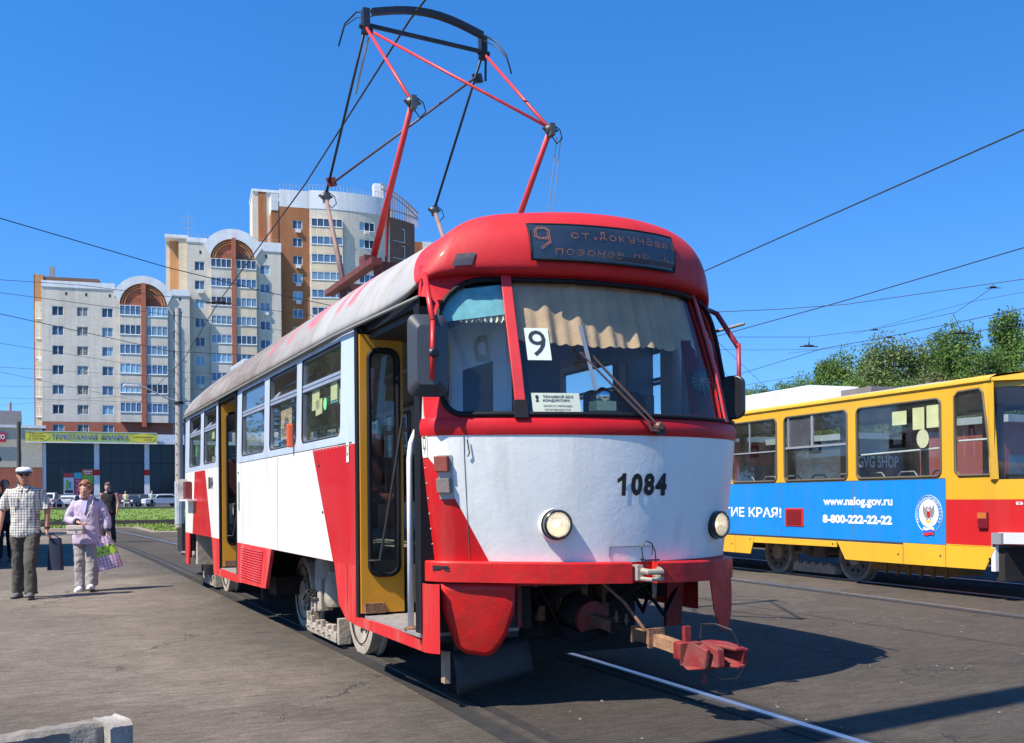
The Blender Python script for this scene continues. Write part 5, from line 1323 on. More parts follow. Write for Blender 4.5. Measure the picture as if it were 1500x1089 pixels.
k.build('bumper', mat('bumper_pale', (.55, .56, .58), .45, dirt=.3), YT); MB().box(-.03, .05, .16, .30, .67, .80).build('bumper_bracket', M_grey, YT)
ft = lambda u, v: face(0, v).lerp(face(1, v), u)+Vector((-.006, -.004, 0))
text_on('lettering', 'ВЫНОС 1,2 М', ft, .28, 1.35, 1.12, 1.16, M_wlet, YT, .01)
# inside: opposite wall with windows and brown posts, seats' hoops, rails
k = MB(); 
yr = [(a, b) for a, b, c in YW[1:]]
k.box(2.44, 2.5, .3, 14, .64, 1.45); k.box(2.44, 2.5, .3, 14, 2.44, 2.56)
M_brown = mat('brown_interior', (.20, .085, .03), .5, var=.15)
k.build('side_wall', M_brown, YT)
for y in (1.0, 2.7, 3.5, 4.35, 5.8, 7.4, 9.0, 10.6): MB().box(2.44, 2.5, y-.09, y+.09, 1.45, 2.44).build('window_post', M_brown, YT)
for (a, b) in ((1.09, 2.61), (2.79, 3.41), (3.59, 4.26), (4.44, 5.71), (5.9, 7.3), (7.5, 8.9)): MB().add([(2.47, a, 1.45), (2.47, b, 1.45), (2.47, b, 2.44), (2.47, a, 2.44)], [(0, 1, 2, 3)]).build('far_pane', M_glass, YT)
for (a, b) in ((.55, 1.15), (1.95, 2.15), (3.35, 3.55), (5.0, 5.2)):
    k = MB(); k.box(1.9, 1.96, a, a+.10, .7, 2.5); k.box(1.9, 1.96, b-.10+.1, b+.1, .7, 2.5); k.box(1.9, 1.96, a, b+.1, 2.1, 2.5); k.box(1.9, 1.96, a, b+.1, .7, 1.35); k.build('inner_partition', M_brown, YT)
MB().box(.02, 2.46, .3, 13.9, .58, .64).build('floor_deck', M_floor, YT)
for q in range(9):
    y = 1.35+q*.62
    MB().tube([(.45, y, 1.1), (.45, y, 1.50), (.45, y+.06, 1.56), (.45, y+.30, 1.56), (.45, y+.36, 1.50), (.45, y+.36, 1.1)], .012, 6).build('seat_hoop', M_grey, YT, smooth=True)
    MB().box(.25, .68, y, y+.36, 1.0, 1.42).build('seat', M_intd, YT, bevel=.03)
MB().tube([(.06, 1.1, 1.83), (.06, 2.6, 1.80)], .012, 6).build('window_rail', M_whitep, YT)
MB().tube([(.06, .36, 1.90), (.06, .88, 1.90)], .012, 6).build('window_rail', M_whitep, YT); MB().tube([(.10, .42, 1.5), (.10, .42, 1.9)], .02, 6).build('window_rail', M_grey, YT)
MB().box(.3, 1.0, .0, .4, .7, 1.45).build('driver_desk', M_intd, YT)
MB().box(1.0, 2.0, 1.0, 1.04, .64, 1.5).build('cab_partition', M_brown, YT)
# roof equipment
k = MB(); k.prism([(.25, 3.55, 2.64), (.25, 3.75, 2.68), (.25, 3.95, 2.92), (.25, 8.5, 2.92), (.25, 8.5, 2.64)][::1], (.9, 0, 0)); k.build('roof_box', mat('roof_box_white', (.62, .64, .66), .5, dirt=.45, ds=3), YT, bevel=.01)
k = MB(); k.box(.50, 1.4, 2.9, 3.55, 2.66, 2.80); k.build('roof_resistor', mat('roof_dark', (.16, .14, .13), .7, var=.3), YT)
k = MB(); k.box(.5, 1.3, 1.6, 2.4, 2.66, 2.72); k.build('roof_hatch', mat('hatch_grey', (.45, .45, .44), .6), YT)
k = MB(); k.lathe([(.16, 0), (.17, .03), (.12, .09), (.02, .12)], (.8, -.05, 2.66), (0, 0, 1), 20); k.tube([(.55, .25, 2.68), (.7, .1, 2.78), (.9, 0, 2.76)], .02, 6); k.build('roof_lamp', mat('roof_lamp_pale', (.6, .6, .58), .4), YT, smooth=True)
# running gear
def ywheel(y):
    w = MB().lathe([(.350, 0), (.350, .10), (.378, .105), (.378, .13), (.30, .13)], (.44, y, .35), (1, 0, 0), 40, cap=False); w.lathe([(.350, 0), (.30, 0), (.29, .015), (.12, .03), (.115, -.02), (.05, -.03), (.01, -.03)], (.44, y, .35), (1, 0, 0), 40, cap=False)
    o = w.build('wheel', M_dust, YT, smooth=30)
    hl = MB()
    for q in range(10):
        a = q*math.pi/5; hl.lathe([(.03, 0), (.03, .004)], (.45, y+math.cos(a)*.20, .35+math.sin(a)*.20), (-1, 0, 0), 8)
    hl.build('hub_bolt', M_under, o); MB().lathe([(.285, .008), (.06, .02)], (.435, y, .35), (1, 0, 0), 28, cap=False).build('wheel_web', mat('wheel_web_grey', (.13, .12, .11), .8, var=.3, vs=10), o)
for yc in (4.13, 11.0):
    ywheel(yc-.92); ywheel(yc+.92)
    k = MB(); k.box(.42, .55, yc-.50, yc+.50, .07, .20); 
    for q in range(5): k.box(.40, .46, yc-.42+q*.19, yc-.34+q*.19, .18, .23)
    k.build('track_brake', M_dust, YT, bevel=.006)
    k = MB(); k.box(.5, .6, yc-.6, yc+.6, .36, .5); k.lathe([(.11, 0), (.12, .03), (.12, .25)], (.5, yc-.12, .34), (0, 0, 1), 14); k.lathe([(.09, 0), (.10, .2)], (.5, yc+.25, .34), (0, 0, 1), 14); k.box(.5, 2.0, yc-.2, yc+.2, .3, .6); k.build('bogie_frame', mat('bogie_grey', (.12, .105, .09), .85, var=.4), YT, smooth=35)
k = MB(); k.box(.45, .9, 1.3, 2.9, .20, .34); 
for q in range(6): k.box(.42, .46, 1.45+q*.22, 1.50+q*.22, .16, .34)
k.build('battery_tray', mat('tray_ochre', (.28, .16, .06), .8), YT); MB().box(.5, 2.2, .5, 9.5, .38, .62).build('equipment_boxes', M_under, YT)
MB().box(.05, .45, .18, .30, .24, .62).build('mud_flap', M_under, YT); MB().box(-.0, .05, .27, .33, .35, .66).build('apron_bracket', M_whitep, YT)
k = MB(); k.beam((1.25, .4, .45), (1.25, -1.0, .42), .08); k.box(1.1, 1.4, -1.1, -.8, .34, .50); k.build('coupler', M_rust, YT)

# panel joints and dust on the yellow tram
for y in (1.02, 2.72, 4.35, 5.78, 7.4): MB().box(-.003, .002, y-.003, y+.003, .64, 1.44).build('panel_seam', mat('seam_yellow', (.12, .10, .06), .9), YT)
MB().box(-.003, .002, 1.03, 9, 1.446, 1.452).build('panel_seam', mat('seam_yellow', (0, 0, 0)), YT)
k = MB()
for i in range(60): k.lathe([(.006, 0), (.005, .004)], (-.001, .45+i*.15, 2.535), (-1, 0, 0), 5)
tag(k.build('rivets', M_yel, YT), kind='stuff')
# ================================================================ buildings
def wallmat(name, c, c2=None, course=.16, mortar=.82, var=.07):
    m, n, b = _new(name); co = coords(n)
    nz = noise(n, .25, 5, .6, co); fine = noise(n, 2.2, 4, .6, coords(n, (.3, .3, 2.5)))
    r = ramp(n, nz.outputs[0], .3, .7, tuple(x*(1-var) for x in c), tuple(x*(1+var) for x in c)).outputs[0]
    fr = ramp(n, fine.outputs[0], .35, .7, (.86,)*3, (1.05,)*3); r = mixc(n, .8, r, fr.outputs[0], 'MULTIPLY')
    wv = n.nodes.new('ShaderNodeTexWave'); wv.bands_direction = 'Z'; wv.inputs['Scale'].default_value = .5/course*.62; n.links.new(co, wv.inputs['Vector'])
    wr = ramp(n, wv.outputs[0], .0, .18, (mortar,)*3, (1, 1, 1)); r = mixc(n, .7, r, wr.outputs[0], 'MULTIPLY')
    st = noise(n, .9, 5, .7, coords(n, (1.2, 1.2, .10)), .4); sr = ramp(n, st.outputs[0], .45, .75, (1, 1, 1), (.74, .72, .68)); r = mixc(n, .8, r, sr.outputs[0], 'MULTIPLY')
    n.links.new(r, b.inputs['Base Color']); b.inputs['Roughness'].default_value = .9; b.inputs['Specular IOR Level'].default_value = .2
    return m
M_cream = wallmat('cream_block_wall', (.60, .55, .47), var=.06)
M_cream2 = wallmat('warm_cream_wall', (.66, .55, .40))
M_bbrown = wallmat('brown_brick_wall', (.36, .15, .07), mortar=.9)
M_bred = wallmat('red_brick_wall', (.38, .13, .08), mortar=.9)
M_ochreb = wallmat('ochre_brick_wall', (.50, .26, .12), mortar=.9)
M_wband = wallmat('white_parapet', (.66, .69, .72), var=.05)
M_wfr = mat('white_window_frame', (.72, .73, .74), .5, var=.03)
M_dkb = wallmat('dark_brown_wall', (.18, .11, .085), mortar=.9)
def gpane(name, c, r=.08, sp=.6):
    m, n, b = _new(name); b.inputs['Base Color'].default_value = rgb(c); b.inputs['Roughness'].default_value = r; b.inputs['Specular IOR Level'].default_value = sp; b.inputs['Coat Weight'].default_value = 0; return m
GP = [gpane('pane_dark', (.045, .075, .12)), gpane('pane_blue', (.08, .15, .25)), gpane('pane_curtained', (.16, .25, .33), .2), gpane('pane_deep', (.02, .03, .045)), gpane('pane_pale', (.22, .38, .50), .15)]
_wt = {}
def win_mesh(w, h, n, q):
    k_ = (round(w, 2), round(h, 2), n)
    if k_ not in _wt:
        f = MB(); t = .07; y0, y1 = -.02, .06
        f.box(0, w, y0, y1, 0, t); f.box(0, w, y0, y1, h-t, h); f.box(0, t, y0, y1, t, h-t); f.box(w-t, w, y0, y1, t, h-t)
        for i in range(1, n): x = w*i/n; f.box(x-.04, x+.04, y0+.003, y1, t, h-t)
        f.box(-.06, w+.06, -.12, -.021, -.05, 0)
        g_ = MB()
        g_.box(t, w*(.5 if n == 2 else .34), .03, .05, t, h-t); g_.m = 1; g_.box(w*(.5 if n == 2 else .34)+.001, w-t, .03, .05, t, h-t)
        fo = f.build('window', M_wfr); go = g_.build('pane', [GP[0], GP[1]])
        _wt[k_] = (fo.data, go.data); bpy.data.objects.remove(fo); bpy.data.objects.remove(go)
    fm, gm = _wt[k_]
    if (k_, q) not in _wt:
        g2 = gm.copy(); g2.materials[0] = GP[q % 5]; g2.materials[1] = GP[(q*3+1) % 5 if q < 5 else q-5]; _wt[(k_, q)] = g2
    return fm, _wt[(k_, q)]
RW = random.Random(11)
def win(parent, x, z, w, h, n, M, ac=False, q=None, dep=.12):
    "window in a facade whose local frame M maps (x, depth, z)"
    if q is None: q = RW.choice([0, 0, 1, 1, 2, 3, 4, 5, 6, 8, 9])
    fm, gm = win_mesh(w, h, n, q)
    o = bpy.data.objects.new('window', fm); COL.objects.link(o); o.parent = parent; o.matrix_local = M @ Matrix.Translation((x, dep, z))
    g_ = bpy.data.objects.new('pane', gm); COL.objects.link(g_); g_.parent = o
    if ac:
        a = bpy.data.objects.new('air_conditioner', AC.data); COL.objects.link(a); a.parent = parent; a.matrix_local = M @ Matrix.Translation((x+w*.3, -.35, z-.62))
k = MB(); k.box(0, .8, 0, .3, 0, .5); k.lathe([(.18, 0), (.18, .01)], (.3, -.001, .25), (0, -1, 0), 14); AC = k.build('air_conditioner', mat('aircon_white', (.62, .61, .58), .5)); 
def facade(parent, name, x0, x1, z0, z1, holes, m, M, dep=.15):
    xs_l = sorted(set([x0, x1]+[round(v, 4) for h in holes for v in (h[0], h[1])])); zs_l = sorted(set([z0, z1]+[round(v, 4) for h in holes for v in (h[2], h[3])]))
    k = MB()
    for i in range(len(xs_l)-1):
        for j in range(len(zs_l)-1):
            a, b, c, d = xs_l[i], xs_l[i+1], zs_l[j], zs_l[j+1]; mx, mz = (a+b)/2, (c+d)/2
            if any(h[0] < mx < h[1] and h[2] < mz < h[3] for h in holes): continue
            k.add([(a, 0, c), (b, 0, c), (b, 0, d), (a, 0, d)], [(0, 1, 2, 3)])
    for (a, b, c, d) in holes:
        k.add([(a, 0, c), (b, 0, c), (b, 0, d), (a, 0, d), (a, dep, c), (b, dep, c), (b, dep, d), (a, dep, d)], [(0, 4, 5, 1), (1, 5, 6, 2), (2, 6, 7, 3), (3, 7, 4, 0)])
    k.v = [tuple(M @ Vector(p)) for p in k.v]
    return k.build(name, m, parent)
def P_(y): return Matrix.Translation((0, y, 0))
# ---------------- nine storey block
A = empty('apartment_block', (0, 151.2, 0), rad(-8), 'nine storey cream brick apartment block with a rounded pediment and a brown brick base', 'building')
fl = [29.30-2.83*i for i in range(7)]; I4 = Matrix.Identity(4)
cols = [(-.40, 1.52), (2.88, 1.52), (6.25, 1.50), (15.97, 1.42)]
holes = [(x, x+w, t-1.36, t) for t in fl for x, w in cols]
# vent slots below the parapet
facade(A, 'wall', -1.78, 8.70, 12.7, 32.4, [h for h in holes if h[0] < 8 and h[3] > 13], M_cream, I4)
facade(A, 'wall', 15.31, 18.4, 12.7, 32.0, [h for h in holes if h[0] > 8 and h[3] > 13], M_cream, I4)
facade(A, 'base_wall', -1.78, 18.4, .4, 12.7, [h for h in holes if h[3] < 13], M_bred, P_(.01))
facade(A, 'wall', 8.7, 15.31, 29.9, 31.0, [], M_cream, I4)
MB().box(-1.78, 18.4, .15, 14, .4, 32.3).build('core', M_cream, A)
for x, w in cols:
    for i, t in enumerate(fl): win(A, x, t-1.36, w, 1.36, 2, I4, ac=(x > 15 and i in (4,)), q=None)
for x in (1.35, 4.0, 7.2, 16.9): MB().box(x, x+.28, -.02, .05, 30.9, 31.35).build('vent_slot', M_intd, A)
# parapet, roof box, side strip of balconies
MB().box(-1.80, 8.0, -.12, .3, 32.0, 32.9).build('parapet', M_wband, A); MB().box(15.9, 18.45, -.12, .3, 31.6, 32.5).build('parapet', M_wband, A)
MB().box(-3.0, 5.7, 2.5, 10, 32.4, 33.95).build('roof_house', M_dkb, A)
MB().box(-3.0, -1.81, 2.0, 12, 30.2, 34.1).build('side_bay_top', M_ochreb, A); MB().box(-2.9, -1.81, 2.0, 12, .4, 30.2).build('side_bay', M_cream2, A); MB().box(-3.06, -2.9, 2.0, 3, .4, 34.15).build('side_pilaster', M_bbrown, A)
for i in range(7): win(A, -2.82, fl[i]-1.55-.1, .95, 1.5, 2, P_(1.88), ac=(i == 2))
k = MB(); k.box(-1.5, -.8, 6, 6.6, 33.9, 36.2); k.build('chimney', mat('grey_chimney', (.28, .27, .26), .9), A)
def arch(parent, cx, z0, R, r, half, m_ring, m_fill, zf, ytop=-.35):
    "ring between outer radius R and inner radius r, brown tympanum behind, pilaster in front"
    n = 22; k = MB(); zo = z0[0]; zi = z0[1]
    ao = math.asin(min(1, half[0]/R)); ai = math.asin(min(1, half[1]/r)); O = []; I_ = []
    for i in range(n+1):
        a = -ao+2*ao*i/n; O.append((cx+R*math.sin(a), zo+R*math.cos(a)))
        a = -ai+2*ai*i/n; I_.append((cx+r*math.sin(a), zi+r*math.cos(a)))
    for i in range(n):
        k.prism([Vector((O[i][0], ytop, O[i][1])), Vector((O[i+1][0], ytop, O[i+1][1])), Vector((I_[i+1][0], ytop, I_[i+1][1])), Vector((I_[i][0], ytop, I_[i][1]))][::-1], (0, 1.4, 0))
    k.build('arch_ring', m_ring, parent)
    # fascia between ring and facade top
    f = MB(); base = zf
    pts = [(x, z) for x, z in I_]; f.prism([Vector((p[0], .0, p[1])) for p in pts]+[Vector((pts[-1][0], 0, base)), Vector((pts[0][0], 0, base))], (0, .2, 0)); f.build('tympanum', m_fill, parent)
    f = MB()
    for q in range(2):
        rr = r*(1-.10*(q+1)); seg = []
        for i in range(n+1):
            a = -ai+2*ai*i/n; seg.append(Vector((cx+rr*math.sin(a), -.12+.0*q, zi+rr*math.cos(a))))
        f.tube(seg, .09, 4)
    f.build('arch_moulding', M_ochreb, parent)
arch(A, 11.95, (29.65, 29.8), 4.56, 3.3, (4.1, 3.29), M_wband, M_bred, 29.8)
# cream flare next to the arch
MB().prism([Vector((7.85, -.05, 31)), Vector((8.7, -.05, 31)), Vector((8.75, -.05, 32.0)), Vector((7.85, -.05, 31.9))], (0, .2, 0)).build('arch_shoulder', M_cream, A)
MB().box(11.66, 12.31, -1.15, -.2, 12.0, 33.0).build('pilaster', M_bred, A)
def balcony(parent, x0, x1, zt, hw, hs, n, M, dep=.9, m=None, q=None):
    "glazed balcony: spandrel and window strip; its window is a sub-part"
    m = m or M_cream
    k = MB(); k.box(x0, x1, -dep, 0, zt-hw-hs, zt-hw); k.box(x0, x1, -dep, 0, zt, zt+.04); k.v = [tuple(M @ Vector(p)) for p in k.v]
    B_ = k.build('balcony', m, parent)
    q = RW.choice([0, 1, 1, 2, 4]) if q is None else q
    fm, gm = win_mesh(x1-x0, hw, n, q)
    o = bpy.data.objects.new('window', fm); COL.objects.link(o); o.parent = B_; o.matrix_local = M @ Matrix.Translation((x0, -dep+.03, zt-hw))
    k = MB(); k.box(x0+.12, x1-.12, -dep+.08, -.02, zt-hw+.05, zt-.05); k.v = [tuple(M @ Vector(p)) for p in k.v]; k.build('pane', GP[q % 5], B_)
for i in range(6):
    balcony(A, 8.70, 11.63, fl[i]+.40, 1.42, 1.41, 4, I4); balcony(A, 12.34, 15.31, fl[i]+.33, 1.42, 1.41, 4, I4, q=3 if i == 4 else None)
# ---------------- twelve storey block
Bk = empty('apartment_block', (0, 153.7, 0), rad(-8), 'middle cream apartment block with a large arched pediment and a television aerial on its roof', 'building')
fb = [37.45-2.88*i for i in range(12)]
cb = [(19.50, 1.45), (29.13, 1.5)]
hb = [(x, x+w, t-1.38, t) for t in fb for x, w in cb]
facade(Bk, 'wall', 18.4, 21.84, .5, 40.6, [h for h in hb if h[0] < 21], M_cream, I4); facade(Bk, 'wall', 28.53, 32.3, .5, 40.6, [h for h in hb if h[0] > 21], M_cream, I4)
facade(Bk, 'wall', 21.84, 28.53, 37.9, 39, [], M_cream, I4)
MB().box(18.4, 32.3, .2, 14, .5, 40.5).build('core', M_cream, Bk)
MB().box(17.2, 18.4, 1.0, 12, 31, 41.0).build('return_wall', M_cream2, Bk); MB().box(15.9, 17.2, 3, 12, 31, 41.3).build('return_wall', M_ochreb, Bk); MB().box(15.3, 15.9, 4, 12, 31, 41.4).build('return_wall', M_cream, Bk)
MB().box(15.2, 18.6, .8, 12, 41.0, 41.5).build('parapet', M_wband, Bk); MB().box(18.35, 21.3, -.12, .3, 40.3, 41.0).build('parapet', M_wband, Bk); MB().box(28.6, 32.35, -.12, .3, 39.6, 41.0).build('parapet', M_wband, Bk)
for x, w in cb:
    for i, t in enumerate(fb): win(Bk, x, t-1.38, w, 1.38, 2, I4, ac=(i in (1, 6) and x < 21) or (i in (2, 4) and x > 21))
arch(Bk, 25.1, (37.9, 37.75), 4.75, 3.35, (4.3, 3.3), M_wband, M_bred, 37.9)
MB().box(24.9, 25.5, -1.15, -.2, 10, 41.1).build('pilaster', M_bred, Bk)
for i in range(12): balcony(Bk, 21.84, 24.87, fb[i]+.42, 1.35, 1.53, 4, I4); balcony(Bk, 25.53, 28.53, fb[i]+.38, 1.35, 1.5, 4, I4, m=M_cream2)
for x in (20.2, 29.9): MB().box(x, x+.3, -.02, .05, 38.6, 39.1).build('vent_slot', M_intd, Bk)
k = MB(); k.cyl((18.6, 4, 41.4), (18.6, 4, 45.6), .05, 6)
for zz_, w_ in ((45.2, 1.0), (44.7, .8), (44.1, 1.2), (43.4, .9)): k.beam((18.6-w_, 4, zz_), (18.6+w_, 4, zz_), .05)
k.build('television_aerial', M_grey, Bk)
k = MB(); 
for q in range(14): k.cyl((19+q, 2, 41), (19+q, 2, 42.0), .03, 4)
k.beam((19, 2, 42), (32, 2, 42), .04); k.build('roof_railing', M_grey, Bk)
# ---------------- curved tower
TW = empty('apartment_tower', (1.0, 155.2, 0), rad(-8), 'tallest apartment tower with a curved cream front, brown brick strip and round rooftop crown', 'building')
ft_ = [45.24-2.81*i for i in range(15)]
TX0, TX1, TX2 = 31.5, 36.1, 50.5
th = [(33.48, 34.98, t-1.40, t) for t in ft_]
facade(TW, 'brown_wall', TX0, TX1, .5, 47.2, th, M_bbrown, I4); MB().box(TX0, TX1, -.02, .2, 47.2, 49.9).build('parapet_band', M_wband, TW)
for i, t in enumerate(ft_): win(TW, 33.48, t-1.40, 1.5, 1.40, 2, I4, ac=i in (0, 2, 3, 4))
MB().box(30.4, 31.5, 2.5, 12, .5, 47.2).build('side_wall', M_bbrown, TW); MB().box(30.4, 31.5, 2.4, 12, 47.2, 49.8).build('side_band', M_wband, TW)
k = MB(); k.box(27.7, 28.6, 6, 14, .5, 51.2); k.build('back_slab', M_cream, TW); MB().box(28.6, 29.8, 5.9, 14, .5, 50.9).build('back_strip', M_bbrown, TW); MB().box(29.8, 33, 6, 14, .5, 51.0).build('back_slab', M_cream, TW); MB().box(27.6, 33.2, 5.8, 14.2, 51.0, 51.4).build('slab_coping', M_wband, TW)
Rr = 20.0; a0_ = rad(-12)
def cur_pt(s, d, z):
    "s = arc length along the curved front, d = depth into the wall"
    a = a0_+s/Rr; cx = TX1-Rr*math.sin(a0_); cy = Rr*math.cos(a0_)
    r = Rr-d
    return Vector((cx+r*math.sin(a), cy-r*math.cos(a), z))
def curM(s, d=0):
    a = a0_+s/Rr; p = cur_pt(s, d, 0); return Matrix.Translation(p) @ Matrix.Rotation(a, 4, 'Z')
L_ = 19.5
k = MB(); hs = [(7.95, 10.55, t+.5-1.42, t+.5) for t in ft_]
ss = sorted(set([L_*i/26 for i in range(27)]+[7.95, 10.55])); zz2 = sorted(set([.5, 47.3]+[v for h in hs for v in (h[2], h[3])]))
for i in range(len(ss)-1):
    for j in range(len(zz2)-1):
        a, b, c, d = ss[i], ss[i+1], zz2[j], zz2[j+1]
        if any(h[0] < (a+b)/2 < h[1] and h[2] < (c+d)/2 < h[3] for h in hs): continue
        if a >= 13.0: k.m = 1
        else: k.m = 0
        k.add([cur_pt(a, 0, c), cur_pt(b, 0, c), cur_pt(b, 0, d), cur_pt(a, 0, d)], [(0, 1, 2, 3)])
k.build('curved_wall', [M_cream, M_dkb], TW)
k = MB(); k.grid(lambda s, z: cur_pt(s, -.06, z), [13.0*i/18 for i in range(19)], [47.2, 50.1]); k.add([cur_pt(13*i/18, -.06, 50.1) for i in range(19)]+[cur_pt(13*i/18, 2, 50.1) for i in range(19)], [(i, i+1, 20+i, 19+i) for i in range(18)]); k.build('parapet_band', M_wband, TW)
for i, t in enumerate(ft_): win(TW, 0, t+.5-1.42, 2.6, 1.42, 3, curM(7.95), ac=i in (0,))
for i, t in enumerate(ft_):
    Mb = curM(.25); balcony(TW, 0, 4.9, t+.35, 1.30, 1.5, 5, Mb @ Matrix.Rotation(rad(6), 4, 'Z'), dep=.5, m=M_cream2)
for i, t in enumerate(ft_): win(TW, 0, t-1.6, 2.6, 2.2, 2, curM(14.2), q=3)
k = MB(); k.grid(lambda s, d: cur_pt(s, d, 0)+Vector((0, 0, .5)), [0, L_], [0, 1])
MB().box(TX0, 50, 3.6, 14, .5, 49.0).build('core', M_cream, TW)
MB().box(52.5, 60.0, 12, 24, .5, 46.2).build('rear_wing', M_bbrown, TW); MB().box(57.0, 60.1, 11.9, 24, .5, 46.3).build('rear_wing_corner', M_wband, TW)
k = MB(); k.box(47.0, 48.6, 3.5, 5.2, 50, 53.2); k.build('crown_pier', M_wband, TW)
cr = MB()
for i in range(17):
    s = 12.0+i*.55; z1 = 52.6-.18*i; p = cur_pt(s, .2, 0); cr.box(p.x-.08, p.x+.08, p.y-.08, p.y+.08, 47.0, z1)
    if i < 16:
        q_ = cur_pt(s+.55, .2, 0)
        for z_ in (48.6, z1-.1, z1-.9): cr.beam((p.x, p.y, z_), (q_.x, q_.y, z_-.18*(z_ > 49)), .12, .2)
tag(cr.build('crown_frame', mat('crown_pinkish', (.45, .33, .30), .8), TW), kind='stuff')
k = MB()
for q in range(24): p = cur_pt(q*.55, .3, 50.1); k.cyl(p, p+Vector((0, 0, 1.0)), .03, 4)
for q in range(23): k.beam(cur_pt(q*.55, .3, 51.1), cur_pt(q*.55+.55, .3, 51.1), .04)
for q in range(10): k.cyl((31.6+q*.5, .3, 49.9), (31.6+q*.5, .3, 50.9), .03, 4)
k.beam((31.6, .3, 50.9), (36.1, .3, 50.9), .04); tag(k.build('roof_railing', M_grey, TW), kind='stuff')
bpy.data.objects.remove(AC)
# ---------------- knitwear shop
S = empty('shop', (0, 135, 0), 0, 'glass fronted shop with a long yellow knitwear fair signboard and white columns with red bands', 'building')
MB().box(-2.2, 40, .5, 14, .5, 10.0).build('shop_body', mat('shop_dark_inside', (.02, .022, .028), .6), S)
MB().box(-2.0, 40, -.8, .5, 8.75, 10.05).build('fascia', mat('shop_white_fascia', (.60, .64, .70), .5), S)
M_col = mat('shop_white_column', (.60, .63, .68), .5, dirt=.2)
for x, w in ((-2.1, .60), (4.2, .62), (10.4, .6), (17.0, .6), (23.5, .6), (30, .6)):
    C_ = MB().box(x, x+w, -.3, .4, .5, 8.75).build('column', M_col, S)
    if x > 0: MB().box(x-.05, x+w+.05, -.34, -.29, 4.6, 5.35).build('red_band', M_red, C_); MB().box(x-.04, x+w+.04, -.33, -.30, 2.0, 4.6).build('column_sleeve', mat('sleeve_white', (.68, .68, .68), .5), C_)
M_sg = gpane('shop_glass', (.014, .018, .026), .10, .35)
for x0, x1 in ((-1.5, 4.2), (4.82, 10.4), (11.0, 17.0), (17.6, 23.5), (24.1, 30)):
    n = 4
    for i in range(n):
        a = x0+(x1-x0)*i/n; b = x0+(x1-x0)*(i+1)/n
        for z0, z1 in ((2.2, 6.2), (6.25, 8.7)): MB().box(a+.03, b-.03, 0, .05, z0, z1).build('pane', M_sg, S)
        MB().box(b-.03, b+.03, -.03, .04, 2.2, 8.7).build('mullion', M_black, S)
MB().box(-1.5, 40, -.25, .3, .5, 2.15).build('plinth', mat('shop_plinth', (.20, .21, .23), .7), S)
SB = empty('shop_sign', (0, 133.9, 0), 0, 'long yellow green signboard with blue lettering above the glass shop front', 'sign')
M_sby = mat('signboard_yellow', (.48, .50, .08), .5, var=.15, vs=.4)
MB().box(-3.87, 11.91, -.1, .1, 8.85, 10.15).build('board', M_sby, SB); MB().box(-3.9, 11.95, -.14, .12, 8.73, 8.86).build('board_edge', M_wfr, SB); MB().box(-3.9, 11.95, -.13, .12, 10.15, 10.22).build('board_edge', M_wfr, SB)
M_sgr = mat('sign_green', (.30, .48, .22), .5); MB().box(1.5, 8.2, -.115, -.10, 8.9, 9.1).build('green_stripe', M_sgr, SB)
sf_ = lambda u, v: Vector((u, -.13, v))
M_sblue = mat('sign_blue', (.03, .10, .42), .5); M_sout = mat('sign_pale', (.55, .68, .75), .5)
for (tx, a, b) in (('ТРИКОТАЖНАЯ', -.85, 4.55), ('ЯРМАРКА', 4.95, 8.35)):
    text_on('lettering', tx, sf_, a, b, 9.14, 9.88, M_sblue, SB, .008)
M_dk = mat('sign_dark', (.05, .04, .03), .6)
for (cx, w_) in ((-2.45, 1.35), (10.2, 1.5)):
    MB().add([(cx+w_*math.cos(q*.3142), -.12, 9.5+.60*math.sin(q*.3142)) for q in range(20)], [tuple(range(20))]).build('yellow_oval', mat('oval_yellow', (.72, .62, .06), .5), SB)
for tx, z in (('ОДЕЖДА', 9.78), ('В РОЗНИЦУ', 9.44), ('И ОПТОМ', 9.10)): text_on('lettering', tx, lambda u, v: Vector((u, -.135, v)), -3.45, -1.5 if 'Р' in tx else -1.8, z, z+.24, M_dk, SB, .02)
text_on('lettering', 'ШКОЛЬНЫЙ', lambda u, v: Vector((u, -.135, v)), 8.95, 11.4, 9.55, 9.78, M_dk, SB, .02); text_on('lettering', 'ЗАЛ', lambda u, v: Vector((u, -.135, v)), 10.3, 11.2, 9.2, 9.42, mat('sign_red', (.45, .05, .04), .5), SB, .02)
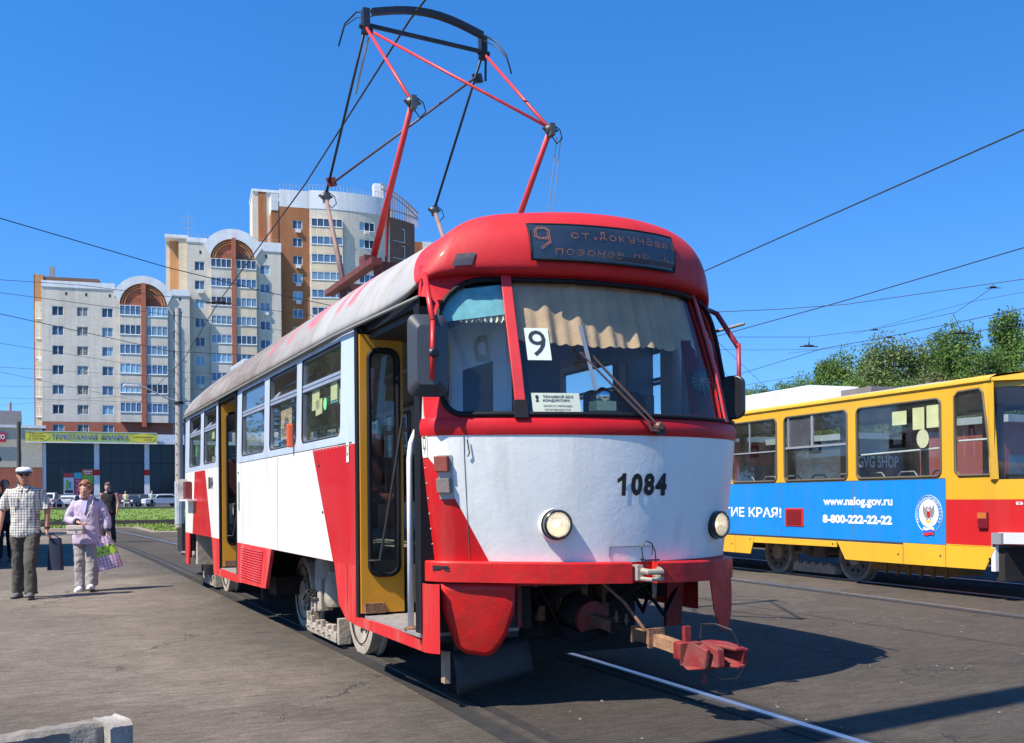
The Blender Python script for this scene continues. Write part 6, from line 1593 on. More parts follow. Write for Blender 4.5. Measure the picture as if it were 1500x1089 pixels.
# adverts pasted in the window
for (nm, lab, x0, x1, z0, z1, cc, txt) in (
    ('poster', 'white window poster with a red heading, in the shop front under the signboard', .55, 1.75, 2.2, 4.3, (.60, .66, .68), None),
    ('poster', 'tall crimson window poster beneath a turquoise heading, beside the white poster', 1.8, 2.7, 2.2, 4.2, (.50, .05, .12), None),
    ('poster', 'green and orange advertising panel over the shop entrance next to the column', 2.75, 4.1, 3.5, 5.4, (.20, .42, .05), None)):
    p_ = empty(nm, (0, 134.9, 0), 0, lab, 'poster'); MB().box(x0, x1, -.04, 0, z0, z1).build('print', mat('poster_%s' % str(cc), cc, .5), p_)
    if cc[0] > .55: MB().box(x0, x1, -.045, 0, z1, z1+.6).build('heading', mat('poster_red', (.50, .05, .06), .5), p_); MB().box(x0+.25, x0+.6, -.05, -.04, z0+.6, z1-.3).build('picture', mat('poster_lime', (.28, .45, .05), .5), p_); MB().box(x0+.1, x1-.1, -.05, -.04, z0+.1, z0+.5).build('picture', M_dk, p_); MB().box(x0+.65, x0+.9, -.05, -.04, z0+.7, z1-.5).build('picture', mat('poster_teal', (.05, .30, .36), .5), p_)
    elif cc[0] > .4:
        MB().box(x0, x1, -.045, 0, z1, z1+.75).build('heading', mat('poster_turquoise', (.05, .45, .50), .5), p_)
        for q in range(3): MB().box(x0+.2, x1-.25, -.05, -.04, z0+.35+q*.6, z0+.6+q*.6).build('picture', mat('poster_pink', (.65, .25, .25), .5), p_)
    else: MB().box(x0, x1, -.045, 0, z1-.75, z1).build('heading', mat('poster_orange', (.60, .12, .05), .5), p_); MB().box(x0+.15, x1-.15, -.05, -.04, z1-.35, z1-.22).build('picture', M_wfr, p_); MB().box(x0+.3, x1-.3, -.05, -.04, z1-.6, z1-.48).build('picture', M_wfr, p_)
# left neighbouring wall
Wl = empty('warehouse', (0, 134.5, 0), 0, 'plain cream rendered building with red brick lower wall at the edge of the square', 'building')
MB().box(-30, -1.95, .0, 10, 5.6, 10.6).build('upper_wall', mat('cream_render', (.46, .42, .33), .9, var=.12, dirt=.2), Wl); MB().box(-30, -1.95, .02, 10, .4, 5.6).build('lower_wall', M_bred, Wl); MB().box(-30, -1.5, -.25, 10.2, 10.6, 10.95).build('parapet', M_wband, Wl)
MB().box(-5.2, -3.4, -.06, 0, 3.2, 3.3).build('conduit', M_grey, Wl)
RS = empty('wall_sign', (0, 134.2, 0), 0, 'small red signboard on the cream wall by the frame edge', 'sign'); MB().box(-9.5, -6.05, -.1, 0, 8.75, 9.95).build('board', mat('sign_crimson', (.50, .02, .05), .5), RS); text_on('lettering', 'Ю', sf_, -6.75, -6.2, 9.1, 9.7, M_wfr, RS, .03)
GB = empty('plant_room', (0, 170, 0), 0, 'grey flat roofed rooftop block showing above the cream warehouse', 'building'); MB().box(-30, -4.6, 0, 10, .5, 15.6).build('wall', mat('grey_render', (.24, .25, .27), .9), GB); MB().cyl((-6.2, 1, 15.6), (-6.2, 1, 17), .25, 8).build('vent_pipe', M_grey, GB)
# green kiosk row behind the yellow tram: dark stalls with lettering
def kiosk(name, lab, x0, x1, y0, y1, z1, cc, texts):
    o = empty(name, ((x0+x1)/2, y0, 0), 0, lab, 'kiosk'); w = (x1-x0)/2
    MB().box(-w, w, 0, y1-y0, 0, z1).build('wall', mat('kiosk_%s' % str(cc), cc, .6), o); MB().box(-w-.2, w+.2, -.4, y1-y0+.2, z1, z1+.18).build('roof', mat('kiosk_roof', (.35, .35, .35), .6), o)
    MB().box(-w+.3, -w+1.6, -.03, 0, 1.0, 2.2).build('window', GP[0], o); MB().box(w-1.4, w-.5, -.03, 0, .05, 2.2).build('door', M_intd, o)
    for (tx, a, b, z0, z2) in texts: text_on('lettering', tx, lambda u, v: Vector((u, -.05, v)), a, b, z0, z2, M_wlet, o, .02)
    return o
kiosk('kiosk', 'dark red kiosk with white vape lettering seen through the yellow tram', 17.5, 24.0, 19, 22, 3.0, (.34, .045, .035), (('VAPE', 1.12, 1.72, 2.17, 2.56),))
kiosk('kiosk', 'dark kiosk with white shop lettering beyond the yellow tram windows', 18.8, 25.6, 15.0, 18.4, 2.9, (.06, .06, .065), (('GVG SHOP', -3.15, -1.5, 2.06, 2.42),))
kiosk('kiosk', 'brown market kiosk behind the front of the yellow tram', 18.4, 24, 9.5, 12, 3.0, (.30, .06, .045), ())
# dark stall whose corner and shade reach into the picture
St = empty('bus_shelter', (-6.82, 13.2, 0), 0, 'dark panelled shelter at the left edge of the square, behind the man in the cap', 'shelter')
k = MB(); k.box(-2.7, 2.72, 0, 11.2, 0, 2.42); k.build('wall', mat('shelter_dark', (.025, .027, .032), .6), St); MB().box(-2.8, 2.8, -.1, 11.3, 2.42, 2.5).build('roof', M_under, St)
# ================================================================ trees
def leafmat(name, c, c2):
    m, n, b = _new(name); co = coords(n, kind='Object')
    nz = noise(n, .9, 3, .6, co); nz2 = noise(n, 6, 2, .6, co)
    r = ramp(n, nz.outputs[0], .35, .65, c, c2).outputs[0]; r2 = ramp(n, nz2.outputs[0], .3, .7, (.65,)*3, (1.3,)*3); r = mixc(n, .9, r, r2.outputs[0], 'MULTIPLY')
    n.links.new(r, b.inputs['Base Color']); b.inputs['Roughness'].default_value = .55; b.inputs['Specular IOR Level'].default_value = .25
    tr = n.nodes.new('ShaderNodeBsdfTranslucent'); n.links.new(r, tr.inputs[0]); mx = n.nodes.new('ShaderNodeMixShader'); mx.inputs[0].default_value = .28
    n.links.new(b.outputs[0], mx.inputs[1]); n.links.new(tr.outputs[0], mx.inputs[2]); n.links.new(mx.outputs[0], n.nodes['Material Output'].inputs[0]); return m
LM = [leafmat('poplar_leaves', (.095, .17, .033), (.18, .28, .058)), leafmat('maple_leaves', (.072, .135, .028), (.15, .24, .05)), leafmat('dusty_leaves', (.12, .175, .055), (.20, .26, .09)), leafmat('dry_leaves', (.17, .13, .07), (.24, .19, .11))]
M_bark = mat('bark', (.12, .095, .07), .95, var=.3, vs=3, bmp=.6)
def tree_mesh(seed, H, Wd, n, shape, lf=.26, base=.22):
    r = random.Random(seed); tk = MB(); cr = MB()
    tk.tube([(0, 0, 0), (r.uniform(-.1, .1), 0, H*.3), (r.uniform(-.3, .3), r.uniform(-.2, .2), H*.6), (0, 0, H*.92)], [H*.022, H*.017, H*.010, H*.003], 8)
    cl = []
    nb = 26
    for i in range(nb):
        t = base+(1-base)*(i+.5)/nb; z = H*t
        if shape == 'round': rw = Wd*math.sqrt(max(.02, 1-((t-.58)/.46)**2))
        elif shape == 'tall': rw = Wd*(1.15-t)*(.5+.6*min(1, (t-base)*5))
        else: rw = Wd*(.75+.3*math.sin(t*9+seed))*math.sqrt(max(.03, 1-((t-.55)/.5)**2))
        for _ in range(3):
            a = r.uniform(0, 6.28); d = rw*r.uniform(.35, 1.0); e = Vector((math.cos(a)*d, math.sin(a)*d, z+r.uniform(-.3, .5)))
            tk.tube([(0, 0, z*.80), (e.x*.5, e.y*.5, z*.93), tuple(e)], [H*.006, H*.004, H*.0015], 5)
            cl.append((e, r.uniform(.55, 1.15)*Wd*.36))
    per = n//len(cl)
    for c, s in cl:
        for _ in range(per):
            d = Vector((r.gauss(0, 1), r.gauss(0, 1), r.gauss(0, .75))); d = d.normalized()*s*(r.random()**.45)
            p = c+d; q = Vector((r.gauss(0, 1), r.gauss(0, 1), r.gauss(.4, 1))).normalized(); u = q.orthogonal().normalized(); v = q.cross(u); L = lf*r.uniform(.6, 1.3)
            a = r.uniform(0, 6.28); u2 = u*math.cos(a)+v*math.sin(a); v2 = q.cross(u2)
            cr.add([p-u2*L*.5, p+v2*L*.32, p+u2*L*.5, p-v2*L*.32], [(0, 1, 2, 3)])
    return tk, cr
TM = []
for (sd, H, Wd, n, sh, li, lf) in ((1, 11, 2.9, 24000, 'round', 0, .17), (2, 13, 2.5, 24000, 'tall', 1, .17), (3, 9.5, 3.4, 22000, 'wide', 2, .16), (4, 11.5, 3.2, 26000, 'wide', 1, .18)):
    tk, cr_ = tree_mesh(sd, H, Wd, n, sh, lf)
    a = tk.build('trunk', M_bark, smooth=True); b = cr_.build('crown', LM[li]); TM.append((a.data, b.data)); bpy.data.objects.remove(a); bpy.data.objects.remove(b)
def tree(i, x, y, s, rz, label, group, m=None, z=0):
    o = empty('tree', (x, y, z), rz, label, 'tree', group); o.scale = (s, s, s)
    a = bpy.data.objects.new('trunk', TM[i][0]); COL.objects.link(a); a.parent = o
    b = bpy.data.objects.new('crown', TM[i][1]); COL.objects.link(b); b.parent = o
    if m is not None: b.data = b.data.copy(); b.data.materials[0] = m
    return o
def at(px, D):
    "ground point at pixel column px and forward distance D"
    r = Fv + R2*((px-750)/1484.67); h = Vector((r.x, r.y, 0)); t = D/h.dot(Vector((math.sin(YAW), math.cos(YAW), 0))); return CAMP.x+h.x*t, CAMP.y+h.y*t
GRP = 'trees behind the yellow tram'
# (column, distance, top pixel, mesh, label)
for q, (px, D, top, mi, lab, mm) in enumerate((
    (1480, 58, 462, 1, 'tall dark green tree towering above the front of the yellow tram', None),
    (1548, 54, 480, 0, 'broad green tree partly out of view beyond the yellow tram front', None),
    (1405, 60, 488, 3, 'rounded dark green tree just behind the yellow tram roof hatch', None),
    (1350, 66, 512, 2, 'pale dusty green tree between the darker trees', None),
    (1300, 66, 505, 2, 'feathery light green tree in the middle of the tree line', None),
    (1365, 58, 560, 2, 'small dry brownish tree in front of the tree line', LM[3]),
    (1250, 70, 522, 0, 'green tree standing between the feathery one and the pointed one', None),
    (1208, 68, 530, 1, 'small pointed dark tree at the low end of the tree line', None),
    (1165, 90, 556, 0, 'distant low tree over the white roof box of the yellow tram', None),
    (1110, 95, 572, 3, 'distant low tree beside the mirror of the red tram', None),
    (1440, 46, 520, 3, 'leafy tree whose crown hangs right over the yellow tram', None),
    (1520, 40, 540, 3, 'low leafy tree at the picture edge over the yellow tram', None))):
    x, y = at(px, D); H = (11, 13, 9.5, 11.5)[mi]; h = (723-top)*D/1484.67+1.26
    tree(mi, x, y, h/H*.97, q*1.3, lab, GRP, mm)
# undergrowth hedge seen through the yellow tram's windows
for q in range(9):
    px = 1090+q*50; x, y = at(px, 46+q % 3*3)
    o = tree((0, 2, 3)[q % 3], x, y, .52+.05*(q % 2), q*.9, ['lowest bushy tree seen through the rearmost visible window of the yellow tram', 'rounded bush seen through the sliding window of the yellow tram', 'bush behind the wide yellow tram window near its rear post', 'bush behind the pale sheets in the yellow tram window', 'bush just past the wide window, behind the seat hoops', 'bush seen through the corner window of the yellow tram', 'bush seen through the windscreen of the yellow tram', 'bush at the picture edge beyond the yellow tram cab', 'bush out of view past the yellow tram'][q], 'low bushes behind the kiosks')
# trees beside the square, out of view but mirrored in the red tram's windows
for q, (x, y, s, mi) in enumerate(((-11, 34, 1.0, 0), (-16, 24, .9, 3), (-14, 46, 1.1, 2), (-22, 36, 1.1, 1), (-25, 20, 1., 3), (-20, 10, 1.0, 0), (-9.5, 62, 1., 3))):
    tree(mi, x, y, s, q*1.1, ['slim tree reflected first in the red tram windows', 'tree beside the dark shelter', 'dusty tree beyond the dark shelter', 'tallest tree lining the square behind the shelter', 'tree at the far edge of the square by the shelter', 'rounded tree before the shelter', 'tree between the shelter and the warehouse'][q], 'trees at the side of the square')
# ================================================================ people
def limb(k, pts, radii, seg=12): k.tube(pts, radii, seg)
def lerp(a, b, t): return Vector(a)*(1-t)+Vector(b)*t
M_skin = mat('skin', (.48, .25, .17), .55, var=.08, vs=10); M_skin2 = mat('tanned_skin', (.40, .19, .12), .55, var=.1, vs=10)
def fuse(k, name, m, parent, vox=.012, sm=6, disp=None):
    o = k.build(name, m, parent)
    r = o.modifiers.new('r', 'REMESH'); r.mode = 'VOXEL'; r.voxel_size = vox; r.use_smooth_shade = True
    s = o.modifiers.new('s', 'SMOOTH'); s.iterations = sm; s.factor = .5
    if disp:
        t = bpy.data.textures.new(name, 'CLOUDS'); t.noise_scale = disp[1]; t.noise_depth = 2
        d = o.modifiers.new('d', 'DISPLACE'); d.texture = t; d.strength = disp[0]; d.mid_level = .5
    return o
def hand(k, w, d, side, curl=.5, s=1.):
    "palm and five bent fingers; w wrist, d pointing direction"
    w = Vector(w); d = Vector(d).normalized(); lat = Vector((0, 1, 0)); lat = (lat-d*lat.dot(d)).normalized(); nrm = d.cross(lat)*side
    k.tube([w, w+d*.035*s, w+d*.085*s], [(.022*s, .028*s), (.016*s, .040*s), (.014*s, .036*s)], 10)
    for i in range(4):
        b = w+d*.082*s+lat*(.030-.020*i)*s; L = (.066, .075, .070, .055)[i]*s
        m1 = b+(d*math.cos(curl*.6)+nrm*math.sin(curl*.6))*L*.5; m2 = m1+(d*math.cos(curl*1.6)+nrm*math.sin(curl*1.6))*L*.35; m3 = m2+(d*math.cos(curl*2.4)+nrm*math.sin(curl*2.4))*L*.25
        k.tube([b-d*.01, m1, m2, m3], [.0095*s, .009*s, .008*s, .006*s], 8)
    t0 = w+d*.03*s+lat*.030*s; t1 = t0+(lat*.8+d*.8+nrm*.4).normalized()*.038*s; t2 = t1+(d+nrm*.6).normalized()*.03*s
    k.tube([t0-lat*.008, t1, t2], [.013*s, .011*s, .008*s], 8)
def head(k, c, fwd, s=1., jaw=1.):
    "head centre c (mid skull), facing fwd"
    c = Vector(c); f = Vector(fwd).normalized(); u = Vector((0, 0, 1)); r = f.cross(u).normalized()
    def pt(a, b, z): return c+f*(a*s)+r*(b*s)+u*(z*s)
    # stacked elliptical sections from chin to crown
    rings = [(.045, -.118, .028, .030), (.038, -.105, .045, .046), (.022, -.08, .062, .060), (.012, -.045, .078, .070), (.004, -.005, .090, .076), (-.004, .035, .096, .079), (-.008, .07, .090, .074), (-.008, .10, .066, .056), (-.006, .118, .03, .026)]
    vs = []; seg = 16
    for (o, z, ra, rb) in rings:
        for q in range(seg):
            a = 2*math.pi*q/seg; vs.append(pt(o+ra*math.cos(a), rb*math.sin(a), z))
    fs = [(i*seg+q, i*seg+(q+1) % seg, (i+1)*seg+(q+1) % seg, (i+1)*seg+q) for i in range(len(rings)-1) for q in range(seg)]
    fs += [tuple(range(seg-1, -1, -1)), tuple((len(rings)-1)*seg+q for q in range(seg))]
    k.add(vs, fs)
    k.tube([pt(.088, 0, .022), pt(.104, 0, -.012), pt(.108, 0, -.028)], [.010*s, .014*s, .015*s], 8)   # nose
    k.tube([pt(.078, -.022, -.060), pt(.089, 0, -.058), pt(.078, .022, -.060)], [.007*s, .010*s, .007*s], 8)  # lips
    k.tube([pt(.074, -.045, .030), pt(.090, 0, .034), pt(.074, .045, .030)], [.010*s, .009*s, .010*s], 8)   # brow
    for e in (-1, 1): k.tube([pt(.0, e*.074, .02), pt(-.012, e*.088, .005), pt(-.004, e*.078, -.028)], [.012*s, .012*s, .009*s], 8)
    return pt
def face_bits(parent, pt, s=1., glasses=False, lips=(.35, .10, .09)):
    if glasses:
        k = MB(); 
        for e in (-1, 1):
            P = [pt(.094-.012*abs(a), e*(.034+a*.028), .010+b*.018) for a, b in ((-1, .6), (-.2, 1), (.9, .8), (1, -.2), (.3, -1), (-.7, -.8))]
            k.prism(P, (pt(.008, 0, 0)-pt(0, 0, 0))); k.tube([pt(.078, e*.062, .020), pt(.0, e*.078, .018)], .004*s, 5)
        k.tube([pt(.098, -.01, .015), pt(.098, .01, .015)], .004*s, 5); k.build('sunglasses', M_black, parent)
    else:
        k = MB()
        for e in (-1, 1): k.lathe([(.001, .007), (.008, .004), (.010, 0)], pt(.082, e*.032, .010), (pt(1, 0, 0)-pt(0, 0, 0)), 10)
        k.build('eyes', mat('eye_white', (.6, .58, .55), .3), parent, smooth=True); k = MB()
        for e in (-1, 1): k.lathe([(.001, .010), (.005, .008), (.006, .004)], pt(.083, e*.032, .010), (pt(1, 0, 0)-pt(0, 0, 0)), 8)
        k.build('pupils', mat('dark_eye', (.03, .02, .015), .2), parent); k = MB()
        for e in (-1, 1): k.tube([pt(.086, e*.018, .030), pt(.084, e*.036, .036), pt(.070, e*.052, .030)], .0035*s, 5)
        k.build('eyebrows', mat('brow_brown', (.16, .09, .05), .8), parent)
    MB().tube([pt(.0895, -.020, -.058), pt(.099, -.006, -.055), pt(.100, 0, -.057), pt(.099, .006, -.055), pt(.0895, .020, -.058)], .0035*s, 6).build('lips', mat('lips', lips, .5), parent, smooth=True)
def torso(k, hips, chest, neck, W1, W2, D1, D2, r, sh=None):
    "lofted torso between hip, waist, chest and shoulder levels, r = lateral unit vector"
    rings = []
    hips, chest, neck = Vector(hips), Vector(chest), Vector(neck)
    lv_ = [(hips+Vector((0, 0, -.06)), W1*.98, D1*.95), (hips, W1, D1), (lerp(hips, chest, .45), W1*.92, D1*.95), (chest, W2*.94, D2), (lerp(chest, neck, .45), W2, D2*.92), (lerp(chest, neck, .75), W2*.82, D2*.7), (lerp(chest, neck, .92), W2*.42, D2*.5), (neck, .055, .055)]
    f = Vector((0, 0, 1)).cross(r); vs = []; seg = 18
    for c, a, b in lv_:
        for q in range(seg):
            t = 2*math.pi*q/seg; ca, sa = math.cos(t), math.sin(t); vs.append(c+r*(a*math.copysign(abs(ca)**.8, ca))+f*(b*math.copysign(abs(sa)**.85, sa)))
    fs = [(i*seg+q, i*seg+(q+1) % seg, (i+1)*seg+(q+1) % seg, (i+1)*seg+q) for i in range(len(lv_)-1) for q in range(seg)]
    fs += [tuple(range(seg-1, -1, -1)), tuple((len(lv_)-1)*seg+q for q in range(seg))]
    k.add(vs, fs)
def shoe(parent, a, d, m, sole, L=.27, name='shoe', pitch=0):
    a = Vector(a); d = Vector(d).normalized(); r = d.cross(Vector((0, 0, 1))).normalized(); u = r.cross(d)
    P = lambda x, y, z: a+d*x+r*y+u*z
    k = MB(); k.tube([P(-.07, 0, .035), P(-.02, 0, .05), P(.05, 0, .042), P(.12, 0, .032), P(.17, 0, .026), P(.195, 0, .022)], [(.030, .034), (.046, .042), (.040, .044), (.030, .047), (.024, .042), (.012, .022)], 12)
    o = k.build(name, m, parent, smooth=True); s_ = MB(); pts = [(-.10, 0), (-.08, .035), (.0, .038), (.10, .048), (.17, .042), (.205, 0), (.17, -.042), (.10, -.048), (.0, -.038), (-.08, -.035)]
    s_.prism([P(x, y, 0) for x, y in pts][::-1], u*.022); s_.build('sole', sole, o)
def plaid():
    m, n, b = _new('checked_shirt'); co = coords(n)
    cur = None
    mp = n.nodes.new('ShaderNodeMapping'); mp.inputs['Rotation'].default_value = (0, 0, .35); n.links.new(co, mp.inputs[0])
    s = n.nodes.new('ShaderNodeSeparateXYZ'); n.links.new(mp.outputs[0], s.inputs[0])
    def st(v, per, w): return math_(n, 'LESS_THAN', math_(n, 'FRACT', math_(n, 'DIVIDE', v, per)), w)
    v1 = st(s.outputs[0], .034, .38); h1_ = st(s.outputs[2], .034, .38); v2 = st(s.outputs[0], .102, .10)
    f = math_(n, 'ADD', math_(n, 'MULTIPLY', v1, .5), math_(n, 'MULTIPLY', h1_, .5)); c = mixc(n, f, (.66, .63, .54), (.07, .10, .10)); c = mixc(n, math_(n, 'MULTIPLY', v2, .6), c, (.25, .05, .05))
    n.links.new(c, b.inputs['Base Color']); b.inputs['Roughness'].default_value = .9; return m
M_plaid = plaid()
def root_at(px, yfoot): p = un(px, yfoot, 'z', 0); return Vector((p.x, p.y, 0))
# ---------- man in the flat cap. Local frame: +Y = facing direction, X to his right hand side seen from behind
def person(x, y, rz, label, group=None, z=0):
    o = empty('person', (x, y, z), rz, label, 'person', group); return o
p0 = root_at(38, 877)
man = person(p0.x, p0.y+.05, rad(180-14), 'elderly man in a white flat cap, sunglasses and checked shirt walking with a dark bag')
# local: facing +Y; lateral R = +X is his right
R_ = Vector((1, 0, 0))
hipR, hipL = Vector((.09, 0, .90)), Vector((-.09, 0, .90))
kneeR, ankR = Vector((.10, -.02, .48)), Vector((.115, -.10, .09)); kneeL, ankL = Vector((-.09, .14, .49)), Vector((-.10, .16, .08))
shR, shL = Vector((.20, -.01, 1.40)), Vector((-.20, -.01, 1.40)); elR, wrR = Vector((.29, -.04, 1.14)), Vector((.30, .06, .90)); elL, wrL = Vector((-.27, .0, 1.13)), Vector((-.27, .03, .90))
hc = Vector((0, .05, 1.600)); hf = Vector((-.25, 1, -.03))
k = MB(); torso(k, (0, 0, .93), (0, 0, 1.27), (0, .01, 1.47), .15, .175, .10, .11, R_)
for a, b, c in ((hipR, kneeR, ankR), (hipL, kneeL, ankL)): k.tube([a, b, c], [.085, .055, .038], 12)
for a, b, c in ((shR, elR, wrR), (shL, elL, wrL)): k.tube([a, b, c], [.052, .040, .026], 12)
k.tube([(0, .0, 1.42), (0, .03, 1.52)], [.060, .056], 12); hand(k, wrR, (0, .25, -1), 1, .6); hand(k, wrL, (0, .05, -1), -1, 1.0)
pt = head(k, hc, hf); fuse(k, 'body', M_skin2, man, .0075, 3); face_bits(man, pt, glasses=True)
k = MB(); torso(k, (0, 0, .86), (0, -.005, 1.28), (0, .0, 1.475), .188, .205, .138, .14, R_)
k.tube([shR+Vector((-.03, 0, .01)), lerp(shR, elR, .5), lerp(shR, elR, .9)], [.068, .070, .074], 12); k.tube([shL+Vector((.03, 0, .01)), lerp(shL, elL, .5), lerp(shL, elL, .9)], [.068, .070, .074], 12)
fuse(k, 'shirt', M_plaid, man, .011, 4, (.022, .10))
k = MB(); 
for s in (-1, 1): k.prism([Vector((s*.005, .075, 1.455)), Vector((s*.075, .07, 1.49)), Vector((s*.07, .10, 1.42)), Vector((s*.02, .125, 1.40))], (0, .008, 0))
k.build('collar', M_plaid, man)
k = MB(); k.box(.05, .14, .135, .145, 1.20, 1.31); k.build('shirt_pocket', M_plaid, man, bevel=.003)
k = MB(); k.tube([(0, 0, .95), (0, 0, .86), (0, 0, .82)], [(.165, .115), (.17, .12), (.14, .10)], 14)
k.tube([hipR+Vector((0, 0, -.02)), lerp(hipR, kneeR, .5), kneeR, lerp(kneeR, ankR, .5), ankR+Vector((0, .0, -.01))], [.105, .095, .080, .076, .082], 12); k.tube([hipL+Vector((0, 0, -.02)), lerp(hipL, kneeL, .5), kneeL, lerp(kneeL, ankL, .5), ankL+Vector((0, 0, -.01))], [.105, .095, .080, .076, .082], 12)
fuse(k, 'trousers', mat('olive_trousers', (.075, .068, .052), .9, var=.15, vs=6), man, .011, 3, (.028, .09))
M_shoe = mat('grey_shoe', (.10, .10, .10), .7); M_sole = mat('shoe_sole', (.03, .03, .03), .8)
shoe(man, (ankR.x, ankR.y, .0), (.1, 1, 0), M_shoe, M_sole); shoe(man, (ankL.x, ankL.y, .012), (-.1, 1, .10), M_shoe, M_sole)
k = MB(); f_ = hf.normalized(); r_ = f_.cross(Vector((0, 0, 1)))
def hp_(a, b, z): return hc+f_*a+r_*b+Vector((0, 0, z))
vs = []; seg = 20; prof = [(.108, .090, .042), (.118, .100, .058), (.114, .098, .080), (.088, .080, .102), (.04, .04, .112)]
for ra, rb, z in prof: vs += [hp_(-.004+ra*math.cos(2*math.pi*q/seg), rb*math.sin(2*math.pi*q/seg), z) for q in range(seg)]
k.add(vs, [(i*seg+q, i*seg+(q+1) % seg, (i+1)*seg+(q+1) % seg, (i+1)*seg+q) for i in range(4) for q in range(seg)]+[tuple(range(seg-1, -1, -1)), tuple(4*seg+q for q in range(seg))])
cap_ = k.build('cap', mat('white_cap', (.66, .70, .78), .8, var=.06), man, smooth=True)
k = MB(); k.prism([hp_(.06, -.085, .046), hp_(.12, -.075, .044), hp_(.165, -.03, .038), hp_(.168, .03, .038), hp_(.12, .075, .044), hp_(.06, .085, .046)], (0, 0, .014)); k.build('cap_peak', mat('cap_navy', (.03, .04, .08), .7), cap_)
k = MB(); k.tube([hp_(.11*math.cos(q*.3142), .090*math.sin(q*.3142), .042) for q in range(20)], .010, 6, closed=True); k.build('cap_band', mat('cap_navy', (0, 0, 0)), cap_)
k = MB(); k.tube([hp_(-.09*1.0, -.03, .0), hp_(-.085, .03, .0), hp_(-.085, 0, -.04)], [.02, .02, .02], 8); k.build('hair', mat('grey_hair', (.30, .27, .24), .9), man)
MB().lathe([(.033, 0), (.033, .025)], lerp(elL, wrL, .88), (wrL-elL), 14).build('wristwatch', M_black, man)
# his bag
bg_ = empty('tote_bag', (0, 0, 0)); 
def place(parent, loc):  # world position of a local point of a person
    return Matrix.Translation(parent.location) @ Matrix.Rotation(parent.rotation_euler.z, 4, 'Z') @ Vector(loc)
bg_.location = place(man, (-.30, .02, 0)); bg_.rotation_euler.z = man.rotation_euler.z; tag(bg_, 'dark navy shopping bag hanging from the hand of the man in the cap', 'bag')
bg_.scale = (.85, .9, 1)
M_navy = mat('navy_bag', (.012, .014, .035), .6, var=.2)
vs = []; prof = [(.125, .05, .36), (.12, .045, .38), (.11, .035, .55), (.095, .02, .72), (.09, .015, .78)]
k = MB(); seg = 16
for ra, rb, z in prof: vs += [Vector((-.08+ra*math.copysign(abs(math.sin(2*math.pi*q/seg))**.6, math.sin(2*math.pi*q/seg)), rb*math.cos(2*math.pi*q/seg), z)) for q in range(seg)]
k.add(vs, [(i*seg+q, i*seg+(q+1) % seg, (i+1)*seg+(q+1) % seg, (i+1)*seg+q) for i in range(4) for q in range(seg)]+[tuple(range(seg-1, -1, -1)), tuple(4*seg+q for q in range(seg))]); k.build('sack', M_navy, bg_, smooth=40)
k = MB(); 
for s in (-.012, .012): k.tube([(-.15, s, .77), (-.03, s*.5, .845), (.0, s*.5, .845), (-.01, s, .77)], .006, 6)
k.build('handle', M_navy, bg_)
# ---------- woman in lilac
p1_ = root_at(129, 866)
wm = person(p1_.x, p1_.y+.05, rad(180-18), 'red haired elderly woman in a lilac jacket and grey trousers walking toward the camera')
hipR, hipL = Vector((.08, 0, .78)), Vector((-.08, 0, .78)); kneeR, ankR = Vector((.085, .05, .43)), Vector((.085, .02, .09)); kneeL, ankL = Vector((-.085, .10, .44)), Vector((-.085, .12, .10))
shR, shL = Vector((.165, 0, 1.24)), Vector((-.165, 0, 1.24)); elR, wrR = Vector((.25, .02, 1.00)), Vector((.06, .22, .97)); elL, wrL = Vector((-.25, -.02, 1.02)), Vector((-.27, .02, .82))
hc = Vector((-.0, .08, 1.43)); hf = Vector((.10, 1, -.22))
k = MB(); torso(k, (0, 0, .80), (0, 0, 1.12), (0, .02, 1.31), .14, .15, .11, .11, R_)
for a, b, c in ((hipR, kneeR, ankR), (hipL, kneeL, ankL)): k.tube([a, b, c], [.085, .055, .036], 12)
for a, b, c in ((shR, elR, wrR), (shL, elL, wrL)): k.tube([a, b, c], [.050, .040, .024], 12)
k.tube([(0, .01, 1.26), (0, .05, 1.36)], [.055, .052], 12); hand(k, wrR, (-.8, .1, -.4), -1, .7, .9); hand(k, wrL, (0, .05, -1), -1, 1.0, .9)
pt = head(k, hc, hf, .96); fuse(k, 'body', M_skin, wm, .0075, 3); face_bits(wm, pt, .96, lips=(.45, .12, .12))
M_lil = mat('lilac_jacket', (.44, .36, .47), .8, var=.10, vs=6)
k = MB(); torso(k, (0, .01, .72), (0, 0, 1.12), (0, .01, 1.30), .195, .175, .165, .14, R_)
k.tube([shR+Vector((-.03, 0, .01)), lerp(shR, elR, .5), elR, lerp(elR, wrR, .5), lerp(elR, wrR, .80)], [.066, .068, .066, .060, .054], 12); k.tube([shL+Vector((.03, 0, .01)), lerp(shL, elL, .5), elL, lerp(elL, wrL, .5), lerp(elL, wrL, .80)], [.066, .068, .064, .060, .054], 12)
fuse(k, 'jacket', M_lil, wm, .010, 4, (.026, .09))
k = MB(); k.tube([Vector((.085*math.cos(a)*1.0, .02+.085*math.sin(a), 1.315+.02*math.cos(a*1))) for a in [rad(q) for q in range(-250, 71, 20)]], [(.035, .014)]*17, 8); k.build('jacket_collar', M_lil, wm, smooth=True)
k = MB(); k.prism([(-.04, .125, 1.27), (.04, .125, 1.27), (.03, .158, 1.12), (.0, .162, 1.08), (-.02, .158, 1.12)], (0, .012, 0)); k.build('blouse', mat('pale_violet_blouse', (.42, .40, .58), .8), wm)
for (e, w_) in ((elR, wrR), (elL, wrL)): MB().tube([lerp(e, w_, .76), lerp(e, w_, .93)], [.050, .044], 12).build('cuff', mat('navy_cuff', (.03, .035, .07), .8), wm)
k = MB(); k.tube([(0, 0, .86), (0, 0, .76), (0, 0, .72)], [(.165, .13), (.17, .13), (.14, .10)], 14)
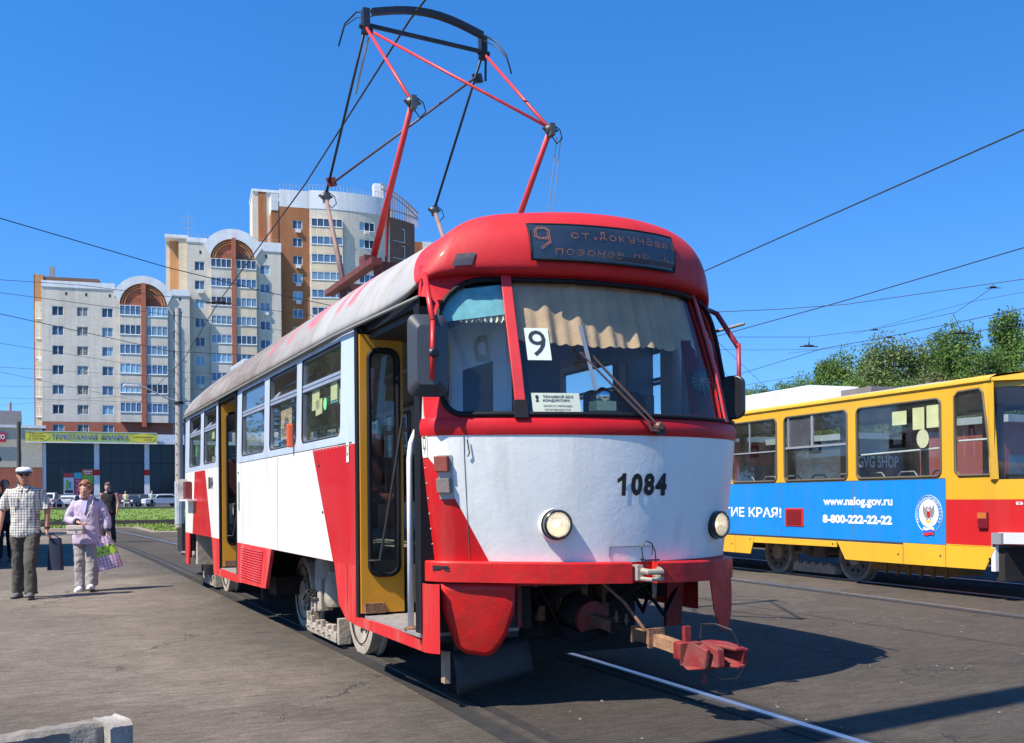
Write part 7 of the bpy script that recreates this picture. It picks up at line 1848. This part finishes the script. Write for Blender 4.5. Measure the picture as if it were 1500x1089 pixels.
k.tube([hipR, lerp(hipR, kneeR, .5), kneeR, lerp(kneeR, ankR, .5), ankR+Vector((0, 0, -.02))], [.105, .098, .085, .082, .085], 12); k.tube([hipL, lerp(hipL, kneeL, .5), kneeL, lerp(kneeL, ankL, .5), ankL+Vector((0, 0, -.02))], [.105, .098, .085, .082, .085], 12)
fuse(k, 'trousers', mat('pale_grey_trousers', (.30, .27, .26), .9, var=.1), wm, .011, 3, (.03, .08))
M_ws = mat('white_shoe', (.62, .62, .64), .6); shoe(wm, (ankR.x, ankR.y, 0), (.05, 1, 0), M_ws, M_ws); shoe(wm, (ankL.x, ankL.y, .02), (-.1, 1, .18), M_ws, M_ws)
k = MB(); rr = random.Random(2); f_ = hf.normalized(); r_ = f_.cross(Vector((0, 0, 1))).normalized(); u_ = r_.cross(f_)
for q in range(170):
    a = rr.uniform(0, 2*math.pi); e = rr.uniform(-.25, 1.5); d = Vector((math.cos(a)*math.cos(e), math.sin(a)*math.cos(e), math.sin(e)))
    if d.x > .55 and d.z < .62: continue
    c = hc+(f_*(d.x*.088)+r_*(d.y*.078)+u_*(d.z*.098+.022))*1.02; k.lathe([(.004, -.012), (.017, -.004), (.017, .006), (.004, .014)], c, f_*d.x+r_*d.y+u_*d.z, 7)
fuse(k, 'hair', mat('red_brown_hair', (.26, .105, .045), .7, var=.35, vs=30, bmp=.5, bs=90), wm, .009, 1, (.012, .03))
hb_ = empty('handbag', place(wm, (.0, .27, 0)), wm.rotation_euler.z, 'small cream handbag held at the waist of the woman in lilac', 'bag')
k = MB(); k.prism([Vector((x, -.03, z)) for x, z in rrect(-.02, .19, .80, .93, .03, 3)], (0, .07, 0)); k.build('purse', mat('cream_leather', (.58, .52, .45), .5), hb_, bevel=.012)
MB().box(-.022, .192, .035, .048, .87, .93).build('flap', mat('cream_leather', (0, 0, 0)), hb_, bevel=.005); MB().lathe([(.012, 0), (.012, .006)], (.085, .052, .875), (0, 1, 0), 10).build('clasp', M_chrome, hb_)
MB().tube([(-.01, 0, .92), (-.06, -.04, 1.05), (-.11, -.11, 1.22), (-.10, -.22, 1.32)], .006, 6).build('strap', mat('cream_leather', (0, 0, 0)), hb_)
sb_ = empty('shopping_bag', place(wm, (-.29, .05, 0)), wm.rotation_euler.z+rad(12), 'pink and blue checked shopping bag with a lime green band swinging from the woman\'s hand', 'bag')
def chk():
    m, n, b = _new('checked_bag'); co = coords(n); s = n.nodes.new('ShaderNodeSeparateXYZ'); n.links.new(co, s.inputs[0])
    st = lambda v, p, w: math_(n, 'LESS_THAN', math_(n, 'FRACT', math_(n, 'DIVIDE', v, p)), w)
    c = mixc(n, st(s.outputs[0], .045, .5), (.66, .64, .66), (.60, .22, .32)); c = mixc(n, math_(n, 'MULTIPLY', st(s.outputs[2], .045, .5), .55), c, (.22, .26, .44))
    band = math_(n, 'MULTIPLY', plane_mask(n, co, 0, 0, 1, -.47), plane_mask(n, co, 0, 0, -1, .61)); c = mixc(n, band, c, (.36, .58, .04))
    d = noise(n, 22, 2, .5, co); dr = ramp(n, d.outputs[0], .60, .62); c = mixc(n, math_(n, 'MULTIPLY', band, dr.outputs[0]), c, (.03, .12, .05)); n.links.new(c, b.inputs['Base Color']); b.inputs['Roughness'].default_value = .5; return m
k = MB(); vs = []; prof = [(.215, .055, .27), (.22, .06, .30), (.20, .05, .50), (.17, .03, .66), (.15, .018, .74)]; seg = 18
for ra, rb, z in prof: vs += [Vector((-.05-.35*(.8-z)*0+ra*math.copysign(abs(math.cos(2*math.pi*q/seg))**.55, math.cos(2*math.pi*q/seg)), rb*math.sin(2*math.pi*q/seg), z)) for q in range(seg)]
k.add(vs, [(i*seg+q, i*seg+(q+1) % seg, (i+1)*seg+(q+1) % seg, (i+1)*seg+q) for i in range(4) for q in range(seg)]+[tuple(range(seg-1, -1, -1)), tuple(4*seg+q for q in range(seg))])
k.build('sack', chk(), sb_, smooth=40); sb_.rotation_euler.y = rad(14)
k = MB(); 
for s in (-.012, .012): k.tube([(-.11, s, .73), (-.05, s, .79), (0.02, s, .79), (.02, s, .73)], .006, 6)
k.build('handle', M_whitep, sb_)
sb_.location += Vector((-.19*0, 0, .02))
# ---------- simpler walkers
def simple_person(px, yf, H, rz, label, top, trou, hairc, sleeve=True, turn=0, D=None, stride=.12, group=None, skin=None, down=0):
    if D: x, y = at(px, D); z = gz(x, y)
    else: q = root_at(px, yf); x, y, z = q.x, q.y, 0
    s = H/1.75; P = person(x, y, rz, label, group, z); P.scale = (s, s, s)
    hr, hl, kr, kl, ar, al = Vector((.09, 0, .9)), Vector((-.09, 0, .9)), Vector((.10, stride*.7, .48)), Vector((-.09, -stride*.1, .48)), Vector((.11, stride, .08)), Vector((-.10, -stride, .09))
    sr, sl_, er, el, wr_, wl = Vector((.20, 0, 1.42)), Vector((-.20, 0, 1.42)), Vector((.27, -.05, 1.13)), Vector((-.27, .0, 1.13)), Vector((.22, .17, 1.02)), Vector((-.26, .08, .90))
    k = MB(); torso(k, (0, 0, .95), (0, 0, 1.27), (0, .02, 1.5), .15, .175, .10, .11, R_)
    for a, b, c in ((hr, kr, ar), (hl, kl, al)): k.tube([a, b, c], [.08, .052, .035], 10)
    for a, b, c in ((sr, er, wr_), (sl_, el, wl)): k.tube([a, b, c], [.052, .042, .026], 10)
    k.tube([(0, 0, 1.44), (0, .03, 1.56)], [.06, .055], 10); hand(k, wr_, (0, .6, -.6), 1, .7); hand(k, wl, (0, .2, -1), -1, .7)
    h_ = Vector((0, .05+.04*down, 1.64-.03*down)); hf_ = Vector((math.sin(turn), math.cos(turn), -.5*down)); pt_ = head(k, h_, hf_); fuse(k, 'body', skin or M_skin, P, .012, 3)
    k = MB(); torso(k, (0, 0, .88), (0, 0, 1.28), (0, .0, 1.49), .20, .21, .14, .14, R_)
    if sleeve:
        for a, b in ((sr, er), (sl_, el)): k.tube([a, lerp(a, b, .9)], [.073, .072], 10)
    fuse(k, 'top', top, P, .014, 3, (.02, .1))
    k = MB(); k.tube([(0, 0, .96), (0, 0, .84)], [(.165, .12), (.16, .12)], 12)
    for a, b, c in ((hr, kr, ar), (hl, kl, al)): k.tube([a, b, c], [.10, .078, .068], 10)
    fuse(k, 'trousers', trou, P, .014, 3, (.02, .1))
    shoe(P, (ar.x, ar.y, 0), (0, 1, 0), M_shoe, M_sole); shoe(P, (al.x, al.y, 0), (0, 1, 0), M_shoe, M_sole)
    k = MB(); f2 = hf_.normalized(); k.lathe([(.07, -.03), (.088, .02), (.086, .06), (.06, .105), (.01, .125)], h_-f2*.014, (0, 0, 1), 16); k.build('hair', hairc, P, smooth=True); 
    return P
M_blk = mat('black_cloth', (.012, .012, .014), .85); M_dkhair = mat('dark_hair', (.02, .015, .012), .8); M_brhair = mat('brown_hair', (.12, .07, .045), .8); M_navyc = mat('navy_cloth', (.02, .025, .05), .85)
simple_person(160, 795, 1.84, rad(155), 'man in a black sleeveless top and black trousers looking down, standing beyond the woman', M_blk, mat('black_trousers', (.018, .020, .026), .9), M_brhair, sleeve=False, down=1, skin=M_skin)
simple_person(8, 823, 1.72, rad(175), 'dark haired person in dark clothes half hidden behind the man in the cap', M_navyc, M_blk, M_dkhair)
simple_person(-6, 808, 1.68, rad(190), 'person in dark clothes at the very edge behind the man in the cap', M_blk, M_navyc, M_dkhair)
simple_person(222, 0, 1.75, rad(200), 'distant pedestrian in a white shirt by the parked silver car', mat('white_shirt', (.65, .66, .68), .8), M_blk, M_dkhair, D=108)
simple_person(184, 0, 1.7, rad(160), 'distant pedestrian in pale yellow clothes walking past the dark car', mat('pale_yellow_cloth', (.55, .50, .30), .8), mat('beige_cloth', (.40, .36, .28), .8), M_brhair, D=108)
# ================================================================ poles and wires
def mast(x, y, h, r0, r1, label, m, lean=(0, 0), arms=None, name='utility_pole'):
    o = empty(name, (x, y, gz(x, y)), 0, label, 'pole')
    MB().tube([(0, 0, 0), (lean[0]*.5, lean[1]*.5, h*.5), (lean[0], lean[1], h)], [r0, (r0+r1)/2, r1], 12).build('shaft', m, o, smooth=40)
    return o
M_pole = mat('pole_concrete', (.36, .33, .29), .9, var=.2, vs=2, bmp=.4, dirt=.3, ds=2)
bx_, by_ = 2.66, 38.78
m1 = mast(bx_, by_, 9.75, .19, .13, 'thick concrete pole just behind the tail of the red tram', M_pole)
k = MB(); 
for q in range(18): k.cyl((-.14, -.11, 1.5+q*.45), (-.13, -.16, 1.5+q*.45), .02, 5)
k.build('pole_holes', M_under, m1)
k = MB(); k.tube([(.15, 0, 5.6), (-.5, 0, 5.75), (-1.4, .1, 6.2), (-1.7, .1, 6.25)], .035, 6); k.tube([(0, 0, 5.6), (.8, 0, 5.7), (1.6, 0, 5.9)], .03, 6); k.build('lamp_arm', M_grey, m1)
k = MB(); k.box(-2.3, -1.6, -.05, .2, 6.18, 6.30); k.build('lamp_head', mat('lamp_head_pale', (.6, .6, .58), .4), m1, bevel=.03)
MB().lathe([(.20, 0), (.20, .12)], (0, 0, 5.5), (0, 0, 1), 12).build('clamp_band', M_under, m1)
MB().lathe([(.205, 0), (.205, 1.9)], (0, 0, .2), (0, 0, 1), 12).build('painted_base', mat('pole_bluish', (.36, .40, .44), .8, dirt=.4), m1)
m2 = mast(13.06, 110, 11.0, .22, .16, 'far grey pole in front of the shop columns', M_pole)
MB().box(-1.6, .2, -.1, .1, 10.6, 10.75).build('pole_arm', M_grey, m2)
xk, yk = at(28, 60); m3 = mast(xk, yk, 6.0, .13, .11, 'thin dark metal pole behind the man in the cap', mat('dark_pole', (.06, .055, .05), .7)); 
m4 = mast(-4.6, -4.33, 12.5, .20, .15, 'unseen leaning concrete pole added to cast the shadow band across the asphalt', M_pole, lean=(.2, -1.1))  # pole and its arm added out of view, leaned to lay a shadow band
MB().tube([(0.2, -1.1, 12.3), (1.2, -1.2, 12.9), (2.2, -1.2, 12.8)], .04, 6).build('lamp_arm', M_grey, m4)
WN = [0]
M_wire = mat('overhead_cable', (.03, .034, .04), .6)
def wire(pts, r, label, sag=0, name='overhead_wire', cat='wire', drops=None):
    pts = [Vector(p) for p in pts]; P = []
    for a, b in zip(pts, pts[1:]):
        for i in range(12):
            t = i/12; P.append(a.lerp(b, t)-Vector((0, 0, sag*4*t*(1-t))))
    P.append(pts[-1]); o = MB().tube(P, r, 6).build(name, M_wire, smooth=True); tag(o, label, cat); return o
def wz(lst, z, r, label, ext=0, sag=.0): 
    P = [un(u, v, 'z', z) for u, v in lst]
    if ext: P = [P[0]+(P[0]-P[1])*ext]+P+[P[-1]+(P[-1]-P[-2])*ext]
    return wire(P, r, label, sag)
wire([un(618, 0, 'z', 5.62)+Vector((-.05, -9, 0)), un(600, 30, 'z', 5.62), un(447, 270, 'z', 5.62), un(320, 443, 'z', 5.62), un(269, 527, 'z', 5.62), un(262, 538, 'z', 5.62)+Vector((0, 14, 0))], .010, 'contact wire running straight over the red tram and its pantograph')
wz([(1033, 397), (1500, 190)], 6.3, .014, 'highest cable slanting up to the sky beside the red tram roof', .4)
wz([(1033, 458), (1145, 453), (1240, 446), (1500, 409)], 6.2, .009, 'twisted cable bending upward over the yellow tram', .3)
wz([(1035, 497), (1240, 440), (1500, 363)], 6.4, .013, 'dark cable crossing the twisted cable above the yellow tram', .4)
c5 = wz([(1075, 494), (1185, 494), (1280, 483), (1400, 458), (1455, 421)], 6.0, .007, 'thin hanger cable rising to the small red clamp')
wz([(1045, 560), (1205, 511), (1300, 494), (1500, 452)], 6.0, .010, 'contact wire over the yellow tram ending at the mirror', .3)
wz([(1037, 512), (1110, 513), (1205, 512)], 6.05, .006, 'short level span wire beside the mirror arm')
wz([(1205, 512), (1500, 478)], 6.0, .006, 'thin span wire just above the treetops', .2)
wz([(1100, 563), (1200, 546), (1330, 510), (1420, 488), (1500, 470)], 6.1, .008, 'low slanting wire passing through the treetops', .2)
wz([(1090, 580), (1210, 558), (1290, 540)], 6.0, .006, 'faint wire close to the horizon of trees')
wz([(1040, 490), (1130, 575)], 6.2, .007, 'guy wire descending steeply beside the mirror', .3); wz([(1010, 500), (1110, 590)], 6.2, .006, 'second thinner guy wire descending behind the mirror', .3)
wz([(1250, 490), (1340, 465), (1420, 443), (1500, 428)], 6.1, .005, 'faintest thin wire below the twisted cable')
lw = [((0, 320), (245, 392), (400, 430), (620, 476)), ((0, 410), (120, 418), (400, 455)), ((0, 429), (260, 463), (560, 505)), ((0, 460), (250, 515), (420, 523)), ((0, 503), (260, 545), (420, 552)), ((0, 538), (300, 556)), ((0, 566), (262, 570)), ((0, 583), (262, 591)), ((0, 594), (140, 583), (262, 577)), ((0, 545), (262, 600)), ((0, 360), (245, 470))]
ll = ['thick cable falling across the sky in front of the brown roof', 'thin cable level with the parapet of the nine storey block', 'cable crossing the top row of windows', 'heavy cable sloping over the second row of windows', 'cable sloping across the middle floors', 'thin cable crossing the middle floors almost level', 'level wire over the lower floors', 'wire just above the shop roof level', 'wire rising toward the lamp arm of the concrete pole', 'thin wire crossing the lower floors diagonally', 'faint line cutting the sky beside the tall block']
for (pp, lab) in list(zip(lw, ll))[:10]:
    wz(list(pp), 7.0, .011 if 'thick' in lab or 'heavy' in lab else .007, lab, .25)
def insul(u, v, z, label, s=1.):
    p = un(u, v, 'z', z); o = empty('wire_insulator', p, 0, label, 'insulator')
    k = MB(); k.lathe([(.02, -.16*s), (.045*s, -.14*s), (.02, -.08*s), (.045*s, -.04*s), (.02, .02), (.05*s, .06*s), (.02, .16*s)], (0, 0, 0), (1, -.3, 0), 10); k.cyl((0, 0, 0), (0, 0, .12*s), .02*s, 6); k.build('body', M_under, o, smooth=True)
    MB().beam((-.3*s, .08, -.02), (.3*s, -.08, -.02), .03*s).build('clip', M_under, o)
insul(320, 443, 5.62, 'cross shaped insulator hanging on the contact wire before the middle block', .9)
insul(1185, 507, 6.0, 'wire crossing insulator in the sky beside the mirror', 1.0); insul(1407, 488, 6.0, 'wire crossing insulator in front of the tallest trees', 1.0)
insul(1303, 494, 6.0, 'dark insulator knob on the wire above the light green trees', .5); insul(1282, 483, 6.0, 'small insulator knob on the thin hanger cable', .45); insul(1455, 421, 6.0, 'reddish clamp where two thin cables meet', .5)
MB_ = wire([un(1185, 494, 'z', 6.0), un(1186, 508, 'z', 5.95)], .008, 'tiny drop link over the crossing insulator', name='drop_link'); wire([un(1396, 460, 'z', 6.0), un(1407, 484, 'z', 5.95)], .008, 'short slanting drop link near the tallest trees', name='drop_link')

# ================================================================ parked cars
M_tyre = mat('tyre', (.015, .015, .015), .8); M_cglass = gpane('car_glass', (.02, .025, .03), .05)
def car(x, y, rz, cc, label, cat='car', suv=False, L=4.4, face='back'):
    o = empty('parked_car', (x, y, gz(x, y)), rz, label, cat, 'cars parked in front of the shop'); W_ = 1.72; h = 1.75 if suv else 1.45
    body = [(-L/2, .35), (-L/2, .85 if not suv else 1.0), (-L/2+.15, .92 if not suv else 1.08), (-L*.28 if suv else -L*.24, 1.0), (-L*.18, h-.05), (L*.02, h), (L*.30 if suv else L*.20, h-.03), (L*.44 if suv else L*.36, 1.0), (L/2-.05, .98 if not suv else 1.05), (L/2, .75), (L/2, .35)]
    M_c = mat('car_paint_%s' % str(cc), cc, .3, coat=.6, var=.02)
    k = MB(); k.prism([Vector((p[0], -W_/2, p[1])) for p in body], (0, W_, 0)); B_ = k.build('body', M_c, o, bevel=.07)
    def sidewin(s): 
        yy = s*(W_/2+.004); top = h-.14; pts = [(-L*.25, 1.02), (-L*.165, top), (L*.19 if not suv else L*.28, top), (L*.31 if not suv else L*.38, 1.02)]
        return [Vector((a, yy, b)) for a, b in pts]
    k = MB(); 
    for s in (-1, 1): v = sidewin(s); k.add(v, [(0, 1, 2, 3) if s > 0 else (3, 2, 1, 0)])
    k.build('side_windows', M_cglass, o)
    for (xa, xb, za, zb, nm) in ((-L*.285 if suv else -L*.245, -L*.18, 1.02, h-.10, 'windscreen'), (L*.445 if suv else L*.365, L*.305 if suv else L*.205, 1.02, h-.10, 'rear_window')):
        sgn = -1 if nm == 'windscreen' else 1
        MB().add([Vector((xa+sgn*.03, -.72, za)), Vector((xa+sgn*.03, .72, za)), Vector((xb+sgn*.03, .66, zb)), Vector((xb+sgn*.03, -.66, zb))], [(0, 1, 2, 3)]).build(nm, M_cglass, o)
    for sx in (-L*.31, L*.31):
        for sy in (-W_/2+.08, W_/2-.08):
            Wh = MB().lathe([(.2, -.1), (.31, -.1), (.31, .1), (.2, .1)], (sx, sy, .31), (0, 1, 0), 20).build('wheel', M_tyre, o, smooth=40); MB().lathe([(.19, -.11), (.19, .11)], (sx, sy, .31), (0, 1, 0), 14).build('rim', M_grey, Wh)
    for s in (-1, 1):
        MB().box(-L/2-.02, -L/2+.05, s*.62-.15, s*.62+.15, .62, .78).build('headlight', mat('headlight_glass', (.6, .62, .62), .1, coat=.5), o); MB().box(L/2-.05, L/2+.02, s*.7-.1, s*.7+.1, .70, .95).build('tail_light', mat('tail_red', (.35, .01, .01), .2, coat=.5), o)
    MB().box(-L/2-.015, -L/2+.02, -.26, .26, .42, .53).build('number_plate', M_whitep, o); MB().box(L/2-.02, L/2+.015, -.26, .26, .60, .72).build('number_plate', M_whitep, o)
    return o
def carpx(px, D, *a, **k): x, y = at(px, D); return car(x, y, *a, **k)
yr_ = -YAW
carpx(72, 122, yr_+rad(-75), (.66, .67, .68), 'white off road car parked behind the man in the cap', 'car', True)
carpx(103, 124, yr_+rad(-80), (.42, .45, .48), 'silver estate car parked behind the woman in lilac', 'car')
carpx(183, 122, yr_+rad(-70), (.14, .02, .02), 'dark red car beside the man in black', 'car')
carpx(203, 121, yr_+rad(75), (.03, .035, .045), 'black car parked next to the far grey pole', 'car')
carpx(238, 118, yr_+rad(35), (.55, .58, .60), 'pale silver saloon car near the thick concrete pole', 'car')
carpx(122, 126, yr_+rad(80), (.08, .09, .10), 'dark grey car half hidden behind the woman', 'car')
